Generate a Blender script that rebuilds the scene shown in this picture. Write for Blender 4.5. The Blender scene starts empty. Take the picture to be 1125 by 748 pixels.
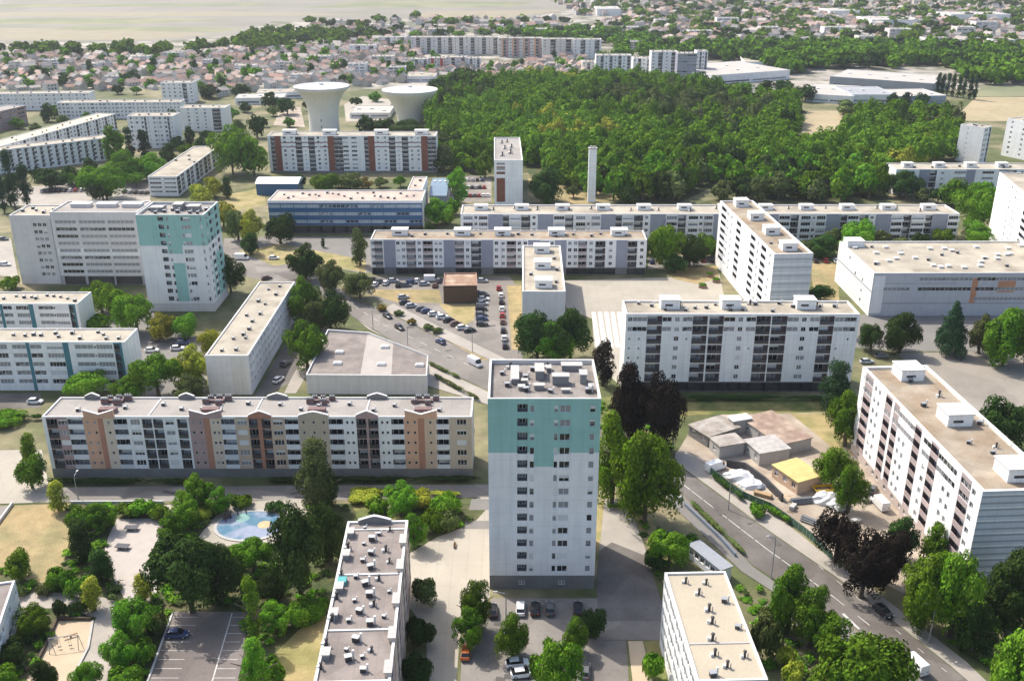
import bpy, math, random
HAZE = 0.00007
import numpy as np
from mathutils import Vector, Matrix
from mathutils.geometry import tessellate_polygon
R = math.radians
rng = random.Random(7)
SC = bpy.context.scene
COL = SC.collection

# ------------------------------------------------------------------ camera
PITCH, FPX, CX, CY, HC = R(22.4), 1080.0, 562.5, 374.0, 117.0
ST, CT = math.sin(PITCH), math.cos(PITCH)
cam = bpy.data.cameras.new('camera')
cam.sensor_width = 36.0
cam.lens = FPX / 1125.0 * 36.0
cam.clip_start, cam.clip_end = 1.0, 20000.0
camo = bpy.data.objects.new('camera', cam)
COL.objects.link(camo)
camo.location = (0, 0, HC)
camo.rotation_euler = (R(90) - PITCH, 0, 0)
SC.camera = camo

def G(x, y, z=0.0):
    """survey point: where the line of sight through a photo pixel meets height z"""
    u, v = (x - CX) / FPX, (y - CY) / FPX
    t = (HC - z) / (ST + v * CT)
    return Vector((u * t, (CT - v * ST) * t, z))
def S(y):
    return CT * (y - CY + FPX * math.tan(PITCH)) / HC      # pixels per metre at ground level
def height_at(y_base, y_top):
    d = G(CX, y_base).y
    v = (y_top - CY) / FPX
    return HC - d * (ST + v * CT) / (CT - v * ST)

# ------------------------------------------------------------------ light
SUN_EL, SUN_AZ = 52.0, -47.0      # azimuth from +Y, negative = towards -X (behind left)
sd = Vector((math.sin(R(SUN_AZ)) * math.cos(R(SUN_EL)), math.cos(R(SUN_AZ)) * math.cos(R(SUN_EL)), math.sin(R(SUN_EL))))
sl = bpy.data.lights.new('sun', 'SUN')
sl.energy, sl.angle, sl.color = 2.95, R(0.5), (1.0, 0.935, 0.83)
so = bpy.data.objects.new('sun', sl)
COL.objects.link(so)
so.location = (0, 0, 300)
so.rotation_euler = sd.to_track_quat('Z', 'Y').to_euler()
w = bpy.data.worlds.new('World')
SC.world = w
w.use_nodes = True
nt = w.node_tree
sky = nt.nodes.new('ShaderNodeTexSky')
sky.sky_type = 'NISHITA'
sky.sun_disc = False
sky.sun_elevation = R(SUN_EL)
sky.sun_rotation = R(SUN_AZ)
sky.air_density, sky.dust_density, sky.ozone_density = 1.0, 3.0, 0.8
bg = nt.nodes['Background']
bg.inputs[1].default_value = 0.13
nt.links.new(sky.outputs[0], bg.inputs[0])
SC.view_settings.view_transform = 'Standard'
SC.view_settings.look = 'None'
SC.view_settings.gamma = 1.0
SC.view_settings.exposure = 0.92
SC.cycles.max_bounces = 5
SC.cycles.diffuse_bounces = 3
SC.cycles.glossy_bounces = 2
SC.cycles.transmission_bounces = 2
SC.cycles.transparent_max_bounces = 4
SC.cycles.volume_bounces = 0
SC.cycles.use_denoising = True
SC.cycles.adaptive_threshold = 0.008

# ------------------------------------------------------------------ materials
MATS = {}
def mat(name, col, rough=0.85, var=0.12, scale=0.6, spec=0.3, streak=0.0, rnd=0.0, metal=0.0, col2=None, c2scale=0.08, c2at=0.5, c2w=0.1, grain=0.0, bump=0.0, joint=None, seam=None, patch=0.0):
    """plain procedural surface: base colour, fine noise, optional second colour in patches, vertical weather streaks, per-object variation"""
    if name in MATS: return MATS[name]
    m = bpy.data.materials.new(name)
    m.use_nodes = True
    n, l = m.node_tree.nodes, m.node_tree.links
    b = n['Principled BSDF']
    b.inputs['Roughness'].default_value = rough
    b.inputs['Metallic'].default_value = metal
    b.inputs['Specular IOR Level'].default_value = spec
    tc = n.new('ShaderNodeTexCoord')
    src = tc.outputs['Object']
    def noise(sc, detail=4, vec=None):
        t = n.new('ShaderNodeTexNoise')
        t.inputs['Scale'].default_value = sc
        t.inputs['Detail'].default_value = detail
        l.new(vec or src, t.inputs['Vector'])
        return t.outputs['Fac']
    def ramp(fac, lo, hi, a, bb):
        mr = n.new('ShaderNodeMapRange')
        mr.inputs[1].default_value, mr.inputs[2].default_value = lo, hi
        mr.inputs[3].default_value, mr.inputs[4].default_value = a, bb
        l.new(fac, mr.inputs[0])
        return mr.outputs[0]
    def mulv(c, f):
        h = n.new('ShaderNodeHueSaturation')
        l.new(c, h.inputs['Color']); l.new(f, h.inputs['Value'])
        return h.outputs[0]
    rgb = n.new('ShaderNodeRGB')
    rgb.outputs[0].default_value = (*col, 1)
    c = rgb.outputs[0]
    if col2:
        r2 = n.new('ShaderNodeRGB')
        r2.outputs[0].default_value = (*col2, 1)
        mx = n.new('ShaderNodeMix'); mx.data_type = 'RGBA'
        l.new(ramp(noise(c2scale, 5), c2at - c2w, c2at + c2w, 0, 1), mx.inputs[0])
        l.new(c, mx.inputs[6]); l.new(r2.outputs[0], mx.inputs[7])
        c = mx.outputs[2]
    if var:
        c = mulv(c, ramp(noise(scale, 6), 0.25, 0.75, 1 - var, 1 + var))
    if grain:
        c = mulv(c, ramp(noise(5.0, 2), 0.3, 0.7, 1 - grain, 1 + grain))
    if streak:
        mp = n.new('ShaderNodeMapping')
        mp.inputs['Scale'].default_value = (1.3, 1.3, 0.06)
        l.new(src, mp.inputs['Vector'])
        c = mulv(c, ramp(noise(1.0, 5, mp.outputs[0]), 0.45, 0.8, 1.0, 1 - streak))
    def line(axes, period, width, dark, c):
        sx = n.new('ShaderNodeSeparateXYZ'); l.new(src, sx.inputs[0])
        v = sx.outputs[axes[0]]
        if len(axes) > 1:
            ad = n.new('ShaderNodeMath'); l.new(v, ad.inputs[0]); l.new(sx.outputs[axes[1]], ad.inputs[1]); v = ad.outputs[0]
        pm = n.new('ShaderNodeMath'); pm.operation = 'PINGPONG'; pm.inputs[1].default_value = period / 2; l.new(v, pm.inputs[0])
        return mulv(c, ramp(pm.outputs[0], width * .5, width * .5 + .03, 1 - dark, 1.0))
    if joint:
        c = line((2,), joint[0], .07, joint[2], c); c = line((0, 1), joint[1], .06, joint[2] * .8, c)
    if seam:
        c = line((0,), seam, .10, .13, c); c = line((1,), seam * 2.3, .10, .10, c)
    if patch:
        vo = n.new('ShaderNodeTexVoronoi'); vo.inputs['Scale'].default_value = 0.11
        l.new(src, vo.inputs['Vector'])
        sp_ = n.new('ShaderNodeSeparateColor'); l.new(vo.outputs['Color'], sp_.inputs[0])
        c = mulv(c, ramp(sp_.outputs[0], 0, 1, 1 - patch, 1 + patch))
        c = mulv(c, ramp(noise(.9, 6), .55, .72, 1, 1 - patch * 1.2))
    if rnd:
        oi = n.new('ShaderNodeObjectInfo')
        c = mulv(c, ramp(oi.outputs['Random'], 0, 1, 1 - rnd, 1 + rnd))
    if bump:
        bp = n.new('ShaderNodeBump'); bp.inputs['Strength'].default_value = bump; bp.inputs['Distance'].default_value = 0.1
        l.new(noise(3.0, 4), bp.inputs['Height']); l.new(bp.outputs[0], b.inputs['Normal'])
    l.new(c, b.inputs['Base Color'])
    MATS[name] = m
    return m

def glass_mat(name, dark, light, share):
    m = bpy.data.materials.new(name); m.use_nodes = True
    n, l = m.node_tree.nodes, m.node_tree.links
    b = n['Principled BSDF']
    oi = n.new('ShaderNodeObjectInfo')
    tc = n.new('ShaderNodeTexCoord')
    wn = n.new('ShaderNodeTexNoise'); wn.inputs['Scale'].default_value = 0.9
    l.new(tc.outputs['Object'], wn.inputs['Vector'])
    ad = n.new('ShaderNodeMath'); ad.operation = 'ADD'
    l.new(oi.outputs['Random'], ad.inputs[0]); l.new(wn.outputs['Fac'], ad.inputs[1])
    cr = n.new('ShaderNodeValToRGB')
    cr.color_ramp.elements[0].position = 0.75; cr.color_ramp.elements[0].color = (*dark, 1)
    cr.color_ramp.elements[1].position = 1.5 - share; cr.color_ramp.elements[1].color = (*light, 1)
    l.new(ad.outputs[0], cr.inputs[0]); l.new(cr.outputs[0], b.inputs['Base Color'])
    b.inputs['Roughness'].default_value = 0.12
    b.inputs['Specular IOR Level'].default_value = 0.5
    MATS[name] = m
    return m

WHITE = mat('white_render', (0.83, 0.825, 0.81), var=0.06, scale=0.25, streak=0.16, joint=(2.8, 3.4, .14))
WHITE2 = mat('grey_white_render', (0.80, 0.785, 0.77), var=0.06, scale=0.25, streak=0.14, joint=(2.84, 3.9, .11))
GREYW = mat('warm_grey_render', (0.64, 0.615, 0.60), var=0.07, scale=0.25, streak=0.12, joint=(2.62, 3.1, .12))
CREAM = mat('cream_render', (0.66, 0.63, 0.58), var=0.06, scale=0.25, streak=0.12)
BLUEGREY = mat('blue_grey_panel', (0.30, 0.31, 0.37), var=0.06, scale=0.3, streak=0.1)
DARKBASE = mat('dark_plinth', (0.19, 0.185, 0.18), var=0.15, scale=0.4)
TEAL = mat('teal_cladding', (0.30, 0.52, 0.475), var=0.07, scale=0.3, streak=0.14, joint=(2.84, 3.9, .10))
DTEAL = mat('dark_teal_paint', (0.07, 0.20, 0.24), var=0.08, scale=0.3)
MAUVE = mat('mauve_render', (0.42, 0.29, 0.275), var=0.08, scale=0.4, streak=0.08)
ORANGE = mat('orange_render', (0.62, 0.37, 0.25), var=0.08, scale=0.4, streak=0.08)
RUST = mat('rust_render', (0.42, 0.205, 0.135), var=0.10, scale=0.4)
TAN = mat('tan_render', (0.56, 0.42, 0.31), var=0.08, scale=0.4, streak=0.08)
OLIVE = mat('olive_tan_render', (0.48, 0.40, 0.31), var=0.08, scale=0.4, streak=0.08)
PALEOR = mat('pale_peach_render', (0.66, 0.54, 0.43), var=0.08, scale=0.4, streak=0.08)
BROWN = mat('red_brown_panel', (0.22, 0.085, 0.055), var=0.10, scale=0.4)
BLUE = mat('blue_panel', (0.02, 0.10, 0.22), var=0.08, scale=0.4, spec=0.5, rough=0.4)
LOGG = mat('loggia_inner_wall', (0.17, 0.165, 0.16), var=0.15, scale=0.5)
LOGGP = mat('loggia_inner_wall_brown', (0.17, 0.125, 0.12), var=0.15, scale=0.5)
FRAME = mat('window_frame_white', (0.72, 0.72, 0.72), rough=0.5, var=0.03)
SHUT = mat('roller_shutter_white', (0.66, 0.66, 0.66), rough=0.6, var=0.05, rnd=0.12)
RIM = mat('parapet_capping', (0.619, 0.611, 0.593), var=0.07, scale=0.4, grain=0.05)
GRAVC = mat('roof_gravel_cream', (0.38, 0.34, 0.271), var=0.12, scale=0.15, grain=0.10, col2=(0.27, 0.235, 0.185), c2scale=0.12, c2at=0.56, seam=4.2, patch=.07)
GRAVG = mat('roof_gravel_grey', (0.301, 0.277, 0.254), var=0.10, scale=0.2, grain=0.12, col2=(0.25, 0.23, 0.21), c2scale=0.1, c2at=0.56, seam=4.0, patch=.07)
GRAVB = mat('roof_gravel_mossy', (0.308, 0.261, 0.2), var=0.15, scale=0.3, grain=0.15, patch=.08, seam=5.0, col2=(0.25, 0.19, 0.13), c2scale=0.14, c2at=0.5)
ROOFD = mat('tower_roof_felt', (0.18, 0.158, 0.144), var=0.14, scale=0.4, grain=0.08, col2=(0.25, 0.225, 0.205), c2scale=0.25, seam=3.0, patch=.09)
HOUSING = mat('plant_concrete', (0.247, 0.244, 0.24), var=0.12, scale=0.5, streak=0.15)
BITUM = mat('roof_felt_grey_brown', (0.193, 0.166, 0.152), var=0.12, scale=0.3, grain=0.08, col2=(0.25, 0.215, 0.195), c2scale=0.2, seam=3.2, patch=.09)
CONC = mat('concrete', (0.42, 0.41, 0.39), var=0.10, scale=0.5, streak=0.12)
FLUE = mat('flue_brick', (0.19, 0.125, 0.12), var=0.2, scale=1.2)
DARKMET = mat('dark_metal', (0.05, 0.05, 0.055), rough=0.5, var=0.1)
GREYMET = mat('galvanised_metal', (0.38, 0.39, 0.40), rough=0.45, metal=0.5, var=0.08)
RAILW = mat('balcony_panel_pale', (0.66, 0.67, 0.69), rough=0.5, var=0.06, rnd=0.15)
RAILD = mat('balcony_panel_dark', (0.065, 0.06, 0.062), rough=0.5, var=0.1, rnd=0.3)
RAILP = mat('balcony_panel_mauve', (0.40, 0.325, 0.315), rough=0.6, var=0.1, rnd=0.2)
GLASS = glass_mat('window_glass', (0.012, 0.014, 0.018), (0.28, 0.28, 0.29), 0.12)
GLASSB = glass_mat('window_glass_blue', (0.02, 0.05, 0.08), (0.36, 0.42, 0.46), 0.35)

# ------------------------------------------------------------------ mesh helper
class MB:
    def __init__(s): s.v, s.f, s.m = [], [], []
    def quad(s, a, b, c, d, m=0):
        i = len(s.v); s.v += [a, b, c, d]; s.f.append((i, i + 1, i + 2, i + 3)); s.m.append(m)
    def poly(s, pts, m=0):
        i = len(s.v); s.v += pts; s.f.append(tuple(range(i, i + len(pts)))); s.m.append(m)
    def box(s, x0, x1, y0, y1, z0, z1, m=0, bottom=True):
        i = len(s.v)
        s.v += [(x0, y0, z0), (x1, y0, z0), (x1, y1, z0), (x0, y1, z0), (x0, y0, z1), (x1, y0, z1), (x1, y1, z1), (x0, y1, z1)]
        fs = [(4, 5, 6, 7), (0, 1, 5, 4), (1, 2, 6, 5), (2, 3, 7, 6), (3, 0, 4, 7)]
        if bottom: fs.append((3, 2, 1, 0))
        for q in fs: s.f.append(tuple(i + k for k in q)); s.m.append(m)
    def prism(s, pts, z0, z1, m=0, mside=None, bottom=False):
        """vertical prism over a plan outline (list of (x, y)); outline is tessellated"""
        a = sum(p[0] * q[1] - q[0] * p[1] for p, q in zip(pts, pts[1:] + pts[:1]))
        if a < 0: pts = pts[::-1]
        i = len(s.v); k = len(pts)
        s.v += [(p[0], p[1], z1) for p in pts] + [(p[0], p[1], z0) for p in pts]
        for t in tessellate_polygon([[Vector((p[0], p[1], 0)) for p in pts]]):
            p0, p1, p2 = (pts[j] for j in t)
            if (p1[0] - p0[0]) * (p2[1] - p0[1]) - (p2[0] - p0[0]) * (p1[1] - p0[1]) < 0: t = t[::-1]
            s.f.append(tuple(i + j for j in t)); s.m.append(m)
        if z1 - z0 > 1e-6:
            for j in range(k):
                j2 = (j + 1) % k
                s.f.append((i + k + j, i + k + j2, i + j2, i + j)); s.m.append(m if mside is None else mside)
    def slab_y(s, pts, y0, y1, m=0):
        """prism with outline in x-z, thickness along y"""
        k = len(pts); i = len(s.v)
        s.v += [(p[0], y0, p[1]) for p in pts] + [(p[0], y1, p[1]) for p in pts]
        s.f.append(tuple(i + j for j in range(k))); s.m.append(m)
        s.f.append(tuple(i + k + j for j in reversed(range(k)))); s.m.append(m)
        for j in range(k):
            j2 = (j + 1) % k
            s.f.append((i + j, i + k + j, i + k + j2, i + j2)); s.m.append(m)
    def tube(s, pts, radii, n=8, m=0, cap=True):
        rings = []
        pts = [Vector(p) for p in pts]
        for k, p in enumerate(pts):
            d = (pts[min(k + 1, len(pts) - 1)] - pts[max(k - 1, 0)]).normalized()
            a = d.orthogonal().normalized() if abs(d.z) < 0.95 else Vector((1, 0, 0))
            a = (a - d * a.dot(d)).normalized(); b = d.cross(a)
            i = len(s.v)
            s.v += [tuple(p + (a * math.cos(t) + b * math.sin(t)) * radii[k]) for t in (2 * math.pi * j / n for j in range(n))]
            rings.append(i)
        for r0, r1 in zip(rings, rings[1:]):
            for j in range(n):
                j2 = (j + 1) % n
                s.f.append((r0 + j, r0 + j2, r1 + j2, r1 + j)); s.m.append(m)
        if cap:
            s.f.append(tuple(rings[-1] + j for j in range(n))); s.m.append(m)
            s.f.append(tuple(rings[0] + j for j in reversed(range(n)))); s.m.append(m)
    def lathe(s, prof, n=32, m=0, c=(0, 0)):
        rings = []
        for r, z in prof:
            rings.append(len(s.v))
            s.v += [(c[0] + r * math.cos(2 * math.pi * j / n), c[1] + r * math.sin(2 * math.pi * j / n), z) for j in range(n)]
        for r0, r1 in zip(rings, rings[1:]):
            for j in range(n):
                j2 = (j + 1) % n
                s.f.append((r0 + j, r0 + j2, r1 + j2, r1 + j)); s.m.append(m)
        s.f.append(tuple(rings[-1] + j for j in range(n))); s.m.append(m)
    def append(s, o, M):
        i = len(s.v)
        s.v += [tuple(M @ Vector(p)) for p in o.v]
        s.f += [tuple(i + k for k in f) for f in o.f]; s.m += o.m
    def mesh(s, name, mats, smooth=False):
        me = bpy.data.meshes.new(name)
        me.from_pydata(s.v, [], s.f)
        for m in (mats if isinstance(mats, (list, tuple)) else [mats]): me.materials.append(m)
        if s.m and max(s.m) > 0: me.polygons.foreach_set('material_index', s.m)
        if smooth: me.polygons.foreach_set('use_smooth', [True] * len(s.f))
        me.update()
        return me
    def build(s, name, mats, parent=None, loc=(0, 0, 0), rz=0.0, smooth=False):
        return link(name, s.mesh(name, mats, smooth), parent, loc, rz)

def link(name, data, parent=None, loc=(0, 0, 0), rz=0.0):
    o = bpy.data.objects.new(name, data)
    COL.objects.link(o)
    o.location = loc; o.rotation_euler = (0, 0, rz)
    if parent: o.parent = parent
    return o
def tag(o, label, cat, group=None, kind=None):
    o['label'] = label; o['category'] = cat
    if group: o['group'] = group
    if kind: o['kind'] = kind
    return o
def thing(name, label, cat, loc=(0, 0, 0), rz=0.0, group=None):
    o = link(name, None, None, loc, rz)
    o.empty_display_size = 0.5
    return tag(o, label, cat, group)
def copy_thing(root, loc, rz, label=None):
    r = root.copy(); COL.objects.link(r)
    r.location = loc; r.rotation_euler = (0, 0, rz)
    if label: r['label'] = label
    for ch in list(root.children):
        c = ch.copy(); COL.objects.link(c); c.parent = r
        for g in list(ch.children):
            d = g.copy(); COL.objects.link(d); d.parent = c
    return r
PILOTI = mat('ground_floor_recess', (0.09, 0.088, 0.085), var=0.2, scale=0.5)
# ------------------------------------------------------------------ buildings
WIN_CACHE = {}
def window_mb(w, h, sh, mull):
    b = MB()
    t = 0.07
    b.box(0, w, -0.02, 0.06, 0, t, 0); b.box(0, w, -0.02, 0.06, h - t, h, 0)
    b.box(0, t, -0.02, 0.06, t, h - t, 0); b.box(w - t, w, -0.02, 0.06, t, h - t, 0)
    for k in range(1, mull):
        x = w * k / mull
        b.box(x - 0.035, x + 0.035, -0.015, 0.055, t, h - t, 0)
    b.quad((t, 0.02, t), (w - t, 0.02, t), (w - t, 0.02, h - t), (t, 0.02, h - t), 1)
    if sh > 0: b.box(t, w - t, -0.045, 0.012, h - t - (h - 2 * t) * sh, h - t + 0.002, 2)
    return b
def window_mesh(w, h, sh, mull, glass, frame):
    k = (round(w, 2), round(h, 2), sh, mull, glass.name, frame.name)
    if k not in WIN_CACHE:
        WIN_CACHE[k] = (window_mb(k[0], k[1], sh, mull), None, [frame, glass, SHUT])
        WIN_CACHE[k] = (WIN_CACHE[k][0], WIN_CACHE[k][0].mesh('window', WIN_CACHE[k][2]), WIN_CACHE[k][2])
    return WIN_CACHE[k]
RAIL_CACHE = {}
def rail_mesh(w, h, d, m):
    k = (round(w, 2), round(h, 2), round(d, 2), m.name)
    if k not in RAIL_CACHE:
        b = MB()
        b.box(0, w, 0, 0.07, 0.0, h - 0.09, 0)
        b.box(-0.02, w + 0.02, -0.04, 0.11, h - 0.06, h, 0)
        if d > 0:      # projecting balcony: slab and cheeks
            b.box(0, w, 0.07, d, -0.16, 0.0, 0); b.box(0, 0.07, 0.07, d, 0, h - 0.09, 0); b.box(w - 0.07, w, 0.07, d, 0, h - 0.09, 0)
        RAIL_CACHE[k] = (b, b.mesh('balcony', [m]), [m])
    return RAIL_CACHE[k]

class Building:
    def __init__(s, name, label, FL, FR, BK, H, axis='front', W=None, L=None, group=None, z0=0.0, cat='apartment building', seed=1):
        """FL, FR, BK: photo positions of the roof's front left, front right and a back corner at height H"""
        p0, p1 = G(*FL, H), G(*FR, H)
        pb = G(*BK, H) if BK else None
        if axis == 'front':
            ux = (p1 - p0).normalized(); uy = Vector((-ux.y, ux.x, 0))
            s.L = L or (p1 - p0).length; s.W = W or (pb - p0).dot(uy)
        elif axis == 'left':
            uy = (pb - p0).normalized(); ux = Vector((uy.y, -uy.x, 0))
            s.W = W or (pb - p0).length; s.L = L or (p1 - p0).dot(ux)
        else:
            uy = (pb - p1).normalized(); ux = Vector((uy.y, -uy.x, 0))
            s.W = W or (pb - p1).length; s.L = L or (p1 - p0).dot(ux)
            p0 = p1 - ux * s.L
        s.H = H; s.yaw = math.atan2(ux.y, ux.x)
        c = p0 + ux * s.L / 2 + uy * s.W / 2
        s.root = thing(name, label, cat, (c.x, c.y, z0), s.yaw, group)
        s.name = name
        s.wall = MB(); s.mats = [WHITE]; s.rng = random.Random(seed)
        s.wins, s.rails, s.extras = [], [], []
        s.done = set()
        s.roofo = None
    def mi(s, m):
        if m not in s.mats: s.mats.append(m)
        return s.mats.index(m)
    def frame(s, side):
        L, W = s.L, s.W
        return {'front': (Vector((-L / 2, -W / 2, 0)), Vector((1, 0, 0)), Vector((0, -1, 0)), 0.0, L),
                'right': (Vector((L / 2, -W / 2, 0)), Vector((0, 1, 0)), Vector((1, 0, 0)), R(90), W),
                'left': (Vector((-L / 2, W / 2, 0)), Vector((0, -1, 0)), Vector((-1, 0, 0)), R(-90), W),
                'back': (Vector((L / 2, W / 2, 0)), Vector((-1, 0, 0)), Vector((0, 1, 0)), R(180), L)}[side]
    def facade(s, side, base, fh, nf, bays, wall=WHITE, paint=(), rail=RAILW, inner=LOGG, glass=GLASS, frame=FRAME, shut=0.35, ground=None, gcode=None, top=None, mirror=False, doors=True):
        """bays: (share, codes[, material]); one code for all floors or one letter per floor, bottom first"""
        s.done.add(side)
        O, U, N, rz, LEN = s.frame(side)
        H, rnd = s.H, s.rng
        top = top or H
        tot = sum(b[0] for b in bays)
        ops = []      # u0,u1,v0,v1,depth,back material or None
        pts = [(0, LEN, 0, H, s.mi(wall))]
        if ground: pts.append((0, LEN, 0, base, s.mi(ground)))
        u = 0.0
        for b in bays:
            wd = b[0] / tot * LEN
            if len(b) > 2 and b[2]: pts.append((u, u + wd, base if ground else 0, H - 0.25, s.mi(b[2])))
            for f in range(nf):
                c = b[1][f] if len(b[1]) > 1 else b[1]
                v = base + f * fh
                def win(a, z, dx, dz, dep=0.16, sh=None, mull=2):
                    ops.append((a, a + dx, z, z + dz, dep, None))
                    if sh is None:
                        sh = rnd.choice((0.25, 0.5, 0.5, 1.0)) if rnd.random() < shut else 0
                    s.wins.append((dx, dz, sh, mull, glass, frame, O + U * a + Vector((0, 0, z)) - N * dep, rz))
                if c == 'F': win(u + 0.05, v + 0.85, wd - 0.1, min(1.4, fh - 1.15), mull=max(1, round(wd / 0.9)))
                elif c == 'w': win(u + wd / 2 - 0.65, v + 0.9, 1.3, 1.3)
                elif c == 'W': win(u + wd / 2 - 1.0, v + 0.85, 2.0, 1.35, mull=3)
                elif c == '2':
                    win(u + wd * 0.3 - 0.55, v + 0.9, 1.1, 1.3); win(u + wd * 0.7 - 0.55, v + 0.9, 1.1, 1.3)
                elif c == 's': win(u + wd / 2 - 0.3, v + 1.1, 0.6, 0.75, mull=1, sh=0)
                elif c == 'z':
                    win(u + wd * 0.3 - 0.3, v + 1.1, 0.6, 0.75, mull=1, sh=0); win(u + wd * 0.7 - 0.3, v + 1.1, 0.6, 0.75, mull=1, sh=0)
                elif c == 'R': win(u + 0.02, v + 0.95, wd - 0.04, min(1.3, fh - 1.25), 0.1, sh=0, mull=max(2, round(wd / 1.5)))
                elif c == 'C': win(u + 0.02, v + 0.75, wd - 0.04, fh - 1.25, 0.08, sh=0, mull=max(2, round(wd / 1.2)))
                elif c == 'D':
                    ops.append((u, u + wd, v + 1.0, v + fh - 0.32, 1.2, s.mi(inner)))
                    if doors: s.wins.append((wd * 0.7, fh - 1.6, 0, 2, glass, frame, O + U * (u + wd * 0.15) + Vector((0, 0, v + 1.05)) - N * 1.14, rz))
                elif c in 'LM':
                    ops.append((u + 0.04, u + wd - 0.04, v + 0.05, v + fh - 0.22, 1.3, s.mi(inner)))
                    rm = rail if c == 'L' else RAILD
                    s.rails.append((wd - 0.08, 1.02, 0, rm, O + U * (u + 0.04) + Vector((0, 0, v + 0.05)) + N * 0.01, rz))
                    if doors:
                        s.wins.append((min(wd - 0.5, 2.6), fh - 0.75, rnd.choice((0, 0, 0.3, 0.6)), 2, glass, frame, O + U * (u + 0.25) + Vector((0, 0, v + 0.1)) - N * 1.24, rz))
                elif c == 'P':
                    win(u + 0.3, v + 0.08, wd - 0.6, fh - 0.6, mull=max(2, round(wd / 1.1)))
                    s.rails.append((wd, 1.0, 0.9, rail, O + U * u + Vector((0, 0, v + 0.03)) + N * 0.902, rz))
                elif c == 'O':
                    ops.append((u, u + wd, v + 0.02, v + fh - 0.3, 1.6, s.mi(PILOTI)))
                if b[1] != '-' and gcode and f == 0 and base > 2: pass
            if gcode and base > 2:
                c = gcode if isinstance(gcode, str) else gcode(b)
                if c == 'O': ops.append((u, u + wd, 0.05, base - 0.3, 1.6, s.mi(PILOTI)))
                elif c == 'w' and wd > 1.6:
                    ops.append((u + wd / 2 - 0.6, u + wd / 2 + 0.6, 0.9, min(base - 0.5, 2.1), 0.16, None))
                    s.wins.append((1.2, min(base - 0.5, 2.1) - 0.9, 0, 2, glass, frame, O + U * (u + wd / 2 - 0.6) + Vector((0, 0, 0.9)) - N * 0.16, rz))
            u += wd
        for p in paint: pts.append((p[0] * LEN, p[1] * LEN, p[2], p[3], s.mi(p[4])))
        us = sorted({round(x, 3) for q in ops for x in q[:2]} | {round(x, 3) for q in pts for x in q[:2]} | {0.0, round(LEN, 3)})
        vs = sorted({round(x, 3) for q in ops for x in q[2:4]} | {round(x, 3) for q in pts for x in q[2:4]})
        ui, vi = {x: i for i, x in enumerate(us)}, {x: i for i, x in enumerate(vs)}
        g = np.zeros((len(us) - 1, len(vs) - 1), int)
        for q in pts: g[ui[round(q[0], 3)]:ui[round(q[1], 3)], vi[round(q[2], 3)]:vi[round(q[3], 3)]] = q[4]
        pm = g.copy()
        for q in ops: g[ui[round(q[0], 3)]:ui[round(q[1], 3)], vi[round(q[2], 3)]:vi[round(q[3], 3)]] = -1
        def P(a, v, d=0.0): return tuple(O + U * a + Vector((0, 0, v)) - N * d)
        for j in range(len(vs) - 1):
            i = 0
            while i < len(us) - 1:
                m = g[i, j]; k = i
                while k < len(us) - 1 and g[k, j] == m: k += 1
                if m >= 0: s.wall.quad(P(us[i], vs[j]), P(us[k], vs[j]), P(us[k], vs[j + 1]), P(us[i], vs[j + 1]), int(m))
                i = k
        for (a, b2, v0, v1, d, bk) in ops:
            mm = bk if bk is not None else int(pm[ui[round(a, 3)], vi[round(v0, 3)]])
            s.wall.quad(P(a, v0), P(a, v0, d), P(a, v1, d), P(a, v1), mm)
            s.wall.quad(P(b2, v0, d), P(b2, v0), P(b2, v1), P(b2, v1, d), mm)
            s.wall.quad(P(a, v0), P(b2, v0), P(b2, v0, d), P(a, v0, d), mm)
            s.wall.quad(P(a, v1, d), P(b2, v1, d), P(b2, v1), P(a, v1), mm)
            if bk is not None: s.wall.quad(P(a, v0, d), P(b2, v0, d), P(b2, v1, d), P(a, v1, d), mm)
    def plain(s, side, wall=WHITE, paint=(), bands=None):
        s.facade(side, 0.0, s.H, 1, [(1, '-')], wall=wall, paint=paint)
    def roof(s, deck=GRAVC, rim=RIM, drop=0.55, t=0.3):
        L, W, H = s.L / 2, s.W / 2, s.H
        b = MB()
        z = H - drop
        xs, ys = (-L, -L + t, L - t, L), (-W, -W + t, W - t, W)
        for (x0, x1, y0, y1) in ((xs[0], xs[3], ys[0], ys[1]), (xs[0], xs[3], ys[2], ys[3]), (xs[0], xs[1], ys[1], ys[2]), (xs[2], xs[3], ys[1], ys[2])):
            b.quad((x0, y0, H), (x1, y0, H), (x1, y1, H), (x0, y1, H), 0)
        a, c, d, e = (xs[1], ys[1]), (xs[2], ys[1]), (xs[2], ys[2]), (xs[1], ys[2])
        for p, q in ((a, c), (c, d), (d, e), (e, a)):
            b.quad((q[0], q[1], H), (p[0], p[1], H), (p[0], p[1], z), (q[0], q[1], z), 0)
        b.quad((*a, z), (*c, z), (*d, z), (*e, z), 1)
        s.roofo = b.build('roof', [rim, deck], s.root)
        s.deck = z
    def on_roof(s, name, fx, fy, w, d, h, m=WHITE, cap=True, capm=None):
        """small flat-topped block on the deck; fx, fy in 0..1 across the roof"""
        b = MB()
        b.box(-w / 2, w / 2, -d / 2, d / 2, -0.02, h, 0)
        if cap: b.box(-w / 2 - 0.15, w / 2 + 0.15, -d / 2 - 0.15, d / 2 + 0.15, h + 0.002, h + 0.2, 1)
        return b.build(name, [m, capm or RIM], s.roofo, ((fx - 0.5) * s.L, (fy - 0.5) * s.W, s.deck))
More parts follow.
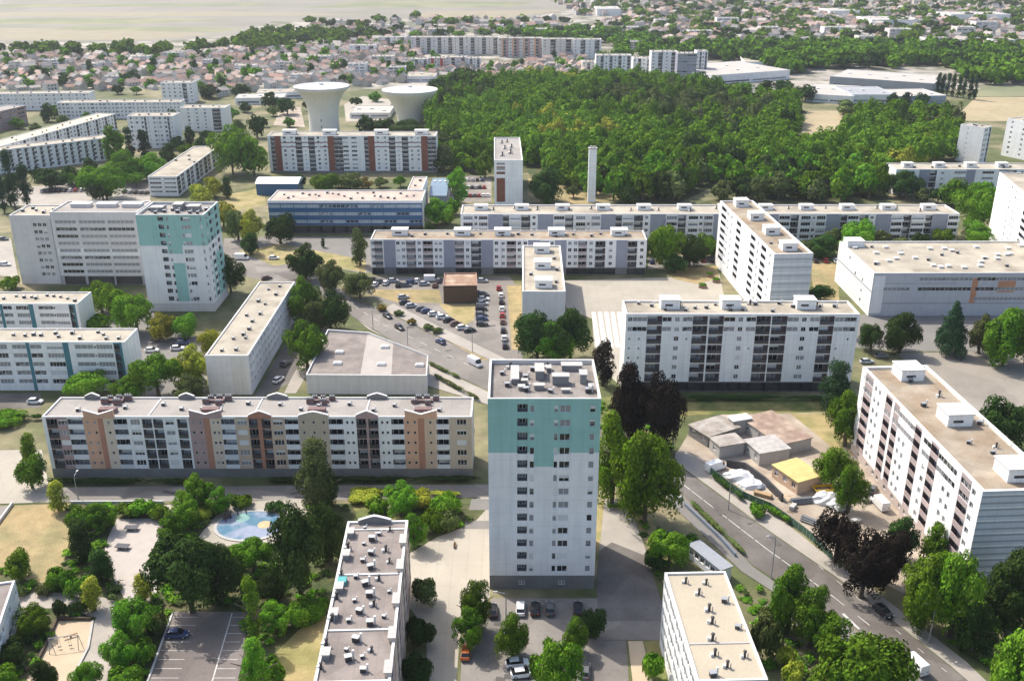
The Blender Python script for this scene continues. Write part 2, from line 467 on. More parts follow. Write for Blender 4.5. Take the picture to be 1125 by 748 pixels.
    def lift(s, fx, fy, w=4.6, d=3.4, h=2.5):
        b = MB()
        b.box(-w / 2, w / 2, -d / 2, d / 2, -0.02, h, 0)
        b.box(-w / 2 - 0.2, w / 2 + 0.2, -d / 2 - 0.2, d / 2 + 0.2, h + 0.002, h + 0.22, 1)
        b.box(-w * 0.28, w * 0.12, -d / 2 - 0.03, -d / 2 + 0.02, 0.9, 1.5, 2)
        b.box(w / 2 - 0.02, w / 2 + 0.03, -0.5, 0.5, 0.1, 2.1, 2)
        return b.build('lift_housing', [WHITE, RIM, DARKMET], s.roofo, ((fx - 0.5) * s.L, (fy - 0.5) * s.W, s.deck))
    VENT = {}
    def vents(s, spots, kind=0, scale=1.0):
        if kind not in Building.VENT:
            b = MB()
            if kind == 0:        # squat dark extract box with a pale pipe
                b.box(-.42, .42, -.32, .32, -.02, .75, 0); b.box(-.5, .5, -.4, .4, .752, .84, 2)
                b.lathe([(.13, -.02), (.12, 1.25), (.2, 1.27), (.18, 1.4)], 8, 1, (.7, .1))
            elif kind == 1:      # brick flue stack
                b.box(-0.9, 0.9, -0.35, 0.35, -0.02, 1.3, 0); b.box(-1.0, 1.0, -0.45, 0.45, 1.302, 1.42, 2)
                for x in (-.55, 0, .55): b.lathe([(0.16, 1.4), (0.14, 1.85)], 8, 1, (x, 0))
            else:                # dark upright pipe with a small hood beside a pale cowl
                b.lathe([(.24, -.02), (.22, 1.2), (.34, 1.22), (.3, 1.42), (.08, 1.5)], 10, 0)
                b.box(-.85, -.35, -.3, .3, -.02, .6, 1); b.lathe([(.1, -.02), (.1, .95)], 8, 2, (.5, -.25))
            Building.VENT[kind] = b.mesh('vent', [DARKMET, RIM, GREYMET] if kind != 1 else [FLUE, RIM, DARKMET])
        for (fx, fy) in spots:
            o = link('chimney' if kind == 1 else 'vent', Building.VENT[kind], s.roofo, ((fx - 0.5) * s.L, (fy - 0.5) * s.W, s.deck), s.rng.uniform(-0.4, 0.4) if kind != 1 else 0)
            k = scale * s.rng.uniform(0.8, 1.15); o.scale = (k, k, k)
    def finish(s):
        for side in ('front', 'right', 'left', 'back'):
            if side not in s.done: s.plain(side, s.mats[0] if len(s.mats) == 1 else s.mats[1] if s.plainwall is None else s.plainwall)
        s.wall.build('wall', s.mats, s.root)
        for nm, lst, getm, cut in (('window', s.wins, lambda q: window_mesh(*q[:6]), 6), ('balcony', s.rails, lambda q: rail_mesh(*q[:4]), 4)):
            keep = 100 if len(lst) <= 100 else 99
            for q in lst[:keep]:
                link(nm, getm(q)[1], s.root, q[cut], q[cut + 1])
            if len(lst) > keep:
                b = MB(); ms = []
                for q in lst[keep:]:
                    e = getm(q)
                    rem = []
                    for m in e[2]:
                        if m not in ms: ms.append(m)
                        rem.append(ms.index(m))
                    i0 = len(b.m)
                    b.append(e[0], Matrix.Translation(q[cut]) @ Matrix.Rotation(q[cut + 1], 4, 'Z'))
                    b.m[i0:] = [rem[k] for k in b.m[i0:]]
                o = b.build(nm, ms, s.root); o['kind'] = 'stuff'
        return s.root
    plainwall = None
B = Building
def V(n, seed, x0=0.05, x1=0.95, y0=0.25, y1=0.75):
    r = random.Random(seed)
    return [(x0 + (x1 - x0) * (i + r.uniform(0.2, 0.8)) / n, r.uniform(y0, y1)) for i in range(n)]

# --- the tall tower with a teal crown, middle of the estate
b = B('tower_block', 'tall white tower with teal top floors, standing alone beside the avenue', (535.8, 437.8), (660.6, 437.8), (538.2, 394.5), 40.8, seed=3, cat='tower block')
tb = [(.262, '-'), (.09, 'D'), (.018, '-'), (.047, 'F'), (.168, '-'), (.042, 'F'), (.01, '-'), (.1, 'F'), (.165, '-'), (.055, 'F'), (.043, '-')]
b.facade('front', 3.1, 2.84, 13, tb, wall=WHITE2, ground=DARKBASE, gcode=lambda q: 'w' if q[0] in (.09, .1) else '-',
         paint=[(0, 1, 29.9, 40.8, TEAL), (.41, .592, 27.0, 40.8, TEAL), (0, .025, 3.1, 29.9, WHITE)], shut=0.45)
b.facade('right', 3.1, 2.84, 13, [(.15, '-'), (.12, 'F'), (.2, '-'), (.12, 'F'), (.3, '-'), (.1, 'F'), (.1, '-')], wall=WHITE2, ground=DARKBASE, paint=[(0, 1, 29.9, 40.8, TEAL)])
b.plainwall = WHITE2
b.roof(ROOFD, RIM, 0.9, 0.4)
for fx, fy, w_, d_, h_ in ((.24, .62, 1.3, 6.0, 1.0), (.47, .66, 1.5, 3.6, 1.7), (.66, .48, 3.0, 1.5, 1.6), (.87, .52, 1.2, 2.2, 1.8), (.78, .84, 3.8, 1.6, 1.0), (.46, .34, 1.8, 1.0, .8), (.30, .33, 1.1, 1.0, .6), (.33, .47, 1.0, .8, .7), (.70, .26, 1.5, .6, .5), (.56, .80, .8, 1.6, .8), (.93, .3, .7, 1.4, .9)):
    b.on_roof('plant_housing', fx, fy, w_, d_, h_, HOUSING, capm=CONC)
b.vents([(.12, .7), (.17, .4), (.34, .6), (.34, .28), (.56, .25), (.9, .25), (.41, .8)], 0)
b.vents([(.2, .86), (.55, .86)], 2)
b.finish()

# --- long low-rise with coloured render and curved gables
b = B('apartment_block', 'long five storey block in mauve, orange and white render with little gables', (45.5, 457.5), (518.5, 457.5), (519, 436), 15.8, seed=5, cat='apartment building')
ob = [(4, '-', WHITE), (12, 'M', MAUVE), (11, 'F', MAUVE), (17, 'L'), (9, 's', ORANGE), (7, 's', ORANGE), (6, '-', RUST), (11, 's', PALEOR), (15, 'L'), (3, '-'), (11, 'F'), (2, '-'), (11, 'M'), (1, '-'), (11, 'M'), (2, '-'), (10, 'F'), (3, '-'), (11, 'M'),
      (2, '-'), (8, 's', MAUVE), (8, 's', MAUVE), (7, '-', RUST), (12, 'z', PALEOR), (15, 'L'), (2, '-', TAN), (11, 'F', TAN), (2, '-', TAN), (10, 'M', RUST), (4, '-', RUST), (10, 'M', RUST), (2, '-', TAN), (11, 'F', TAN), (2, '-', TAN),
      (15, 'L'), (11, 's', OLIVE), (11, 's', OLIVE), (11, 's', OLIVE), (16, 'L'), (14, 'z'), (11, 'M', MAUVE), (2, '-', MAUVE), (11, 'M', MAUVE), (14, 'z'), (14, 'L'),
      (8, 's', ORANGE), (7, 's', ORANGE), (7, '-', RUST), (13, 's', TAN), (14, 'L'), (8, '-', OLIVE), (11, 'F', OLIVE), (6, '-', OLIVE)]
b.facade('front', 2.3, 2.62, 5, ob, wall=WHITE2, ground=DARKBASE, gcode='-', rail=RAILW, shut=0.6)
b.facade('right', 2.3, 2.62, 5, [(1, '-')], wall=CREAM, ground=DARKBASE)
b.plain('left', WHITE)
b.plainwall = CREAM
b.roof(GRAVG, RIM, 0.35, 0.35)
def gable(bl, f0, f1, m, y, kind='arch', h=2.0):
    w_ = (f1 - f0) * bl.L
    n = 14
    pts = [(-w_ / 2, -0.35), (w_ / 2, -0.35)]
    for i in range(n + 1):
        t = 1 - 2 * i / n
        z = 0.35 + h * .6 * (1 - abs(t) ** 1.2) if kind == 'arch' else 0.55 + h * 0.45 * abs(t)
        pts.append((t * w_ / 2, z))
    g = MB(); g.slab_y(pts, -0.28, 0.28, 0)
    top = MB()
    for i in range(2, len(pts) - 1):
        (x0, z0), (x1, z1) = pts[i + 1], pts[i]
        g.slab_y([(x0, z0 + 0.003), (x1, z1 + 0.003), (x1, z1 + 0.12), (x0, z0 + 0.12)], -0.32, 0.32, 1)
    return g.build('pediment', [m, RIM], bl.roofo, ((f0 + f1) / 2 * bl.L - bl.L / 2, y, bl.H + 0.002))
tot = 473.0
for x0, x1, m, k, h_ in ((93, 126, ORANGE, 'fold', 2.4), (209, 244, MAUVE, 'fold', 2.4), (273, 298, RUST, 'arch', 1.7), (328, 361, OLIVE, 'arch', 1.5), (391, 415, MAUVE, 'arch', 1.8), (445, 480, ORANGE, 'fold', 2.4)):
    f0, f1 = (x0 - 46.5) / 472, (x1 - 46.5) / 472
    gable(b, f0, f1, m, -b.W / 2 + 0.05, k, h_)
for x0, x1, m in ((75, 92, GREYMET), (283, 306, GREYMET), (397, 420, GREYMET), (182, 200, MAUVE)):
    f0, f1 = (x0 - 46.5) / 472, (x1 - 46.5) / 472
    gable(b, f0, f1, DARKBASE, b.W / 2 - 0.3, 'arch', 1.3)
for xc in (112, 226, 344, 462):
    f = (xc - 46.5) / 472
    b.vents([(f - .012, .88), (f + .008, .9), (f + .03, .88), (f - .02, .72), (f + .012, .66)], 1, .85)
    b.on_roof('stair_housing', f + 0.004, .30, 4.0, 1.5, 1.0, FLUE, cap=False)
    b.on_roof('stair_housing', f - 0.004, .80, 5.0, 1.0, .7, FLUE, cap=False)
b.vents(V(16, 4, y0=.3, y1=.7), 0, 0.8)
for f in (.245, .49, .75):        # roof joints
    b.on_roof('roof_joint', f, .5, .3, b.W - 1.0, .18, RIM, cap=False)
b.finish()

# --- flat-roofed hall behind it
pts = [(360, 361.6), (405, 364.8), (470.4, 390.4), (469, 412.4), (336, 411.5)]
P3 = [G(*p, 5.8) for p in pts]
c = sum(P3, Vector()) / 5
hall = thing('shop_hall', 'low windowless hall with a flat grey roof and cut corner beside the avenue', 'hall', (c.x, c.y, 0))
pl = [(p.x - c.x, p.y - c.y) for p in P3]
pin = [(x * 0.975, y * 0.965) for x, y in pl]
m = MB()
k = len(pl)
o2 = pl if sum(p[0] * q[1] - q[0] * p[1] for p, q in zip(pl, pl[1:] + pl[:1])) > 0 else pl[::-1]
for p, q in zip(o2, o2[1:] + o2[:1]): m.quad((*p, 0), (*q, 0), (*q, 5.8), (*p, 5.8))
m.build('wall', [GREYW], hall)
m = MB()
i2 = [(x * 0.982, y * 0.975) for x, y in o2]
for p, q, pi_, qi in zip(o2, o2[1:] + o2[:1], i2, i2[1:] + i2[:1]):
    m.quad((*p, 5.8), (*q, 5.8), (*qi, 5.8), (*pi_, 5.8), 0); m.quad((*qi, 5.8), (*qi, 5.2), (*pi_, 5.2), (*pi_, 5.8), 0)
m.prism(i2, 5.2, 5.2, 1)
hr = m.build('roof', [RIM, BITUM], hall)
q0 = [G(*p, 5.2) - c for p in ((404, 365), (432, 377), (430, 411), (396, 411))]
m = MB(); m.prism([(p.x, p.y) for p in q0], 5.208, 5.208); m.build('roof_sheet', [mat('roof_felt_pale', (0.36, 0.33, 0.30), var=0.1, scale=0.3, grain=0.06)], hr)
for p in ((373, 388), (423, 382), (371, 400), (419, 401), (461, 402)):
    q = G(*p, 5.2) - c
    m = MB(); m.box(-1.2, 1.2, -.8, .8, -0.02, .5, 0); m.box(-1.0, 1.0, -.6, .6, .502, .75, 1)
    m.build('skylight', [RIM, FRAME], hr, (q.x, q.y, 5.2))
for x in (378, 434):
    q = G(x, 431, 0) - c
    m = MB(); m.box(-1.6, 1.6, -.05, .1, 3.0, 3.9); m.build('wall_grille', [CONC], hall, (q.x, (P3[4] - c).y - 0.02, 0))

# --- pale slab seen end-on, left of the hall
b = B('apartment_block', 'narrow pale slab with blank end wall, running away from the viewer beside a shaded lane', (225, 390.4), (272.5, 390.4), (284.8, 309.4), 11.7, axis='left', seed=8)
b.facade('right', 1.4, 2.5, 4, [(.4, '-', GREYW), (1, '2'), (.5, 's'), (.35, '-', GREYW), (1, 'F'), (.5, 's')] * 9, wall=mat('blue_white_render', (0.64, 0.65, 0.68), var=0.07, streak=0.1), shut=0.4)
b.facade('front', 0, 11.7, 1, [(.58, '-'), (.34, '-', CREAM), (.08, '-')], wall=mat('pale_end_render', (0.70, 0.68, 0.66), var=0.07, streak=0.09))
b.plainwall = CREAM
b.roof(GRAVC, RIM, 0.35, 0.4)
b.vents([(.3, .06), (.62, .07), (.38, .2), (.66, .21), (.6, .32), (.55, .42), (.3, .5), (.62, .52), (.58, .66), (.35, .7), (.7, .8), (.4, .88), (.65, .93), (.55, .25)], 0, 0.9)
b.finish()

# --- two white slabs with teal stripes, left edge
def teal_slab(label, FL, FR, BK, H, seed, nf):
    b = B('apartment_block', label, FL, FR, BK, H, seed=seed, group='white slabs with teal stripes')
    b.facade('front', 1.2, (H - 1.7) / nf, nf, [(.06, '-'), (.24, 'R'), (.02, 's', DTEAL), (.05, '-', DTEAL), (.02, '-'), (.12, 'F'), (.04, '-'), (.12, 'R'), (.03, '-', DTEAL), (.1, 'R'), (.04, '-'), (.14, 'F'), (.05, '-', DTEAL), (.05, '-'), (.16, 'R'), (.02, 's'), (.14, 'F'), (.01, '-'), (.05, 'M', DTEAL), (.02, '-', DTEAL), (.03, '-')], wall=WHITE, shut=0.3)
    b.facade('right', 0, H, 1, [(1, '-')], wall=WHITE)
    b.plainwall = WHITE
    b.roof(GRAVC, RIM, 0.35, 0.4)
    b.vents(V(12, seed, .3, .97), 0, 0.9)
    b.finish()
teal_slab('white slab with dark teal stripes, nearer of two at the coloured block', (-60, 375.5), (137, 375.5), (149, 360.5), 14.6, 11, 5)
teal_slab('white slab with dark teal stripe, just below the grey block with the teal corner tower', (-70, 333.5), (85, 333.5), (95, 320.5), 11.5, 12, 4)

# --- grey-white complex with teal corner tower
b = B('tower_block', 'white and teal corner tower joined to a wide grey block', (148.5, 236), (223.5, 236), (238.5, 221.5), 33.4, seed=13, cat='tower block')
tp = [(0, 1, 23.0, 33.4, TEAL), (.41, .63, 20.2, 33.4, TEAL), (.46, .64, 3.6, 17.0, TEAL)]
b.facade('front', 2.9, 2.75, 11, [(.32, '-'), (.08, 'D'), (.03, '-'), (.04, 'F'), (.18, '-'), (.04, 'F'), (.10, 'F'), (.14, '-'), (.035, 'F'), (.035, '-')], wall=WHITE2, ground=GREYW, gcode='-', paint=tp, shut=0.4)
b.facade('right', 2.9, 2.75, 11, [(.1, '-'), (.1, 'F'), (.1, '-'), (.14, 'D'), (.06, '-'), (.1, 'F'), (.1, '-'), (.14, 'D'), (.16, '-')], wall=WHITE2, ground=GREYW, paint=[(0, 1, 23.0, 33.4, TEAL), (.22, .3, 3.5, 17, TEAL), (.42, .95, 3.0, 18, TEAL)])
b.plainwall = WHITE2
b.roof(GRAVG, RIM, 0.9, 0.4)
for fx, fy, w_, d_, h_ in ((.2, .5, 4, 3, 1.3), (.5, .6, 3, 4, 2.0), (.75, .5, 4, 3, 1.7)): b.on_roof('plant_housing', fx, fy, w_, d_, h_, HOUSING, capm=CONC)
b.vents(V(14, 3), 0, 1.1)
b.finish()
b = B('office_block', 'wide grey office block with long window bands beside the teal corner tower', (54, 233.2), (150, 233.2), (66, 221), 26.9, seed=14, cat='office block')
gb = [(.04, '-'), (.24, 'R'), (.03, '-'), (.3, 'R'), (.02, '-'), (.3, 'R'), (.05, '-')]
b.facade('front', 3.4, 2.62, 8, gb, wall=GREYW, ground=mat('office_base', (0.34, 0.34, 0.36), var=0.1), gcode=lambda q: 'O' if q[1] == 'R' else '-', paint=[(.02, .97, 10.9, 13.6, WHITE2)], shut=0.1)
b.plainwall = GREYW
b.roof(GRAVG, RIM, 0.4, 0.4)
for fx in (.25, .55, .85): b.on_roof('plant_housing', fx, .6, 7, 3, 1.2, GREYW)
b.finish()
b = B('office_block', 'narrower grey block with small paired windows, left end of the wide grey office block', (9.5, 236.5), (54, 236.5), (23, 225), 25.6, seed=15, cat='office block')
b.facade('front', 2.2, 2.62, 8, [(.5, '-'), (.09, 'w'), (.02, '-'), (.09, 'w'), (.02, '-'), (.1, 'w'), (.1, '-')], wall=GREYW, shut=0.1)
b.plain('left', CREAM)
b.plainwall = GREYW
b.roof(GRAVC, RIM, 0.4, 0.4)
b.vents(V(5, 9), 0)
b.finish()

# --- five storey slab across the middle
Wn = lambda k=1: (10 * k, 'w')
eb = [(3, '-'), (9, 'w'), (26, 'L'), (3, '-'), (37, '-', BLUEGREY), (16, 'w'), (18, 'w'), (30, 'L'), (22, 'w'), (32, 'L'), (34, '2'), (36, '-', BLUEGREY), (28, 'L'), (22, 'w'), (32, 'M'), (38, '-', BLUEGREY), (20, 'w'), (22, 'w'), (30, 'L'), (20, 'w'), (18, 'w'), (38, '-', BLUEGREY),
      (28, 'L'), (18, 'w'), (37, '-', BLUEGREY), (20, 'w'), (16, 'w'), (28, 'L'), (26, 'w'), (32, 'M'), (34, 'w'), (36, '-', BLUEGREY), (30, 'M'), (30, 'w')]
b = B('apartment_block', 'long five storey white slab with grey panels and loggias, behind the car park', (406.7, 263), (711, 263.3), (709, 253), 13.5, seed=21)
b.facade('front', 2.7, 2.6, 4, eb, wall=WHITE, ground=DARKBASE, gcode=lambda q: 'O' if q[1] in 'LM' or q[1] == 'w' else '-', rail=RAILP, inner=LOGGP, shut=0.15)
b.facade('right', 2.7, 2.6, 4, [(1, '-')], wall=WHITE)
b.plainwall = WHITE
b.roof(GRAVB, RIM, 0.4, 0.4)
for x in (437, 507, 552, 612, 682): b.lift((x - 406.7) / 304, .62, 6.0, 3.6, 2.2)
b.vents(V(14, 6), 0)
b.finish()

# --- low slab standing end-on in front of it, by the plaza
b = B('apartment_block', 'short white slab seen end-on, three white lift housings along its roof', (573.8, 320), (621.3, 319.5), (574.2, 269.5), 13.4, axis='left', seed=22)
b.facade('front', 2.7, 2.6, 4, [(1, '-')], wall=mat('ribbed_end_panels', (0.58, 0.59, 0.61), var=0.05, streak=0.08))
b.facade('left', 2.7, 2.6, 4, [(.5, '-'), (1, 'L'), (1, 'w')] * 5, wall=WHITE)
b.facade('right', 2.7, 2.6, 4, [(.5, '-'), (1, 'L'), (1, 'w')] * 5, wall=WHITE, rail=RAILP)
b.plainwall = WHITE
b.roof(GRAVC, RIM, 0.5, 0.5)
for fy in (.13, .52, .88): b.lift(.5, fy, 5.5, 4.2, 2.4)
b.vents([(.8, .2), (.85, .45), (.8, .7), (.2, .35)], 0)
b.finish()

# --- eight storey slab with dark loggia shafts
gbs = [(8, '-'), (20, 'ssssssRR'), (62, 'wwwwwwRR')[:1] + ('ssssssRR',), (64, 'M'), (40, '------RR'), (46, 'wwwwwwww'), (42, '-----sRR'), (64, 'M'), (6, '-'), (62, 'M'), (48, '------RR'), (46, 'wwwwwwww'), (42, '----s-RR'), (62, 'M'), (4, '-'), (66, 'M'), (48, '------RR'), (46, 'w2w2wwww'), (42, '------RR'), (62, 'M'), (40, '-s-ss-RR'), (54, '-----sRR'), (10, '-')]
b = B('apartment_block', 'eight storey white slab with dark loggia shafts, right of the tall teal-topped tower', (688, 344.7), (945, 345), (932, 330.2), 23.0, seed=23)
b.facade('front', 3.0, 2.8, 7, [(q[0], q[1][1:] if len(q[1]) > 1 else q[1]) for q in gbs], wall=WHITE, ground=DARKBASE, gcode='O', rail=RAILD, inner=LOGGP, shut=0.1)
b.plain('left', WHITE); b.plain('right', WHITE)
b.plainwall = WHITE
b.roof(GRAVC, RIM, 0.5, 0.45)
for f in (.20, .465, .79): b.lift(f, .62, 5.2, 3.6, 2.6)
b.vents(V(16, 8, y0=.2, y1=.85), 0)
b.vents([(.25, .7), (.56, .8), (.85, .7)], 2)
b.finish()

# --- tall slab seen end-on, its long lit face to the left
lb = [(.05, '-'), (.10, 'L'), (.06, '2'), (.10, 'w'), (.05, '-'), (.08, 'L'), (.03, '-'), (.03, 's'), (.12, '-'), (.08, 'L'), (.10, 'w'), (.08, 'L'), (.12, 'w')]
b = B('apartment_block', 'nine storey white slab end-on with banded end wall, behind the slab with dark shafts', (850.8, 279.2), (892.6, 277.4), (791, 220.6), 24.8, axis='left', seed=24)
BAND = mat('banded_end_panels', (0.56, 0.57, 0.60), var=0.06, streak=0.12)
BAND2 = mat('banded_end_dark', (0.33, 0.34, 0.36), var=0.06)
b.facade('front', 2.6, 2.7, 8, [(1, '-')], wall=BAND, paint=[(0, 1, z, z + 0.35, BAND2) for z in np.arange(1.2, 24, 2.7)] + [(0, 1, z, z + 0.25, WHITE2) for z in np.arange(2.3, 24, 2.7)])
b.facade('left', 2.6, 2.7, 8, lb, wall=WHITE, rail=RAILW, shut=0.2)
b.plainwall = WHITE
b.roof(GRAVB, RIM, 0.6, 0.6)
for fy in (.1, .37, .64, .92): b.lift(.52, fy, 4.8, 4.2, 2.4)
b.vents(V(6, 31, .2, .85, .1, .9), 0)
b.finish()

# --- wide school building
b = B('school_building', 'wide four storey school with banded front, orange panels and a cream gravel roof', (960.5, 300), (1180, 299.5), (922.5, 272.3), 15.0, axis='front', W=36.0, seed=25, cat='school')
sb = [(.06, '-'), (.14, '--R-'), (.02, '-'), (.02, '-'), (.28, '--RR'), (.02, '-'), (.1, '-RRR'), (.06, '-RRR', None), (.12, '-RRR'), (.10, '-RRR'), (.12, '-RRR')]
SCH = mat('school_panels', (0.50, 0.50, 0.52), var=0.06, streak=0.1)
SORG = mat('school_orange', (0.50, 0.24, 0.13), var=0.08)
b.facade('front', 0.9, 3.45, 4, sb, wall=SCH, paint=[(0, 1, 4.2, 4.7, BAND2), (0, .42, 11.2, 11.5, BAND2), (0.005, .06, 1, 14, WHITE2), (.5, .53, 4.5, 13.2, SORG), (.63, .72, 8.2, 13.4, SORG), (.82, .9, 4.6, 11, SORG)], shut=0.05)
b.facade('left', 0.9, 3.45, 4, [(.3, '-'), (.08, '---w'), (.3, '--w-'), (.1, 'www-'), (.2, '-')], wall=WHITE, paint=[(0, 1, 8.2, 8.7, BAND2)])
b.plainwall = WHITE
b.roof(GRAVC, RIM, 0.5, 0.5)
b.on_roof('stair_housing', .06, .9, 6, 5, 2.2, WHITE)
for i, (fx, fy) in enumerate(V(26, 40, .03, .97, .1, .9)):
    b.on_roof('skylight', fx, fy, 1.4, 1.4, .5, RIM)
b.vents(V(10, 41, .02, .98, .1, .9), 0)
b.finish()

# --- big slab at the right edge, its lit long face to the left
GMAUVE = mat('grey_mauve_render', (0.36, 0.30, 0.295), var=0.08, scale=0.4, streak=0.08)
jb = [(.025, '-'), (.02, 's'), (.08, 'LLLLLRR', GMAUVE), (.10, '2222222'), (.03, '-'), (.06, 'LLLLLRL', GMAUVE), (.02, '-'), (.05, 'LLLLLRR', GMAUVE), (.10, '22222RR'), (.04, '-----RR'), (.055, 'LLLLLLL', GMAUVE), (.02, '-'), (.06, 'wwwwwRR'), (.06, 'LLLLLLL', GMAUVE), (.04, '-----RR'), (.1, '22222RR'), (.03, '-'), (.07, 'LLLLLRR', GMAUVE), (.04, 'wwwwwww'), (.03, '-')]
b = B('apartment_block', 'white and mauve eight storey slab with three white roof housings, by the gravel lot', (1079.8, 539.8), (1150, 539.8), (947.8, 402.6), 22.5, axis='left', W=None, L=15.5, seed=26)
b.facade('left', 2.4, 2.78, 7, jb, wall=WHITE, rail=RAILP, inner=LOGGP, shut=0.12, ground=mat('pale_plinth', (0.45, 0.38, 0.34), var=0.15), gcode='w')
b.facade('front', 2.4, 2.78, 7, [(1, '-')], wall=BAND, paint=[(0, 1, z, z + 0.4, BAND2) for z in np.arange(1.5, 22, 1.4)] + [(0, 1, z + .6, z + 0.85, WHITE2) for z in np.arange(1.5, 21.5, 2.78)])
b.plainwall = WHITE
b.roof(GRAVB, RIM, 0.55, 0.7)
for fy in (.11, .51, .91): b.lift(.60 if fy < .2 else .56, fy, 5.4, 5.2, 2.7)
b.on_roof('roof_joint', .965, .55, .5, 28, .6, RIM, cap=False)
b.vents(V(7, 33, .3, .9, .1, .95), 0)
b.vents([(.75, .3), (.72, .72), (.8, .52)], 2)
b.finish()

# --- slab at the bottom edge, right of the tower
b = B('apartment_block', 'white slab with lit window wall and cream roof, between the tower and the avenue', (764, 748), (846.5, 748), (728.6, 628.4), 15.5, axis='left', L=None, seed=27)
b.L = (G(796, 628.4, 15.5) - G(728.6, 628.4, 15.5)).length
b.facade('left', 1.2, 2.75, 5, [(.4, '-'), (1.2, '2'), (.5, 's'), (1.2, '2'), (.3, '-'), (1, 'w')] * 5, wall=WHITE, shut=0.4)
b.facade('front', 1.2, 2.75, 5, [(1, '-')], wall=BAND)
b.plainwall = WHITE
b.roof(mat('roof_gravel_sand', (0.41, 0.357, 0.271), var=0.08, scale=0.15, grain=0.10), RIM, 0.35, 0.4)
b.on_roof('roof_joint', .5, .32, b.L - 1, .3, .12, CONC, cap=False)
b.vents([(.38, .22), (.42, .35), (.5, .5), (.52, .62), (.45, .78), (.62, .88), (.5, .12), (.8, .2), (.3, .9)], 2, 0.9)
b.vents([(.85, .45), (.8, .7), (.25, .05)], 0)
b.finish()

# --- grey-roofed slab at the bottom edge, left of the tower
b = B('apartment_block', 'pink-walled slab with grey-brown roof crowded with vents, at the foot of the tall tower', (345, 748), (428.5, 748), (448, 571), 15.8, axis='right', L=None, seed=28)
b.L = (G(448, 571, 15.8) - G(382, 570, 15.8)).length
PINK = mat('pink_render', (0.56, 0.42, 0.38), var=0.08, streak=0.1)
b.facade('right', 2.0, 2.7, 5, [(.5, '-', PALEOR), (1, 'L'), (.8, 'w', PINK), (.4, '-', MAUVE), (1, 'w'), (1, 'L')] * 3, wall=PALEOR, rail=RAILP)
b.plainwall = CREAM
b.roof(BITUM, RIM, 0.35, 0.45)
b.yaw0 = b.yaw
gable(b, .18, .72, DARKBASE, b.W / 2 - 0.3, 'arch', 1.5)
for f in (.28, .62, .94): b.on_roof('roof_joint', .5, f, b.L - 1.2, .35, .2, RIM, cap=False)
rr = random.Random(5)
b.vents([(.45, .86), (.47, .76), (.5, .66), (.46, .55), (.55, .48), (.44, .38), (.62, .31), (.46, .22), (.4, .12), (.62, .06)], 0, 1.15)
b.vents([(.3, .95), (.33, .83), (.36, .71), (.3, .6), (.34, .45), (.31, .33), (.35, .17), (.55, .9), (.58, .13), (.8, .35), (.83, .5)], 0, .7)
b.vents([(.72, .93), (.7, .78), (.66, .58), (.64, .42), (.7, .16), (.78, .7)], 2, .8)
b.vents([(.12, .92), (.1, .8), (.08, .62), (.08, .47), (.08, .34), (.07, .2), (.06, .08)], 2, .9)
for f in (.9, .74, .52, .36, .14): b.on_roof('plant_housing', .1, f, 1.0, 1.7, 1.0, HOUSING, capm=CONC)
b.on_roof('tarpaulin_box', .11, .57, 1.5, 1.6, .8, mat('turquoise_cover', (0.10, 0.34, 0.34)), cap=False)
for f in (.84, .66, .44, .24, .06): b.on_roof('parapet_box', .955, f, 1.0, 2.6, .75, PALEOR, capm=CONC)
b.finish()

# --- small building cut by the left edge
b = B('pavilion', 'low white two storey building with dark windows beside the playground', (-70, 700), (-5, 700), (16.5, 637), 7.3, axis='right', L=14, seed=29, cat='pavilion')
b.facade('right', 0.6, 3.2, 2, [(.3, '-'), (1, 'W'), (.6, 'w')] * 3, wall=WHITE2)
b.plainwall = WHITE2
b.roof(BITUM, RIM, 0.35, 0.4); b.vents(V(4, 2), 0)
b.finish()

# --- blue glazed school and its annexes
b = B('school_building', 'three storey school with deep blue glazed front and pink-grey roof', (294, 220.5), (463.7, 220.5), (299.7, 208.8), 14.2, seed=31, cat='school')
b.facade('front', 3.6, 3.3, 3, [(1, 'R'), (.06, '-')] * 12, wall=BLUE, ground=DARKBASE, gcode='O', glass=GLASSB, paint=[(0, 1, 13.1, 14.2, WHITE2)], shut=0)
b.plain('right', CREAM); b.plainwall = CREAM
PKR = mat('roof_gravel_pink', (0.46, 0.37, 0.31), var=0.12, scale=0.2, grain=0.12, col2=(0.36, 0.29, 0.25), c2scale=0.12)
b.roof(PKR, RIM, 0.4, 0.4)
b.vents(V(22, 12, y0=.2, y1=.8), 0, 0.9)
b.finish()
b = B('school_wing', 'flat roofed rear wing behind the right end of the blue school', (447.5, 208), (464, 208), (469.5, 194), 13.0, axis='right', seed=32, cat='school')
b.plainwall = CREAM; b.roof(PKR, RIM, 0.4, 0.4); b.vents([(.4, .3), (.6, .7)], 0); b.finish()
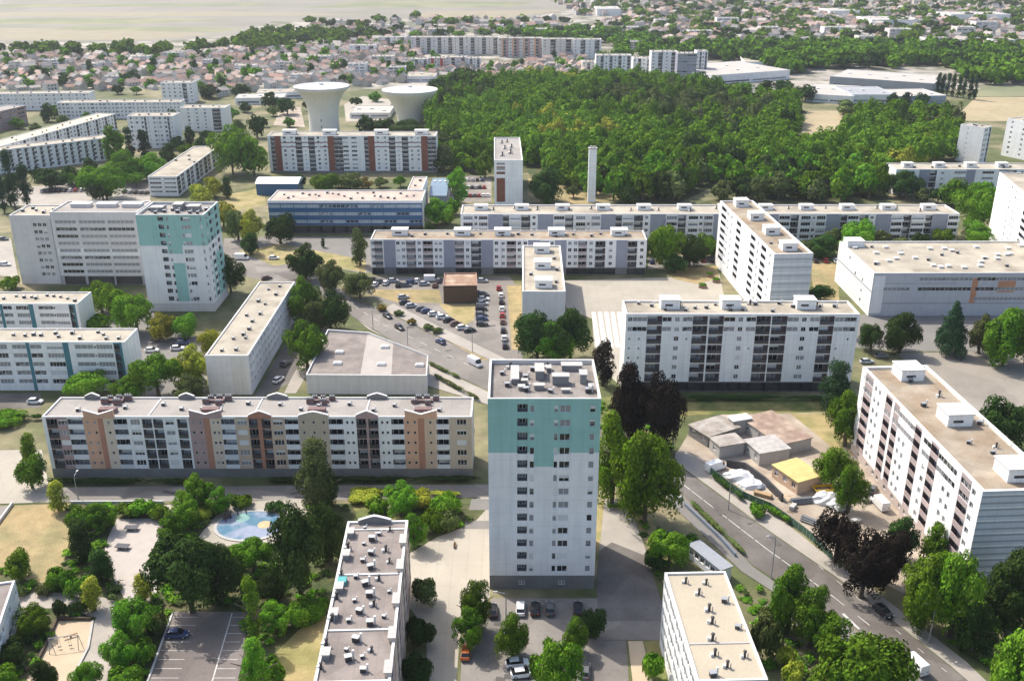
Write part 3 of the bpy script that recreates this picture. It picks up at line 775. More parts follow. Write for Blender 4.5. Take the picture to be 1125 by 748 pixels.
def vault(name, label, cat, FL, FR, BK, H, rise, wallm, roofm, ribs=0):
    p0, p1, p2 = G(*FL, H), G(*FR, H), G(*BK, H)
    ux = (p1 - p0).normalized(); uy = Vector((-ux.y, ux.x, 0)); L, W = (p1 - p0).length, (p2 - p0).dot(uy)
    c = (p0 + ux * L / 2 + uy * W / 2)
    t = thing(name, label, cat, (c.x, c.y, 0), math.atan2(ux.y, ux.x))
    m = MB(); m.box(-L / 2, L / 2, -W / 2, W / 2, 0, H); m.build('wall', [wallm], t)
    m = MB(); n = 12
    pr = [(-W / 2 - .4 + (W + .8) * i / n, H + 0.02 + rise * math.sin(math.pi * i / n)) for i in range(n + 1)]
    for (y0, z0), (y1, z1) in zip(pr, pr[1:]):
        m.quad((-L / 2 - .4, y0, z0), (L / 2 + .4, y0, z0), (L / 2 + .4, y1, z1), (-L / 2 - .4, y1, z1))
    m.poly([(-L / 2 - .4, y, z) for y, z in pr][::-1]); m.poly([(L / 2 + .4, y, z) for y, z in pr])
    ro = m.build('roof', [roofm], t)
    for i in range(ribs):
        m = MB(); m.box(-.5, .5, -1.0, 1.0, 0, .5); m.build('skylight', [FRAME], ro, (L * ((i + .5) / ribs - .5), 0, H + rise - 0.1))
    return t
vault('sports_hall', 'small hall with curved white roof and dark blue walls, left of the blue school', 'hall', (281, 202), (327, 202), (268, 195.5), 5.6, 1.6, BLUE, mat('white_sheet_roof', (0.74, 0.74, 0.74), var=0.05))
vault('greenhouse_wing', 'annex with blue-grey curved glazed roof, right of the blue school', 'hall', (472, 215), (490, 215), (489, 196), 7.0, 2.4, BLUEGREY, mat('blue_sheet_roof', (0.16, 0.23, 0.30), var=0.1, rough=0.4), 3)

# --- red-brown and white slab in front of the water towers
hb = [(.02, '-'), (.028, 'M'), (.045, '-', BROWN), (.05, 'w'), (.05, 'w'), (.045, 'M'), (.045, 's'), (.045, 'M'), (.05, 'w'), (.04, 'w'), (.045, '-', BROWN), (.03, 'M'), (.03, 'M')]
b = B('apartment_block', 'eight storey white slab with red-brown panels, in front of the two water towers', (293.4, 149.3), (478.8, 149.3), (294.5, 144.5), 19.6, seed=33)
b.facade('front', 1.0, 2.28, 8, hb + [(.04, 'F'), (.02, '-'), (.04, 'F'), (.03, '-')] + hb, wall=WHITE, rail=RAILP, ground=DARKBASE, inner=LOGGP, paint=[(.05, .38, z, z + .55, BROWN) for z in (13.4, 15.7)] + [(.61, .97, z, z + .55, BROWN) for z in (13.4, 15.7)], shut=0.2)
b.plainwall = WHITE; b.roof(GRAVC, RIM, 0.4, 0.4)
for f in (.12, .36, .67, .91): b.lift(f, .5, 7, 4, 2.2)
b.finish()

# --- narrow tower before the wood
b = B('tower_block', 'slim white tower with a brown window strip, beside the wood', (542.8, 176), (573.3, 176), (542.8, 151), 21.6, axis='left', L=13.2, seed=34, cat='tower block')
b.facade('front', 1.5, 2.4, 8, [(.08, '-'), (.30, '------RR', None), (.06, '-'), (.5, '-'), (.06, '-')], wall=WHITE, paint=[(.08, .38, 2.0, 13.2, BROWN), (.08, .38, 15.0, 16.2, BROWN), (.08, .38, 17.6, 18.6, BROWN)], rail=RAILP)
b.plainwall = WHITE; b.roof(GRAVG, RIM, 0.5, 0.5)
b.vents([(.3, .2), (.6, .3), (.4, .5), (.65, .55), (.5, .8), (.3, .75)], 2, 1.4)
b.finish()

# --- very long slab behind
qb = [(4, '-'), (24, 'P'), (10, 'w'), (22, 'P'), (32, '-', BLUEGREY), (14, 'M'), (26, 'P'), (20, 'M'), (16, 'w'), (34, '-', BLUEGREY), (26, 'P'), (18, 'M')] * 4 + [(30, 'P'), (16, 'M'), (34, '-', BLUEGREY), (24, 'P')]
b = B('apartment_block', 'very long low white and grey slab below the wood', (506, 235), (1054.5, 234.7), (1038.5, 224.7), 12.0, seed=35)
b.facade('front', 0.8, 2.68, 4, qb, wall=WHITE2, inner=LOGG, shut=0.2)
b.plainwall = WHITE2; b.roof(GRAVC, RIM, 0.5, 0.5)
for i in range(12): b.lift(.04 + i * .083, .6, 5.5, 3.2, 1.9)
b.vents(V(20, 51), 2)
b.finish()

# --- small brown kiosk building in the car park
b = B('kiosk', 'small dark brown latticed cube building in the car park', (487, 314), (524, 313.5), (487.5, 300), 6.4, seed=36, cat='small building')
LAT = mat('brown_lattice', (0.075, 0.05, 0.035), var=0.3, scale=1.5)
b.plainwall = LAT
b.facade('front', 0.2, 1.05, 5, [(1, '-'), (.9, 'D')] * 9, wall=LAT, inner=DARKMET, doors=False) if False else b.plain('front', LAT)
b.roof(mat('brown_roof', (0.27, 0.17, 0.11), var=0.2, grain=0.15, col2=(0.4, 0.3, 0.22), c2scale=0.25), mat('brown_rim', (0.33, 0.2, 0.15)), 0.4, 0.3)
m = MB()
for i in range(14):
    for j in range(6):
        x = -b.L / 2 + (i + .5) * b.L / 14; z = .6 + j * .9
        m.box(x - .16, x + .16, -b.W / 2 - .07, -b.W / 2 - .002, z, z + .35)
m.build('lattice_screen', [mat('brown_lattice_light', (0.30, 0.17, 0.08), var=0.2)], b.root)
b.finish()

# --- stair-stepping slabs in the upper left
def far_slab(label, FL, FR, BK, H, nf, front, right=None, left=None, wall=WHITE2, roof=GRAVC, axis='front', lifts=0, W=None, L=None, seed=50, cat='apartment building', name='apartment_block', rail=RAILW, group=None, shut=0.2):
    b = B(name, label, FL, FR, BK, H, axis=axis, W=W, L=L, seed=seed, cat=cat, group=group)
    fh = (H - 1.2) / nf
    b.facade('front', 0.8, fh, nf, front, wall=wall, rail=rail, shut=shut)
    if right: b.facade('right', 0.8, fh, nf, right, wall=wall, rail=rail, shut=shut)
    if left: b.facade('left', 0.8, fh, nf, left, wall=wall, rail=rail, shut=shut)
    b.plainwall = wall
    b.roof(roof, RIM, 0.4, 0.4)
    for i in range(lifts): b.lift((i + .5) / lifts, .5, 5, 3.5, 2.0)
    if nf > 2: b.vents(V(max(4, int(b.L / 9)), seed), 0)
    return b.finish()
far_slab('short slab with striped end wall and dark red loggias', (162, 194), (192.5, 195), (213, 160.5), 9.6, 4, [(.05, '-'), (.4, 'R'), (.1, '-'), (.4, 'R'), (.05, '-')], right=[(.6, 'M'), (.2, '-'), (.6, 'L'), (.5, '-')] * 5, axis='left', rail=RAILP, seed=51)
far_slab('white slab with dark vertical stripes, behind the poplars at the left edge', (-30, 168.5), (119.5, 151), (118, 147.5), 12.5, 5, [(.6, '-'), (.5, 'M'), (.3, 's'), (.5, '-'), (.4, 'M'), (.4, 'w')] * 9, W=11, seed=52, right=[(1, '-')])
far_slab('long low white slab with cream roof, behind the striped slab', (-40, 172), (126.5, 125), (124, 122.5), 10.5, 4, [(1, 'w'), (1, 'w'), (.6, 'M')] * 14, W=13, seed=53, roof=mat('roof_cream_bright', (0.54, 0.47, 0.34), var=0.1, grain=0.08))
far_slab('squarish white block behind dark conifers', (139, 127.5), (190, 127.5), (141, 124), 19.0, 7, [(.4, '-'), (1, 'w'), (.4, 's'), (1, 'w'), (.3, '-'), (1, 'w'), (.5, 'M'), (1, 's')] * 2, W=13, seed=54)
far_slab('long white slab with rows of small windows, left of the tall white block', (62, 113), (198, 112), (63, 110), 11.2, 4, [(1, 'w'), (1, 'w'), (1, '2')] * 10, W=12, seed=55, left=[(1, '-')])
far_slab('white block with a dark loggia shaft, right of the long white slab', (197, 118.5), (247, 118.5), (198, 114.3), 15.0, 6, [(.5, '-'), (1, 'w'), (1, 'w'), (1, 'w'), (.4, '-'), (1, 'M'), (.6, '-')], right=[(1, '-')], W=13, seed=56)
far_slab('tall plain white block rising above the long white slabs', (176, 91), (211, 91), (177, 88.5), 15, 5, [(1, 'w'), (1, 'w'), (1, 'w'), (1, 'w'), (.8, 'M'), (.4, '-'), (.7, 'w')], W=12, seed=57)
far_slab('long blue-white slab at the far left edge', (-20, 103.5), (98, 102), (97, 100), 12, 4, [(1, 'w'), (.8, 's')] * 14, W=12, seed=58)
far_slab('dark reddish slab at the far left edge', (-25, 128), (27.5, 116), (26, 113.5), 12, 4, [(1, 'R'), (.3, '-')] * 6, W=14, seed=59, wall=mat('dull_red_render', (0.33, 0.22, 0.21), var=0.1), roof=GRAVG)

# --- right edge
far_slab('tall white slab cut by the right edge, above the school', (1170, 250), (1230, 250), (1098, 189), 28.0, 10, [(1, '-')], left=[(.3, '-'), (1, '-'), (.6, 'w'), (.6, '2'), (.5, '-'), (.7, 'L'), (.6, 'w'), (.4, '-'), (1, '2'), (.8, 'L')], axis='left', L=14, seed=61, wall=WHITE)
far_slab('white slab with grey panels and dark windows, below the pair of white blocks', (985, 186), (1160, 186), (974, 182.3), 12.6, 4, [(.6, '-'), (1, 'R'), (.4, '-'), (.9, '-', BLUEGREY), (.6, 'M'), (1, 'w'), (.5, '-'), (1, 'R'), (.8, '-', BLUEGREY)] * 2, W=14, left=[(1, '-')], lifts=5, seed=62, wall=WHITE)
far_slab('white block with lit blank left wall, left of the white pair by the dry field', (1082, 140.5), (1112.6, 142), (1055.5, 136.6), 20.2, 7, [(.4, '-'), (1, 'w'), (1, 'w'), (.8, '-'), (1, 'M'), (.3, '-')], left=[(.3, '-'), (1, 's'), (1, '-')], axis='left', seed=63, wall=WHITE)
far_slab('white block cut by the right edge, right of the white pair by the dry field', (1140, 136), (1190, 136), (1107, 130), 21, 7, [(1, 'w')] * 5, left=[(1, 'w'), (1, 'w'), (.5, '-')], axis='left', L=20, seed=64, wall=WHITE)

# --- far apartment rows beyond the wood and the houses
for i, (x0, x1, yt, H, lab, wl, nf) in enumerate((
        (655, 694, 61, 17.5, 'pair-balconied white apartment block at the far edge of the wood', WHITE, 6), (696, 716, 64, 14, 'low white block between two white apartment blocks beyond the wood', WHITE, 4),
        (716, 745, 57, 22, 'left half of the big white block beyond the wood', WHITE, 7), (745, 766, 59, 23, 'dark glazed front of the big white block beyond the wood', BLUEGREY, 8), (766, 778, 56.5, 23, 'right end of the big white block beyond the wood', WHITE2, 7),
        (451, 498, 41, 17, 'grey far apartment row, left of the brick-striped one', GREYW, 6), (498, 548, 41, 18, 'pale far apartment row, middle of the skyline row', CREAM, 6), (548, 596, 42, 19, 'brick-striped far apartment row with orange strips', CREAM, 6), (596, 630, 43, 19, 'cream far apartment row right of the brick-striped one', CREAM, 6), (630, 661, 43.5, 19, 'pale far apartment row at the right end of the skyline row', WHITE2, 6),
        (451, 470, 65, 11, 'low far white block with a red bay, left part', WHITE2, 4), (470, 490, 64, 11, 'low far block with red bay, next to the far white block', CREAM, 4), (490, 512, 63, 12, 'low grey far block under the skyline row', GREYW, 4), (512, 528, 64, 11, 'low pale far block at the wood corner', WHITE2, 4),
        (383, 412, 50, 10, 'small far white block above the round funnel tower', WHITE, 3), (415, 446, 41, 9, 'long low far shed above the funnel tower', WHITE2, 3), (640, 660, 68, 9, 'pale small block at the corner of the wood', CREAM, 3))):
    rowc = [(1, 'w'), (.5, '-'), (1, 'M'), (.4, '-')] if i not in (3,) else [(1, 'R')]
    if i == 7: rowc = [(1, 'w'), (.8, '-', ORANGE), (1, 'M'), (1, '-', MAUVE), (.6, 'w')]
    if i == 11: rowc = [(1, 'w'), (1, '-', mat('far_red', (0.5, 0.1, 0.1))), (1, 'w')]
    far_slab(lab, (x0, yt), (x1, yt), None, H, nf, rowc * (2 if x1 - x0 < 35 else 4), W=14, seed=70 + i, wall=wl, roof=GRAVC, left=[(1, '-')])
# ------------------------------------------------------------------ ground, roads, lots
ZL = [0.0]
def sheet(name, px, m, kerb=0.0, world=None, kind='structure', dz=0.004):
    """one flat ground area; its outline is surveyed from the photo onto the ground plane"""
    ZL[0] += dz
    pts = world or [tuple(G(*p)[:2]) for p in px]
    b = MB(); z = ZL[0] + kerb
    b.prism(pts, z - max(kerb, 0.0) - (0.03 if kerb else 0), z, 0)
    o = b.build(name, [m]); o['kind'] = kind
    return z
def strip(name, px, width, m, kerb=0.0):
    """a band of constant width along a surveyed centre line"""
    P = [G(*p) for p in px]
    l, r = [], []
    for i, p in enumerate(P):
        d = (P[min(i + 1, len(P) - 1)] - P[max(i - 1, 0)]).normalized()
        n = Vector((-d.y, d.x, 0)) * width / 2
        l.append(tuple((p + n)[:2])); r.append(tuple((p - n)[:2]))
    return sheet(name, None, m, kerb, l + r[::-1])
ASPH = mat('asphalt', (0.119, 0.105, 0.095), var=0.10, scale=0.12, grain=0.12, col2=(0.155, 0.142, 0.13), c2scale=0.06, patch=.16)
ASPHP = mat('asphalt_pale', (0.18, 0.163, 0.146), var=0.10, scale=0.12, grain=0.12, col2=(0.225, 0.206, 0.185), c2scale=0.07, patch=.14)
ASPHD = mat('asphalt_parking', (0.154, 0.131, 0.121), var=0.08, scale=0.15, grain=0.07, col2=(0.19, 0.167, 0.153), c2scale=0.08, patch=.14)
PAVE = mat('pavement_pale', (0.324, 0.295, 0.259), var=0.10, scale=0.2, grain=0.06, col2=(0.34, 0.31, 0.27), c2scale=0.12, patch=.06)
PAVEG = mat('pavement_grey', (0.188, 0.178, 0.164), var=0.10, scale=0.2, grain=0.06)
PLAZA = mat('plaza_paving', (0.358, 0.326, 0.272), var=0.07, scale=0.15, grain=0.06, patch=.05, seam=3.0)
GRAVL = mat('gravel_lot_surface', (0.293, 0.262, 0.223), var=0.10, scale=0.2, grain=0.22, col2=(0.25, 0.225, 0.19), c2scale=0.05, patch=.10)
SAND = mat('sand', (0.46, 0.368, 0.258), var=0.07, scale=0.3, grain=0.06)
DIRT = mat('pale_dirt', (0.405, 0.345, 0.276), var=0.13, scale=0.3, grain=0.18, col2=(0.30, 0.245, 0.19), c2scale=0.10, patch=.10)
LAWN = mat('lawn_green', (0.085, 0.12, 0.03), var=0.25, scale=0.4, grain=0.2, col2=(0.20, 0.18, 0.065), c2scale=0.1)
LAWND = mat('lawn_dry', (0.306, 0.234, 0.117), var=0.22, scale=0.35, grain=0.25, col2=(0.21, 0.185, 0.085), c2scale=0.09, c2at=.55, patch=.08)
LAWNM = mat('lawn_mixed', (0.22, 0.20, 0.075), var=0.2, scale=0.3, grain=0.18, col2=(0.34, 0.27, 0.13), c2scale=0.12, c2at=0.5)
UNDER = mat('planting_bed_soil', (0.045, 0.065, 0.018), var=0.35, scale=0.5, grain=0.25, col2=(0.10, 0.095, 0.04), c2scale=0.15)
BASE = mat('estate_ground', (0.085, 0.10, 0.035), var=0.35, scale=0.2, grain=0.3, col2=(0.22, 0.19, 0.11), c2scale=0.03, c2at=0.54)
PAINT = mat('road_paint', (0.52, 0.51, 0.48), var=0.3, scale=0.8)
FIELDT = mat('field_straw', (0.258, 0.221, 0.154), var=0.10, scale=0.05, grain=0.0, col2=(0.25, 0.22, 0.145), c2scale=0.02)
FIELDP = mat('field_pale', (0.226, 0.206, 0.175), var=0.08, scale=0.02, col2=(0.19, 0.18, 0.145), c2scale=0.006)
FIELDG = mat('field_green', (0.16, 0.173, 0.096), var=0.12, scale=0.03, col2=(0.22, 0.215, 0.12), c2scale=0.01)
SUBURB = mat('suburb_ground', (0.128, 0.128, 0.085), var=0.25, scale=0.05, col2=(0.33, 0.30, 0.26), c2scale=0.025, c2w=0.06)
b = MB(); b.quad((-4000, -200, 0), (4000, -200, 0), (4000, 7800, 0), (-4000, 7800, 0)); b.build('ground', [BASE])['kind'] = 'structure'
# far land
d1 = G(0, 98).y
sheet('suburb_ground', None, SUBURB, world=[(-3900, d1), (3900, d1), (3900, 7700), (-3900, 7700)], dz=0.01)
FIELDN = mat('field_stubble', (0.37, 0.30, 0.185), var=0.12, scale=0.2, grain=0.12, col2=(0.31, 0.26, 0.15), c2scale=0.03)
sheet('far_plain', [(-60, 46.5), (170, 46), (255, 40), (300, 24), (450, 21), (560, 22), (640, 10), (600, -14), (-60, -14)], FIELDP, dz=0.012)
for px, m in (([(-60, 44), (160, 44), (235, 38), (150, 33), (-60, 30)], FIELDT), ([(-60, 27), (140, 27), (260, 22), (120, 20), (-60, 21)], FIELDG), ([(330, 9), (560, 8), (590, 2.5), (400, 1.5)], FIELDG), ([(60, 33), (240, 36), (270, 31), (80, 29)], FIELDG), ([(-60, 14), (250, 13), (420, 17), (180, 18.5), (-60, 18)], FIELDT), ([(450, 20), (560, 20), (625, 11), (470, 13)], FIELDT), ([(-60, 9), (300, 7), (280, 4), (-60, 5)], FIELDG)):
    sheet('field', px, m, dz=0.012)
sheet('field', [(1046, 133), (1140, 134), (1140, 107), (1072, 107)], FIELDN)
sheet('field', [(1072, 106.5), (1140, 106.5), (1140, 95), (1078, 95)], FIELDG)
sheet('field', [(878, 156), (912, 156), (943, 136), (930, 122), (888, 122), (878, 140)], FIELDN)
sheet('field', [(1020, 72), (1060, 78), (1058, 66), (1022, 66)], FIELDN)
sheet('yard', [(380, 134), (420, 133), (432, 110), (398, 106), (378, 115)], PLAZA)
sheet('yard', [(300, 138), (335, 140), (330, 118), (308, 120)], DIRT)
sheet('yard', [(775, 112), (860, 118), (890, 100), (800, 88), (780, 95)], PAVEG)
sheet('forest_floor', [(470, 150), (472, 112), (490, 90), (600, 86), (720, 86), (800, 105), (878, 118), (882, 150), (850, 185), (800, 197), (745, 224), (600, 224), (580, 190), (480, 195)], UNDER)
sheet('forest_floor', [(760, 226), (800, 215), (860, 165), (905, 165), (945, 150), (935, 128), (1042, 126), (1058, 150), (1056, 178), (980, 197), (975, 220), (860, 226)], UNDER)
sheet('path', [(838, 195), (880, 160), (888, 163), (850, 198)], DIRT)
sheet('clearing', [(580, 215), (580, 196), (625, 205), (700, 220), (640, 226)], LAWND)
# streets of the upper left
ZL[0] = 0.0120
sheet('yard', [(0, 226), (40, 226), (165, 222), (165, 205), (100, 200), (0, 208)], PAVE)
sheet('car_park', [(45, 214), (112, 212), (112, 198), (60, 198)], ASPHP)
sheet('car_park', [(134, 216), (176, 216), (170, 196), (140, 196)], ASPHP)
sheet('yard', [(-30, 300), (20, 305), (12, 262), (-30, 262)], PAVE)
sheet('car_park', [(485, 222), (540, 222), (540, 195), (505, 192)], ASPHP)
sheet('yard', [(285, 260), (560, 262), (560, 300), (395, 300), (330, 285), (285, 275)], PAVEG)
sheet('lawn', [(262, 276), (310, 268), (402, 286), (402, 300), (340, 288), (300, 292)], LAWNM)
sheet('lawn', [(240, 216), (290, 206), (292, 225), (242, 236)], LAWNM)
# crossroads and the avenue
ZL[0] = 0.0124
sheet('crossroads', [(246, 262), (288, 262), (330, 284), (352, 300), (325, 312), (290, 308), (262, 302), (244, 285)], ASPHP)
sheet('road', [(300, 300), (335, 294), (365, 312), (395, 332), (421, 341.5), (520, 388.5), (640, 440), (700, 478), (741, 508), (842, 582), (938, 648), (1045, 733), (1085, 766), (1020, 766), (995, 730), (945, 694), (826, 620), (793, 585), (749, 542), (722, 522), (690, 502), (640, 472), (560, 440), (530, 426), (470, 398), (430, 374), (392, 351), (350, 322)], ASPH)
sheet('road', [(330, 296), (365, 312.5), (395, 332.5), (421, 342.2), (520, 389.2), (600, 424), (588, 448), (530, 425.5), (470, 397.4), (430, 373.4), (392, 350.4), (352, 322)], ASPHP)
# pavement with a kerb, avenue's far side
sheet('pavement', [(741.5, 507), (842, 581.2), (938, 647), (1045, 732), (1082, 764), (1100, 764), (1060, 726), (962, 650), (905, 608), (852, 566), (800, 528), (756, 497), (742, 497)], PAVE, kerb=0.12)
sheet('pavement', [(421, 340.6), (520, 387.8), (560, 405), (575, 404), (530, 382), (470, 353), (432, 334)], PAVE, kerb=0.12)
sheet('pavement', [(395, 353.5), (430, 375.5), (470, 399.5), (530, 428), (560, 443), (540, 446), (470, 424), (472, 408), (470, 396), (405, 362)], PAVE, kerb=0.12)
sheet('pavement', [(749, 543.5), (793, 587), (826, 622), (860, 646), (852, 652), (815, 628), (775, 590), (735, 552), (724, 532)], PAVEG, kerb=0.12)
sheet('pavement', [(860, 648), (945, 696), (995, 732), (1018, 766), (960, 766), (900, 715), (850, 660)], PAVEG, kerb=0.12)
# painted marks on the avenue
def dashes(px, dash, gap, wd):
    P = [G(*p) for p in px]
    for p, q in zip(P, P[1:]):
        L = (q - p).length; d = (q - p).normalized(); n = Vector((-d.y, d.x, 0)) * wd / 2; s_ = 0.0
        while s_ < L:
            a, c = p + d * s_, p + d * min(s_ + dash, L)
            yield [tuple((a + n)[:2]), tuple((c + n)[:2]), tuple((c - n)[:2]), tuple((a - n)[:2])]
            s_ += dash + gap
for pts in dashes([(735, 520), (842, 602.7), (915, 655)], 4.0, 0.4, .18): sheet('road_marking', None, PAINT, world=pts, dz=0.0012)
for pts in dashes([(926, 674), (944, 691)], 9, 1, .5): sheet('road_marking', None, PAINT, world=pts, dz=0.0012)
for pts in dashes([(915, 655), (1000, 722), (1050, 764)], 3.0, 3.5, .15): sheet('road_marking', None, PAINT, world=pts, dz=0.0012)
for pts in dashes([(780, 531), (880, 605), (960, 672), (1040, 738)], 1.5, 4.0, .12): sheet('road_marking', None, PAINT, world=pts, dz=0.0012)
for pts in dashes([(360, 318), (420, 356), (520, 404)], 3.0, 4.0, .2): sheet('road_marking', None, PAINT, world=pts, dz=0.0012)
# car park by the five storey slab
ZL[0] = 0.02
sheet('car_park', [(402, 304), (560, 304), (573, 322), (574, 396), (545, 401), (505, 380), (440, 343), (425, 335), (402, 320)], ASPHP)
sheet('lawn', [(409, 318), (482, 318), (486, 333), (435, 332), (409, 324)], LAWND)
sheet('lawn', [(482, 334), (522, 334), (521, 352), (510, 357), (494, 347)], LAWNM)
sheet('lawn', [(557, 314), (573, 314), (574, 385), (562, 384)], LAWND)
sheet('lawn', [(425, 336), (445, 342), (500, 372), (540, 395), (530, 396), (470, 362), (425, 343)], LAWND)
sheet('lawn', [(472, 402), (530, 430), (550, 442), (540, 444), (480, 418)], LAWNM)
# plaza
ZL[0] = 0.0132
sheet('plaza', [(618, 308), (735, 305), (765, 297), (790, 300), (800, 345), (690, 350), (650, 350), (622, 338)], PLAZA)
sheet('paved_court', [(650, 343), (692, 343), (700, 440), (655, 400), (652, 375)], PLAZA)
STR = mat('white_paving_stripe', (0.74, 0.73, 0.70), var=0.05)
for i in range(6):
    x = 651 + i * 7
    sheet('paving_stripe', [(x - 1, 343), (x + 3, 343), (x + 9, 381), (x + 4, 381)], STR, dz=0.001)
sheet('lawn', [(735, 296), (788, 292), (790, 306), (765, 312), (738, 306)], LAWND)
sheet('lawn', [(890, 290), (920, 290), (922, 330), (895, 330)], LAWND)
sheet('car_park', [(712, 296), (788, 290), (788, 282), (712, 284)], ASPHP)
# around the school and the gravel lot
ZL[0] = 0.0136
sheet('yard', [(935, 346), (1180, 341), (1180, 386), (990, 386), (940, 382)], PAVEG)
sheet('gravel_lot', [(985, 388), (1180, 384), (1180, 480), (1090, 478), (1065, 455), (1015, 412)], GRAVL)
sheet('verge', [(1000, 402), (1018, 412), (1068, 456), (1130, 500), (1130, 512), (1050, 445)], LAWND)
sheet('lawn', [(660, 436), (945, 436), (945, 452), (760, 456), (660, 470)], LAWN)
# building site
ZL[0] = 0.0140
sheet('building_site', [(742, 500), (760, 470), (800, 452), (940, 452), (943, 500), (985, 560), (1060, 640), (1000, 655), (945, 628), (905, 604), (852, 563), (800, 527), (756, 496)], DIRT)
sheet('weeds', [(868, 454), (905, 454), (925, 480), (930, 505), (900, 480)], LAWNM)
sheet('weeds', [(905, 454), (942, 454), (942, 500), (935, 500)], LAWND)
# foot of the tall tower
ZL[0] = 0.0144
sheet('forecourt', [(524, 545), (538, 545), (538, 655), (518, 672), (505, 700), (500, 766), (470, 766), (468, 690), (446, 662), (446, 610), (480, 590), (520, 575)], PLAZA)
sheet('paved_step', [(518, 548), (538, 548), (538, 560), (515, 560)], PAVEG); sheet('paved_step', [(512, 572), (538, 572), (538, 581), (508, 581)], PAVEG)
sheet('car_park', [(505, 766), (508, 700), (522, 676), (542, 657), (658, 657), (662, 700), (664, 766)], ASPHP)
sheet('pavement', [(555, 716), (580, 716), (590, 766), (556, 766)], PAVEG)
sheet('footpath', [(654, 590), (664, 548), (690, 552), (698, 572), (712, 612), (672, 596), (655, 610)], PAVE)
sheet('footpath', [(654, 608), (672, 595.5), (711, 611), (727, 662), (730, 702), (658, 702)], ASPH)  # shaded half of the path: darker asphalt puts the tower's shade into the colour
sheet('lane', [(655, 682), (732, 682), (732, 703), (655, 703)], ASPHP)
sheet('lane', [(660, 703.5), (688, 703.5), (692, 766), (664, 766)], ASPHP)
sheet('footpath', [(690, 704), (706, 704), (722, 766), (697, 766)], SAND)
sheet('lawn', [(707, 704), (728, 704), (735, 766), (722, 766)], LAWN)
sheet('lawn', [(652, 560), (664, 548), (660, 590), (654, 640)], LAWNM)
sheet('verge', [(690, 556), (705, 556), (735, 600), (742, 640), (728, 640), (712, 600)], LAWNM)
# park at the lower left
ZL[0] = 0.0148
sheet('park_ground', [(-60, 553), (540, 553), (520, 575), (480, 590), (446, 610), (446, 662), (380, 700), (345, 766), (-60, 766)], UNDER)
sheet('lane', [(-40, 536), (538, 532), (538, 546), (385, 549), (-40, 552)], ASPHP)
sheet('plaza', [(-60, 495), (46, 494), (56, 546), (70, 551), (-60, 555)], PLAZA)
sheet('lawn', [(-60, 556), (14, 555), (78, 553), (84, 585), (60, 640), (38, 640), (-60, 600)], LAWND)
sheet('lane', [(-60, 555.5), (12, 555.5), (-12, 590), (-60, 590)], ASPHP)
sheet('gravel_court', [(128, 570), (178, 569), (182, 588), (180, 612), (172, 650), (158, 668), (140, 664), (122, 630), (114, 608), (119, 590)], mat('court_gravel', (0.414, 0.369, 0.333), var=0.06, grain=0.06))
sheet('footpath', [(178, 555), (196, 553), (188, 572), (178, 575)], PLAZA)
sheet('footpath', [(18, 657), (40, 650), (100, 652), (140, 664), (158, 668), (140, 700), (118, 750), (112, 766), (72, 766), (100, 690), (106, 678), (60, 668), (20, 668)], PAVE)
sheet('playground', [(62, 681), (102, 681), (98, 712), (76, 752), (70, 766), (18, 766), (40, 728), (52, 705)], SAND)
sheet('terrace', [(218, 590), (232, 572), (254, 552), (330, 548), (338, 562), (322, 575), (300, 598), (240, 600)], PLAZA)
sheet('lawn', [(385, 549), (440, 547), (470, 556), (475, 580), (446, 600), (395, 575)], LAWN)
sheet('lawn', [(330, 690), (362, 674), (352, 766), (285, 766), (300, 720)], LAWNM)
sheet('car_park', [(189, 672), (272, 672), (268, 715), (258, 766), (156, 766)], ASPHD)
PKZ = ZL[0]
a = [G(*p) for p in ((189.5, 673.5), (156.5, 766), (255, 673.5), (228, 766), (271, 673.5), (258, 766))]
def seg(p, q, wd, z):
    d = (q - p).normalized(); n = Vector((-d.y, d.x, 0)) * wd / 2
    sheet('parking_line', None, PAINT, world=[tuple((p + n)[:2]), tuple((q + n)[:2]), tuple((q - n)[:2]), tuple((p - n)[:2])], dz=0.001)
seg(a[2], a[3], .22, 0); seg(a[0], a[1], .3, 0)
for k in range(11):
    t = (k + .5) / 9.5
    p, q = a[0].lerp(a[1], t), a[2].lerp(a[3], t); r_ = a[4].lerp(a[5], t)
    dx = Vector((5.0, 0, 0))
    seg(p + Vector((0.3, 0, 0)), p + dx, .12, 0); seg(q + Vector((.2, 0, 0)), r_ - Vector((.4, 0, 0)), .12, 0)
# car parks between the left slabs
ZL[0] = 0.0152
sheet('car_park', [(100, 330), (150, 330), (230, 380), (225, 440), (150, 440), (155, 385), (110, 360)], PAVEG)
sheet('lane', [(280, 440), (335, 412), (358, 362), (340, 345), (322, 362), (280, 436)], ASPH)
sheet('lane', [(-60, 448), (45, 448), (45, 432), (-60, 432)], ASPH)
sheet('pavement', [(325, 432), (337, 412), (360, 362), (352, 360), (322, 412), (312, 432)], PAVE)

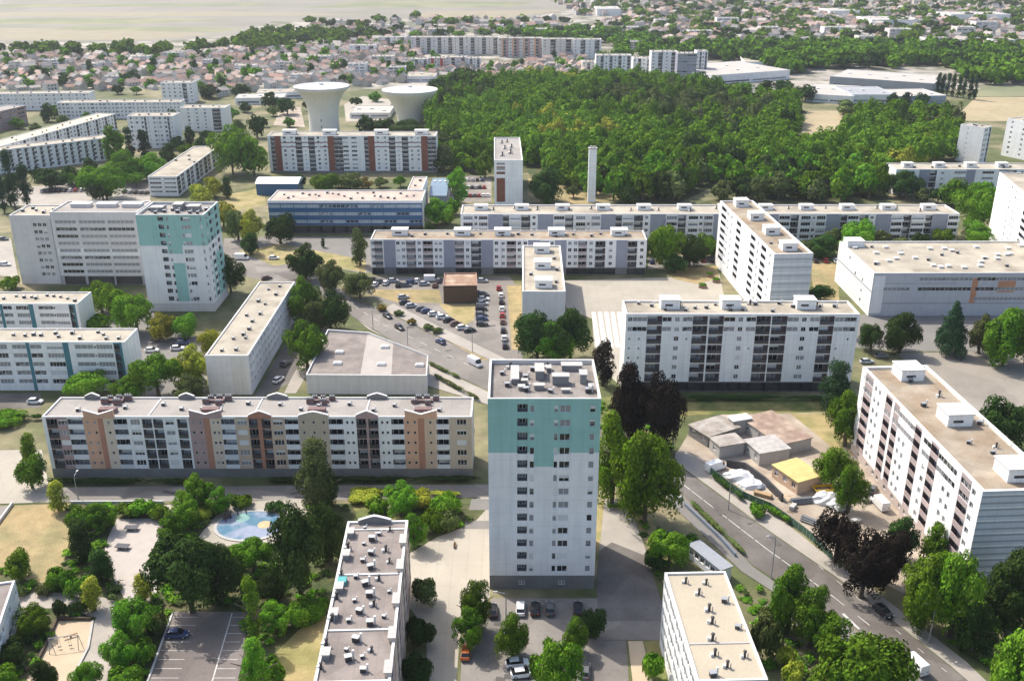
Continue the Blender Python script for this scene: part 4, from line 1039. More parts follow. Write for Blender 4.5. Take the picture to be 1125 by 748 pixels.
# repaired strips of tarmac
PATCH = mat('asphalt_repair', (0.10, 0.092, 0.086), var=.15, grain=.15)
pr_ = random.Random(17)
ZL[0] = 0.075
for i in range(34):
    x, y = pr_.choice(((800, 560), (880, 622), (930, 655), (845, 590), (450, 360), (500, 388), (400, 340), (540, 690), (560, 740), (520, 740), (620, 740), (230, 720), (210, 690), (520, 330), (545, 360), (470, 345), (300, 280), (270, 275), (1060, 365), (1100, 360), (990, 370), (200, 542), (330, 543)))
    q = G(x + pr_.uniform(-12, 12), y + pr_.uniform(-6, 6)); a = pr_.uniform(-.3, .3) + (1.05 if 740 < x < 960 else 0); L_, W_2 = pr_.uniform(1.5, 6), pr_.uniform(.5, 1.3)
    ca, sa = math.cos(-a), math.sin(-a)
    sheet('road_patch', None, PATCH, world=[(q.x + ca * u - sa * v, q.y + sa * u + ca * v) for u, v in ((-L_ / 2, -W_2 / 2), (L_ / 2, -W_2 / 2), (L_ / 2, W_2 / 2), (-L_ / 2, W_2 / 2))], dz=.0006)
# ------------------------------------------------------------------ plants
def leaf_mat(name, col, warm):
    m = bpy.data.materials.new(name); m.use_nodes = True
    n, l = m.node_tree.nodes, m.node_tree.links
    n.remove(n['Principled BSDF'])
    out = n['Material Output']
    oi = n.new('ShaderNodeObjectInfo'); tc = n.new('ShaderNodeTexCoord'); geo = n.new('ShaderNodeNewGeometry')
    t = n.new('ShaderNodeTexNoise'); t.inputs['Scale'].default_value = 0.55; t.inputs['Detail'].default_value = 3
    l.new(tc.outputs['Object'], t.inputs['Vector'])
    c1 = n.new('ShaderNodeRGB'); c1.outputs[0].default_value = (*col, 1)
    c2 = n.new('ShaderNodeRGB'); c2.outputs[0].default_value = (*warm, 1)
    mx = n.new('ShaderNodeMix'); mx.data_type = 'RGBA'
    mr = n.new('ShaderNodeMapRange'); mr.inputs[1].default_value, mr.inputs[2].default_value = 0.35, 0.7
    l.new(t.outputs['Fac'], mr.inputs[0]); l.new(mr.outputs[0], mx.inputs[0])
    l.new(c1.outputs[0], mx.inputs[6]); l.new(c2.outputs[0], mx.inputs[7])
    hs = n.new('ShaderNodeHueSaturation')
    ma = n.new('ShaderNodeMath'); ma.operation = 'MULTIPLY_ADD'; ma.inputs[1].default_value = 0.6; ma.inputs[2].default_value = 0.72
    l.new(oi.outputs['Random'], ma.inputs[0])
    mi = n.new('ShaderNodeMapRange'); mi.inputs[3].default_value, mi.inputs[4].default_value = 0.6, 1.5
    l.new(geo.outputs['Random Per Island'], mi.inputs[0])
    mm = n.new('ShaderNodeMath'); mm.operation = 'MULTIPLY'
    l.new(ma.outputs[0], mm.inputs[0]); l.new(mi.outputs[0], mm.inputs[1])
    l.new(mm.outputs[0], hs.inputs['Value'])
    mh = n.new('ShaderNodeMath'); mh.operation = 'MULTIPLY_ADD'; mh.inputs[1].default_value = 0.035; mh.inputs[2].default_value = 0.482
    l.new(oi.outputs['Random'], mh.inputs[0]); l.new(mh.outputs[0], hs.inputs['Hue'])
    l.new(mx.outputs[2], hs.inputs['Color'])
    d = n.new('ShaderNodeBsdfDiffuse'); tr = n.new('ShaderNodeBsdfTranslucent'); ms = n.new('ShaderNodeMixShader')
    ms.inputs[0].default_value = 0.22
    l.new(hs.outputs[0], d.inputs['Color']); l.new(hs.outputs[0], tr.inputs['Color'])
    l.new(d.outputs[0], ms.inputs[1]); l.new(tr.outputs[0], ms.inputs[2]); l.new(ms.outputs[0], out.inputs['Surface'])
    MATS[name] = m
    return m
LEAF = {'green': leaf_mat('leaf_green', (0.062, 0.15, 0.012), (0.13, 0.21, 0.02)),
        'bright': leaf_mat('leaf_bright', (0.088, 0.215, 0.014), (0.175, 0.28, 0.03)),
        'lime': leaf_mat('leaf_lime', (0.24, 0.29, 0.03), (0.36, 0.34, 0.05)),
        'dark': leaf_mat('leaf_dark', (0.028, 0.060, 0.014), (0.055, 0.09, 0.022)),
        'olive': leaf_mat('leaf_olive', (0.075, 0.11, 0.03), (0.13, 0.15, 0.055)),
        'purple': leaf_mat('leaf_purple', (0.017, 0.014, 0.011), (0.038, 0.027, 0.020)),
        'conifer': leaf_mat('leaf_conifer', (0.022, 0.055, 0.024), (0.045, 0.085, 0.036)),
        'wood': leaf_mat('leaf_wood', (0.065, 0.165, 0.010), (0.15, 0.24, 0.018)),
        'rust': leaf_mat('leaf_rust', (0.13, 0.09, 0.025), (0.2, 0.14, 0.04))}
BARK = mat('bark', (0.10, 0.08, 0.06), var=0.2, scale=2.0)

ZR = {'round': .58, 'wide': .62, 'tall': .40, 'poplar': .24, 'cone': .45, 'bush': .75, 'hedge': .9}
def crown_arrays(seed, kind, nleaf, leaf):
    """leaf quads on many overlapping clumps, in a unit space: radius 1, height 0..1; returns (n,4,3) corner array"""
    r = np.random.default_rng(seed)
    C = []       # clump centres and radii
    if kind == 'round':
        for i in range(34):
            a, z = r.uniform(0, 2 * math.pi), r.uniform(-0.85, 1)
            q = math.sqrt(max(0, 1 - z * z)); k = r.uniform(0.48, 0.88)
            C.append((q * math.cos(a) * k, q * math.sin(a) * k, 0.46 + z * k * 0.5, r.uniform(.17, .38)))
        C.append((0, 0, .45, .45))
    elif kind == 'wide':
        for i in range(30):
            a = r.uniform(0, 2 * math.pi); d = math.sqrt(r.uniform(0, 1)) * .78; z = .35 + .42 * (1 - d * d) * r.uniform(.5, 1.2) + r.uniform(-.15, .1)
            C.append((d * math.cos(a), d * math.sin(a), z, r.uniform(.22, .36)))
        C.append((0, 0, .45, .5))
    elif kind == 'tall':
        for i in range(26):
            z = r.uniform(.06, .93); w = 0.78 * math.sin(math.pi * min(.97, z * .85 + .12)) ** .8
            a = r.uniform(0, 2 * math.pi); d = w * r.uniform(.3, .8)
            C.append((d * math.cos(a), d * math.sin(a), z, r.uniform(.28, .42)))
    elif kind == 'poplar':
        for i in range(24):
            z = r.uniform(.05, .95); w = .6 * math.sin(math.pi * min(.96, z * .8 + .16))
            a = r.uniform(0, 2 * math.pi); d = w * r.uniform(.2, .7)
            C.append((d * math.cos(a), d * math.sin(a), z, r.uniform(.3, .5)))
    elif kind == 'cone':
        for i in range(44):
            z = i / 44; w = (1 - z) ** .85
            a = i * 2.4 + r.uniform(-.3, .3); d = w * r.uniform(.45, .8)
            C.append((d * math.cos(a), d * math.sin(a), .03 + z * .93, .10 + .24 * w))
    elif kind == 'bush':
        for i in range(14):
            a = r.uniform(0, 2 * math.pi); d = math.sqrt(r.uniform(0, 1)) * .68
            C.append((d * math.cos(a), d * math.sin(a), .25 + .4 * r.uniform(.3, 1) * (1 - d * .6), r.uniform(.28, .42)))
    elif kind == 'hedge':      # a run along x, -1..1
        for i in range(30):
            C.append((r.uniform(-.95, .95), r.uniform(-.1, .1), r.uniform(.35, .72), r.uniform(.16, .26)))
    C = np.array(C)
    wt = C[:, 3] ** 2; idx = r.choice(len(C), nleaf, p=wt / wt.sum())
    n = r.normal(size=(nleaf, 3)); n /= np.linalg.norm(n, axis=1)[:, None]
    n[:, 2] = np.where(r.random(nleaf) < .5, np.abs(n[:, 2]), n[:, 2])
    rad = C[idx, 3] * (r.uniform(.72, 1.06, nleaf))
    p = C[idx, :3] + n * rad[:, None] * np.array([1, 1, ZR[kind]])
    cn = p - np.array([0, 0, .42]); cn[:, 2] /= max(ZR[kind], .3); cn /= np.linalg.norm(cn, axis=1)[:, None] + 1e-6
    ln = n * .7 + cn * .5 + r.normal(size=(nleaf, 3)) * .38; ln /= np.linalg.norm(ln, axis=1)[:, None]
    u = np.cross(ln, r.normal(size=(nleaf, 3))); u /= np.linalg.norm(u, axis=1)[:, None]
    v = np.cross(ln, u)
    u[:, 2] *= ZR[kind]; v[:, 2] *= ZR[kind]
    sz = leaf * r.uniform(.6, 1.35, nleaf)[:, None]
    u = u * sz; v = v * sz * .7
    return np.stack([p - u - v * .3, p - v, p + u + v * .2, p + v * 1.1], axis=1)
def quads_mesh(name, Q, m):
    k = len(Q)
    me = bpy.data.meshes.new(name)
    me.vertices.add(k * 4); me.vertices.foreach_set('co', Q.reshape(-1).astype(np.float32))
    me.loops.add(k * 4); me.loops.foreach_set('vertex_index', np.arange(k * 4, dtype=np.int32))
    me.polygons.add(k); me.polygons.foreach_set('loop_start', np.arange(0, k * 4, 4, dtype=np.int32)); me.polygons.foreach_set('loop_total', np.full(k, 4, dtype=np.int32))
    me.materials.append(m); me.update(); me.validate()
    return me
CROWN, TRUNK = {}, {}
KSEED = {'round': 11, 'wide': 23, 'tall': 37, 'poplar': 41, 'cone': 53, 'bush': 61, 'hedge': 71}
def crown_mesh(kind, var, sp, lod, zr):
    """zr: metres per unit so that leaves keep a real size; kept as a few classes"""
    key = (kind, var, sp, lod)
    if key not in CROWN:
        nl, lf = {0: (11000, .040), 1: (4200, .062), 2: (1100, .12), 3: (300, .2)}[lod]
        if kind == 'bush': nl, lf = int(nl * .4), lf * 1.5
        if kind == 'hedge': nl, lf = int(nl * .5), lf * .8
        CROWN[key] = quads_mesh('crown', crown_arrays(KSEED[kind] + var * 97, kind, nl, lf), LEAF[sp])
    return CROWN[key]
def trunk_mesh(var):
    if var not in TRUNK:
        r = random.Random(var + 5)
        b = MB()
        b.tube([(0, 0, -.05), (0.02, 0, .3), (-.01, .02, .6), (0, 0, .85)], [.045, .034, .024, .008], 8)
        for i in range(6):
            a = i * 1.05 + r.uniform(-.3, .3); z = r.uniform(.32, .58)
            b.tube([(0, 0, z), (.16 * math.cos(a), .16 * math.sin(a), z + .12), (.33 * math.cos(a), .33 * math.sin(a), z + .2)], [.018, .012, .004], 6)
        TRUNK[var] = b.mesh('trunk', [BARK])
    return TRUNK[var]
ntree = [0]
def plant(x, yb, yt, w, sp, kind='round', label='', name=None, group=None, lod=None, world=None, h=None, rad=None):
    """a tree or bush: photo position of its foot, its top and its crown width"""
    ntree[0] += 1
    r = random.Random(ntree[0] * 13 + 1)
    if world is None:
        p = G(x, yb); h = height_at(yb, yt); rad = w / 2 / S(yb) * (1.1 if w < 50 else 1.0)
    else: p = Vector((world[0], world[1], 0))
    if lod is None: lod = 0 if rad * S(yb) > 17 else 1 if yb > 200 else 2
    cat = 'bush' if kind == 'bush' else 'hedge' if kind == 'hedge' else 'tree'
    name = name or {'bush': 'bush', 'cone': 'conifer_tree', 'poplar': 'poplar_tree', 'hedge': 'hedge'}.get(kind, 'tree')
    var = r.randrange(3)
    if kind == 'bush':
        o = link(name, crown_mesh(kind, var, sp, lod, 1), None, p, r.uniform(0, 6.28))
        o.scale = (rad, rad * r.uniform(.85, 1.1), h)
        return tag(o, label, cat, group)
    t = thing(name, label, cat, p, 0, group)
    lo = {'round': .05, 'wide': .07, 'tall': .04, 'poplar': .06, 'cone': .08}[kind]
    c = link('crown', crown_mesh(kind, var, sp, lod, 1), t, (0, 0, h * lo), r.uniform(0, 6.28))
    c.scale = (rad * r.uniform(.95, 1.08), rad * r.uniform(.95, 1.08), h * (1 - lo) * .97)
    k = link('trunk', trunk_mesh(var), t, (0, 0, 0), r.uniform(0, 6.28))
    tw = min(h, 12) * (1 if rad * 2.6 > h * .5 else .7)
    k.scale = (tw, tw, h * .95)
    return t
T = plant
# lower left park
T(65, 561, 527, 24, 'lime', 'tall', 'young lime-yellow tree at the corner of the dry lawn by the lane')
T(24, 635, 603, 30, 'bright', 'round', 'small round green tree alone on the dry lawn')
T(36, 536, 498, 30, 'green', 'round', 'round green tree on the pale square at the left end of the coloured block')
T(34, 508, 476, 22, 'green', 'tall', 'slimmer green tree beyond the round one on the pale square')
T(112, 582, 551, 32, 'green', 'round', 'rounded green shrub tree at the top corner of the gravel court', lod=0)
T(92, 581, 552, 32, 'green', 'bush', 'broad green bush between the dry lawn and the gravel court')
T(93, 617, 572, 32, 'dark', 'tall', 'dark upright tree left of the gravel court, taller of the two')
T(115, 640, 602, 30, 'dark', 'tall', 'dark upright tree below the gravel court edge, nearer of the two')
T(142, 566, 551, 28, 'green', 'bush', 'green bush along the lane, left of three above the gravel court')
T(157, 567, 547, 28, 'bright', 'bush', 'green bush along the lane, middle of three above the gravel court')
T(173, 568, 553, 24, 'bright', 'bush', 'low green bush along the lane, right of three above the gravel court')
T(66, 647, 620, 34, 'green', 'bush', 'green bush at the lower edge of the dry lawn')
T(88, 654, 631, 28, 'green', 'bush', 'green bush beside the lime tree, above the pale footpath')
T(50, 652, 641, 18, 'olive', 'bush', 'low grey-green bush at the footpath corner')
T(22, 655, 642, 16, 'olive', 'bush', 'small olive bush by the white pavilion corner')
T(104, 670, 633, 26, 'lime', 'tall', 'lime-yellow young tree at the top corner of the playground')
T(160, 663, 630, 28, 'lime', 'tall', 'lime-yellow tree at the lower end of the gravel court')
T(36, 698, 667, 34, 'green', 'round', 'green bushy tree between the pavilion and the playground', lod=0)
T(68, 676, 656, 16, 'dark', 'bush', 'dark bush at the top edge of the playground, left one')
T(80, 676, 660, 14, 'dark', 'bush', 'dark bush at the top edge of the playground, middle one')
T(90, 674, 657, 14, 'dark', 'bush', 'dark bush at the top edge of the playground, right one')
T(14, 730, 698, 40, 'dark', 'bush', 'dark green bush below the white pavilion')
T(4, 754, 728, 34, 'bright', 'bush', 'bright green bush in the bottom left corner')
T(52, 758, 724, 26, 'dark', 'round', 'dark rounded tree at the bottom of the playground', lod=0)
T(100, 760, 725, 32, 'bright', 'round', 'light green tree at the bottom of the pale footpath', lod=0)
T(133, 733, 693, 36, 'bright', 'round', 'yellow-green tree between the footpath and the marked car park')
T(152, 702, 654, 46, 'green', 'round', 'leafy green tree left of the top of the marked car park')
T(172, 692, 672, 26, 'olive', 'bush', 'olive bush at the upper left corner of the marked car park')
T(158, 726, 700, 30, 'green', 'bush', 'green bush along the left side of the marked car park')
T(138, 764, 732, 44, 'green', 'bush', 'green bush at the bottom left of the marked car park')
T(216, 560, 520, 34, 'bright', 'round', 'bright green tree before the coloured block, above the splash pool')
T(243, 564, 537, 26, 'green', 'round', 'round green tree just left of the splash pool terrace', lod=0)
T(204, 578, 544, 30, 'bright', 'round', 'green tree at the right corner of the gravel court', lod=0)
T(190, 600, 561, 32, 'green', 'round', 'green tree along the right side of the gravel court', lod=0)
T(184, 626, 590, 28, 'dark', 'round', 'dark tree between the gravel court and the big dark tree', lod=0)
T(224, 570, 556, 18, 'lime', 'bush', 'small yellow-green bush at the rim of the splash pool terrace')
T(212, 672, 583, 84, 'dark', 'wide', 'big dark spreading tree above the marked car park')
T(246, 662, 594, 46, 'dark', 'round', 'dark tree on the right shoulder of the big spreading tree')
T(279, 628, 588, 46, 'green', 'wide', 'feathery green tree just below the splash pool')
T(266, 556, 543, 24, 'green', 'bush', 'clipped green bush at the back of the splash pool terrace')
T(302, 561, 549, 22, 'dark', 'bush', 'dark bush at the back right of the splash pool')
T(330, 652, 558, 70, 'dark', 'wide', 'broad dark tree to the right of the splash pool')
T(364, 620, 553, 42, 'dark', 'round', 'dark tree by the gabled end of the grey-roofed block')
T(300, 660, 628, 30, 'dark', 'round', 'small dark tree between the two broad dark trees', lod=0)
T(281, 706, 632, 24, 'bright', 'poplar', 'slim upright bright green tree at the right edge of the marked car park')
T(284, 764, 702, 36, 'bright', 'tall', 'upright yellow-green tree at the bottom right of the marked car park')
T(303, 694, 660, 34, 'bright', 'round', 'bright green small tree beside the slim upright one', lod=0)
T(322, 690, 660, 34, 'bright', 'bush', 'bright bush above the sloping dry lawn')
T(346, 676, 654, 36, 'green', 'bush', 'green bush at the edge of the grey-roofed block')
T(300, 752, 720, 30, 'green', 'bush', 'green bush at the edge of the sloping dry lawn')
T(349, 562, 482, 46, 'olive', 'tall', 'tall olive-brown tree in front of the coloured block')
T(360, 556, 510, 30, 'dark', 'tall', 'dark tree tucked right beside the tall olive-brown tree')
T(440, 566, 531, 34, 'bright', 'round', 'bright green tree in the flower bed before the coloured block', lod=0)
T(415, 562, 545, 26, 'bright', 'bush', 'yellow-green bush in the flower bed, left part')
T(400, 548, 538, 34, 'lime', 'bush', 'yellow flowering bush at the left end of the flower bed')
T(462, 556, 537, 34, 'lime', 'bush', 'yellow flowering bush in the middle of the flower bed')
T(488, 566, 538, 36, 'bright', 'bush', 'large green bush at the right end of the flower bed')
T(474, 582, 556, 32, 'green', 'bush', 'green bush below the flower bed by the pale forecourt')
T(456, 602, 562, 28, 'green', 'round', 'green shrub tree behind the gabled end of the grey-roofed block', lod=0)
T(492, 580, 560, 30, 'olive', 'bush', 'grey-green bush at the corner of the pale forecourt')
T(465, 664, 632, 34, 'olive', 'bush', 'dull brown-green bush beside the pink wall')
T(462, 706, 676, 34, 'dark', 'bush', 'dark bush in the shade of the pink wall')
T(458, 748, 716, 36, 'dark', 'bush', 'dark bush lowest along the pink wall')
T(523, 690, 637, 32, 'green', 'round', 'round street tree at the tower car park, farther of two')
T(515, 712, 666, 36, 'green', 'round', 'round street tree at the tower car park, nearer of two')
T(563, 722, 677, 34, 'green', 'round', 'round street tree in front of the tall tower entrance')
T(632, 718, 680, 28, 'green', 'round', 'green tree in front of the right corner of the tall tower', lod=0)
T(612, 770, 694, 54, 'bright', 'wide', 'bright yellow-green tree at the bottom, right of the white parked cars')
T(592, 752, 714, 30, 'green', 'bush', 'green bush left of the bright yellow-green tree at the bottom')
T(650, 700, 664, 26, 'dark', 'round', 'dark tree at the front right corner of the tall tower', lod=0)
T(716, 748, 710, 26, 'bright', 'bush', 'light green bush by the sandy footpath')
# right of the tall tower
T(708, 574, 472, 72, 'bright', 'round', 'large bright green tree right of the tall tower')
T(672, 552, 452, 44, 'bright', 'tall', 'bright green tree squeezed against the right side of the tall tower')
T(690, 490, 400, 50, 'purple', 'round', 'dark purple-leaved tree behind the large bright tree, left of two')
T(722, 498, 406, 50, 'purple', 'round', 'dark purple-leaved tree beside the avenue bend, right of two')
T(662, 424, 372, 26, 'purple', 'tall', 'dark tree at the left end of the slab with dark shafts')
T(735, 622, 581, 50, 'bright', 'wide', 'feathery bright green tree beside the bicycle shed')
T(757, 606, 588, 26, 'green', 'bush', 'low bush behind the bicycle shed')
T(720, 622, 604, 26, 'dark', 'bush', 'dark bush at the foot of the feathery green tree')
T(590, 394, 335, 46, 'dark', 'round', 'dark tree in front of the end-on white slab, left of two')
T(627, 396, 335, 50, 'dark', 'round', 'dark tree in front of the end-on white slab, right of two')
T(608, 400, 352, 44, 'green', 'round', 'lighter green tree in front of the two dark trees')
# bottom right
T(917, 618, 560, 44, 'purple', 'round', 'purple-leaved tree at the lower corner of the building site, leftmost')
T(945, 656, 584, 54, 'purple', 'round', 'large purple-leaved tree, middle of the three by the avenue')
T(968, 640, 575, 44, 'purple', 'round', 'purple-leaved tree, rightmost of the three by the avenue')
T(987, 616, 564, 36, 'dark', 'round', 'dark green tree in front of the mauve slab')
T(1024, 622, 576, 28, 'green', 'round', 'small green tree against the mauve slab')
T(1010, 690, 602, 56, 'bright', 'round', 'large bright green tree at the mauve slab, left part of the pair')
T(1044, 698, 594, 60, 'bright', 'round', 'large bright green tree at the mauve slab, right part of the pair')
T(1100, 690, 603, 62, 'dark', 'round', 'dark green tree in front of the banded end wall')
T(1066, 716, 660, 40, 'dark', 'round', 'dark tree in shade between the bright trees')
T(1118, 790, 680, 84, 'bright', 'round', 'bright green tree in the bottom right corner')
T(866, 692, 614, 44, 'green', 'round', 'street tree with a clear trunk by the avenue')
T(889, 710, 644, 38, 'green', 'round', 'street tree next to the one with a clear trunk')
T(910, 724, 674, 38, 'green', 'round', 'smaller street tree before the wide dark tree')
T(940, 800, 692, 100, 'green', 'wide', 'wide green tree at the bottom edge over the avenue')
T(838, 724, 668, 30, 'olive', 'bush', 'grey-green bush beside the slab with the cream roof')
T(846, 690, 664, 30, 'olive', 'bush', 'grey-green bush between the shed and the avenue')
T(862, 732, 706, 26, 'lime', 'bush', 'yellow-green bush right of the cream-roofed slab, upper')
T(872, 756, 722, 28, 'lime', 'bush', 'yellow-green bush right of the cream-roofed slab, lower')
# around the gravel lot and the site
T(956, 386, 352, 26, 'dark', 'round', 'small dark round tree at the school corner', lod=0)
T(988, 388, 340, 40, 'dark', 'round', 'dark bushy tree with a pointed tip below the school')
T(1042, 389, 328, 36, 'conifer', 'cone', 'dark blue-green cedar below the school')
T(1075, 388, 344, 28, 'olive', 'round', 'grey-green tree behind the big tree below the school', lod=0)
T(1101, 402, 336, 54, 'green', 'round', 'big green tree at the corner of the gravel lot')
T(1126, 400, 344, 36, 'green', 'round', 'green tree cut by the right edge below the school')
T(1098, 504, 432, 54, 'dark', 'round', 'large dark tree on the gravel lot behind the mauve slab')
T(914, 456, 398, 38, 'conifer', 'tall', 'dark tall conifer at the right end of the slab with dark shafts')
T(928, 490, 426, 38, 'green', 'round', 'green tree in front of the far end of the mauve slab')
T(914, 534, 490, 38, 'bright', 'round', 'light green tree on the building site behind the yellow cabin')
T(931, 562, 510, 32, 'green', 'round', 'green tree on the building site in front of the light one', lod=0)
T(830, 566, 552, 22, 'green', 'bush', 'green bush along the site fence')
T(1066, 474, 462, 14, 'dark', 'bush', 'dark bush on the verge of the gravel lot')
T(1056, 468, 458, 12, 'bright', 'bush', 'small light bush on the verge of the gravel lot')
# along the middle avenue
T(334, 358, 302, 32, 'green', 'round', 'dark green tree at the far end of the shaded lane, upper')
T(364, 364, 319, 40, 'dark', 'round', 'large dark round tree by the avenue above the flat-roofed hall')
T(350, 366, 330, 30, 'olive', 'round', 'olive tree between two dark trees above the flat-roofed hall', lod=0)
T(338, 406, 352, 42, 'green', 'round', 'green tree between the pale end-on slab and the flat-roofed hall')
T(336, 306, 266, 36, 'dark', 'round', 'dark tree on the island by the crossroads, left of two')
T(364, 320, 284, 32, 'olive', 'round', 'olive tree on the island by the crossroads, right of two')
T(396, 328, 296, 34, 'olive', 'round', 'light olive tree at the left end of the car park')
T(396, 292, 250, 22, 'olive', 'tall', 'slender olive tree at the left end of the five storey slab')
T(254, 322, 277, 32, 'dark', 'round', 'dark tree right beside the teal corner tower')
T(246, 250, 221, 26, 'lime', 'round', 'lime green tree behind the teal corner tower')
T(262, 264, 226, 24, 'olive', 'round', 'brownish tree behind the teal corner tower')
T(277, 266, 228, 28, 'lime', 'round', 'lime green tree left of the blue school front')
T(308, 268, 232, 30, 'dark', 'round', 'dark tree before the left end of the blue school')
T(276, 280, 255, 22, 'dark', 'round', 'small dark tree by the crossroads')
T(355, 272, 262, 6, 'dark', 'tall', 'tiny young tree on the paved strip below the blue school', name='sapling')
T(356, 212, 188, 28, 'green', 'round', 'green tree behind the roof of the blue school')
T(385, 208, 190, 26, 'olive', 'round', 'olive tree behind the roof of the blue school')
T(481, 248, 216, 32, 'bright', 'round', 'bright green tree at the right end of the blue school')
T(503, 224, 184, 24, 'bright', 'tall', 'green tree beside the blue glazed annex')
T(472, 262, 244, 16, 'dark', 'round', 'small dark tree behind the left end of the five storey slab')
# between the left slabs
T(113, 345, 309, 36, 'bright', 'round', 'bright green tree below the grey office block, left of three')
T(134, 348, 316, 30, 'bright', 'round', 'bright green tree below the grey office block, middle of three')
T(151, 366, 318, 40, 'bright', 'round', 'bright green tree at the foot of the teal corner tower')
T(108, 362, 343, 30, 'green', 'bush', 'low green bush behind the nearer teal-striped slab')
T(178, 374, 343, 30, 'lime', 'round', 'lime tree in front of the teal corner tower, left of two', lod=0)
T(203, 372, 343, 26, 'bright', 'round', 'green tree in front of the teal corner tower, right of two', lod=0)
T(236, 392, 357, 26, 'lime', 'round', 'lime green tree against the pale end-on slab', lod=0)
T(212, 424, 377, 40, 'lime', 'round', 'yellow-green tree left of the blank end wall')
T(175, 436, 384, 56, 'green', 'wide', 'broad green tree right of the nearer teal-striped slab')
T(97, 438, 407, 46, 'bright', 'wide', 'bright green tree in front of the nearer teal-striped slab')
T(142, 442, 411, 34, 'green', 'round', 'green tree at the right corner of the nearer teal-striped slab')
T(208, 446, 410, 36, 'olive', 'round', 'grey-green tree behind the roof of the coloured block')
T(12, 318, 302, 22, 'bright', 'bush', 'green bush at the left end of the grey block')
T(8, 465, 452, 40, 'green', 'bush', 'green hedge bush at the left end of the coloured block')
# upper left
for a in ((118, 220, 178, 58, 'green', 'wide', 'large spreading green tree behind the grey office block'), (114, 221, 198, 26, 'olive', 'round', 'brownish tree in front of the large spreading tree'),
          (144, 176, 139, 16, 'conifer', 'poplar', 'dark slim conifer before the squarish white block, left'), (159, 176, 137, 18, 'conifer', 'poplar', 'dark slim conifer before the squarish white block, right'),
          (128, 182, 137, 28, 'green', 'tall', 'green tree at the right end of the striped white slab'), (168, 197, 166, 34, 'bright', 'round', 'bright tree left of the short slab with red loggias'),
          (140, 200, 165, 36, 'green', 'round', 'green tree between the spreading tree and the squarish block'), (186, 180, 157, 18, 'dark', 'round', 'small dark tree behind the short slab'),
          (192, 152, 121, 14, 'dark', 'tall', 'dark tree wedged between the two white blocks'), (210, 162, 138, 14, 'dark', 'tall', 'dark tree below the white block with a shaft'),
          (53, 134, 113, 16, 'dark', 'tall', 'dark tree at the left end of the long white slab'), (5, 234, 185, 15, 'conifer', 'poplar', 'poplar at the left edge, nearest of four'),
          (17, 230, 163, 18, 'conifer', 'poplar', 'tallest poplar at the left edge'), (31, 228, 180, 20, 'conifer', 'poplar', 'broadest poplar at the left edge'), (12, 226, 195, 16, 'dark', 'poplar', 'short poplar among the left edge poplars'),
          (58, 208, 184, 30, 'dark', 'round', 'dark tree in front of the striped white slab'), (80, 203, 181, 20, 'dark', 'round', 'dark small tree in front of the striped white slab'),
          (256, 192, 135, 50, 'bright', 'round', 'large bright tree left of the red-brown slab'), (280, 194, 149, 28, 'bright', 'round', 'bright tree against the left end of the red-brown slab'),
          (283, 152, 124, 16, 'dark', 'round', 'dark tree above the bright trees near the red-brown slab'), (222, 228, 202, 26, 'lime', 'round', 'lime tree behind the teal tower roof, left of two'),
          (236, 217, 194, 20, 'lime', 'round', 'lime tree behind the teal tower roof, right of two'), (250, 218, 194, 15, 'dark', 'tall', 'dark tree left of the curved white roof hall'),
          (402, 148, 126, 22, 'dark', 'round', 'dark tree between the two water towers, left'), (421, 148, 128, 22, 'dark', 'round', 'dark tree between the two water towers, right'), (448, 150, 132, 40, 'dark', 'wide', 'dark tree at the foot of the funnel water tower'),
          (316, 126, 105, 20, 'dark', 'round', 'dark tree left of the goblet water tower'), (298, 120, 101, 16, 'dark', 'round', 'dark tree by the low school sheds'), (230, 108, 92, 24, 'dark', 'round', 'dark clump above the white block with a shaft'), (265, 106, 92, 18, 'dark', 'round', 'dark clump right of the tall plain block'),
          (533, 195, 163, 20, 'green', 'round', 'green tree left of the slim white tower'), (600, 224, 182, 40, 'dark', 'round', 'dark tree right of the slim white tower'),
          # between the middle slabs
          (731, 294, 240, 34, 'bright', 'round', 'bright green tree at the right end of the five storey slab'), (757, 294, 258, 36, 'dark', 'round', 'dark tree between the five storey slab and the end-on slab'), (773, 284, 256, 28, 'green', 'round', 'green tree by the car park behind the plaza'), (741, 300, 278, 26, 'dark', 'round', 'low dark tree at the edge of the plaza'),
          (938, 278, 239, 36, 'bright', 'round', 'bright tree behind the school roof'), (968, 280, 252, 28, 'olive', 'round', 'olive tree behind the school roof'), (903, 282, 257, 34, 'dark', 'round', 'dark tree between the end-on slab and the school'), (885, 280, 262, 20, 'olive', 'round', 'olive tree right behind the banded end-on slab'),
          (901, 330, 312, 24, 'dark', 'round', 'dark small tree at the banded end wall'), (1068, 254, 199, 40, 'bright', 'round', 'bright tree left of the tall slab at the right edge'), (1046, 226, 195, 30, 'green', 'round', 'green tree in front of the grey-panelled slab, left'), (1080, 230, 195, 28, 'green', 'round', 'green tree in front of the grey-panelled slab, right'), (1071, 270, 243, 34, 'green', 'round', 'green tree behind the school roof at the right'), (993, 218, 186, 34, 'dark', 'round', 'dark tree at the left end of the grey-panelled slab')):
    T(*a)
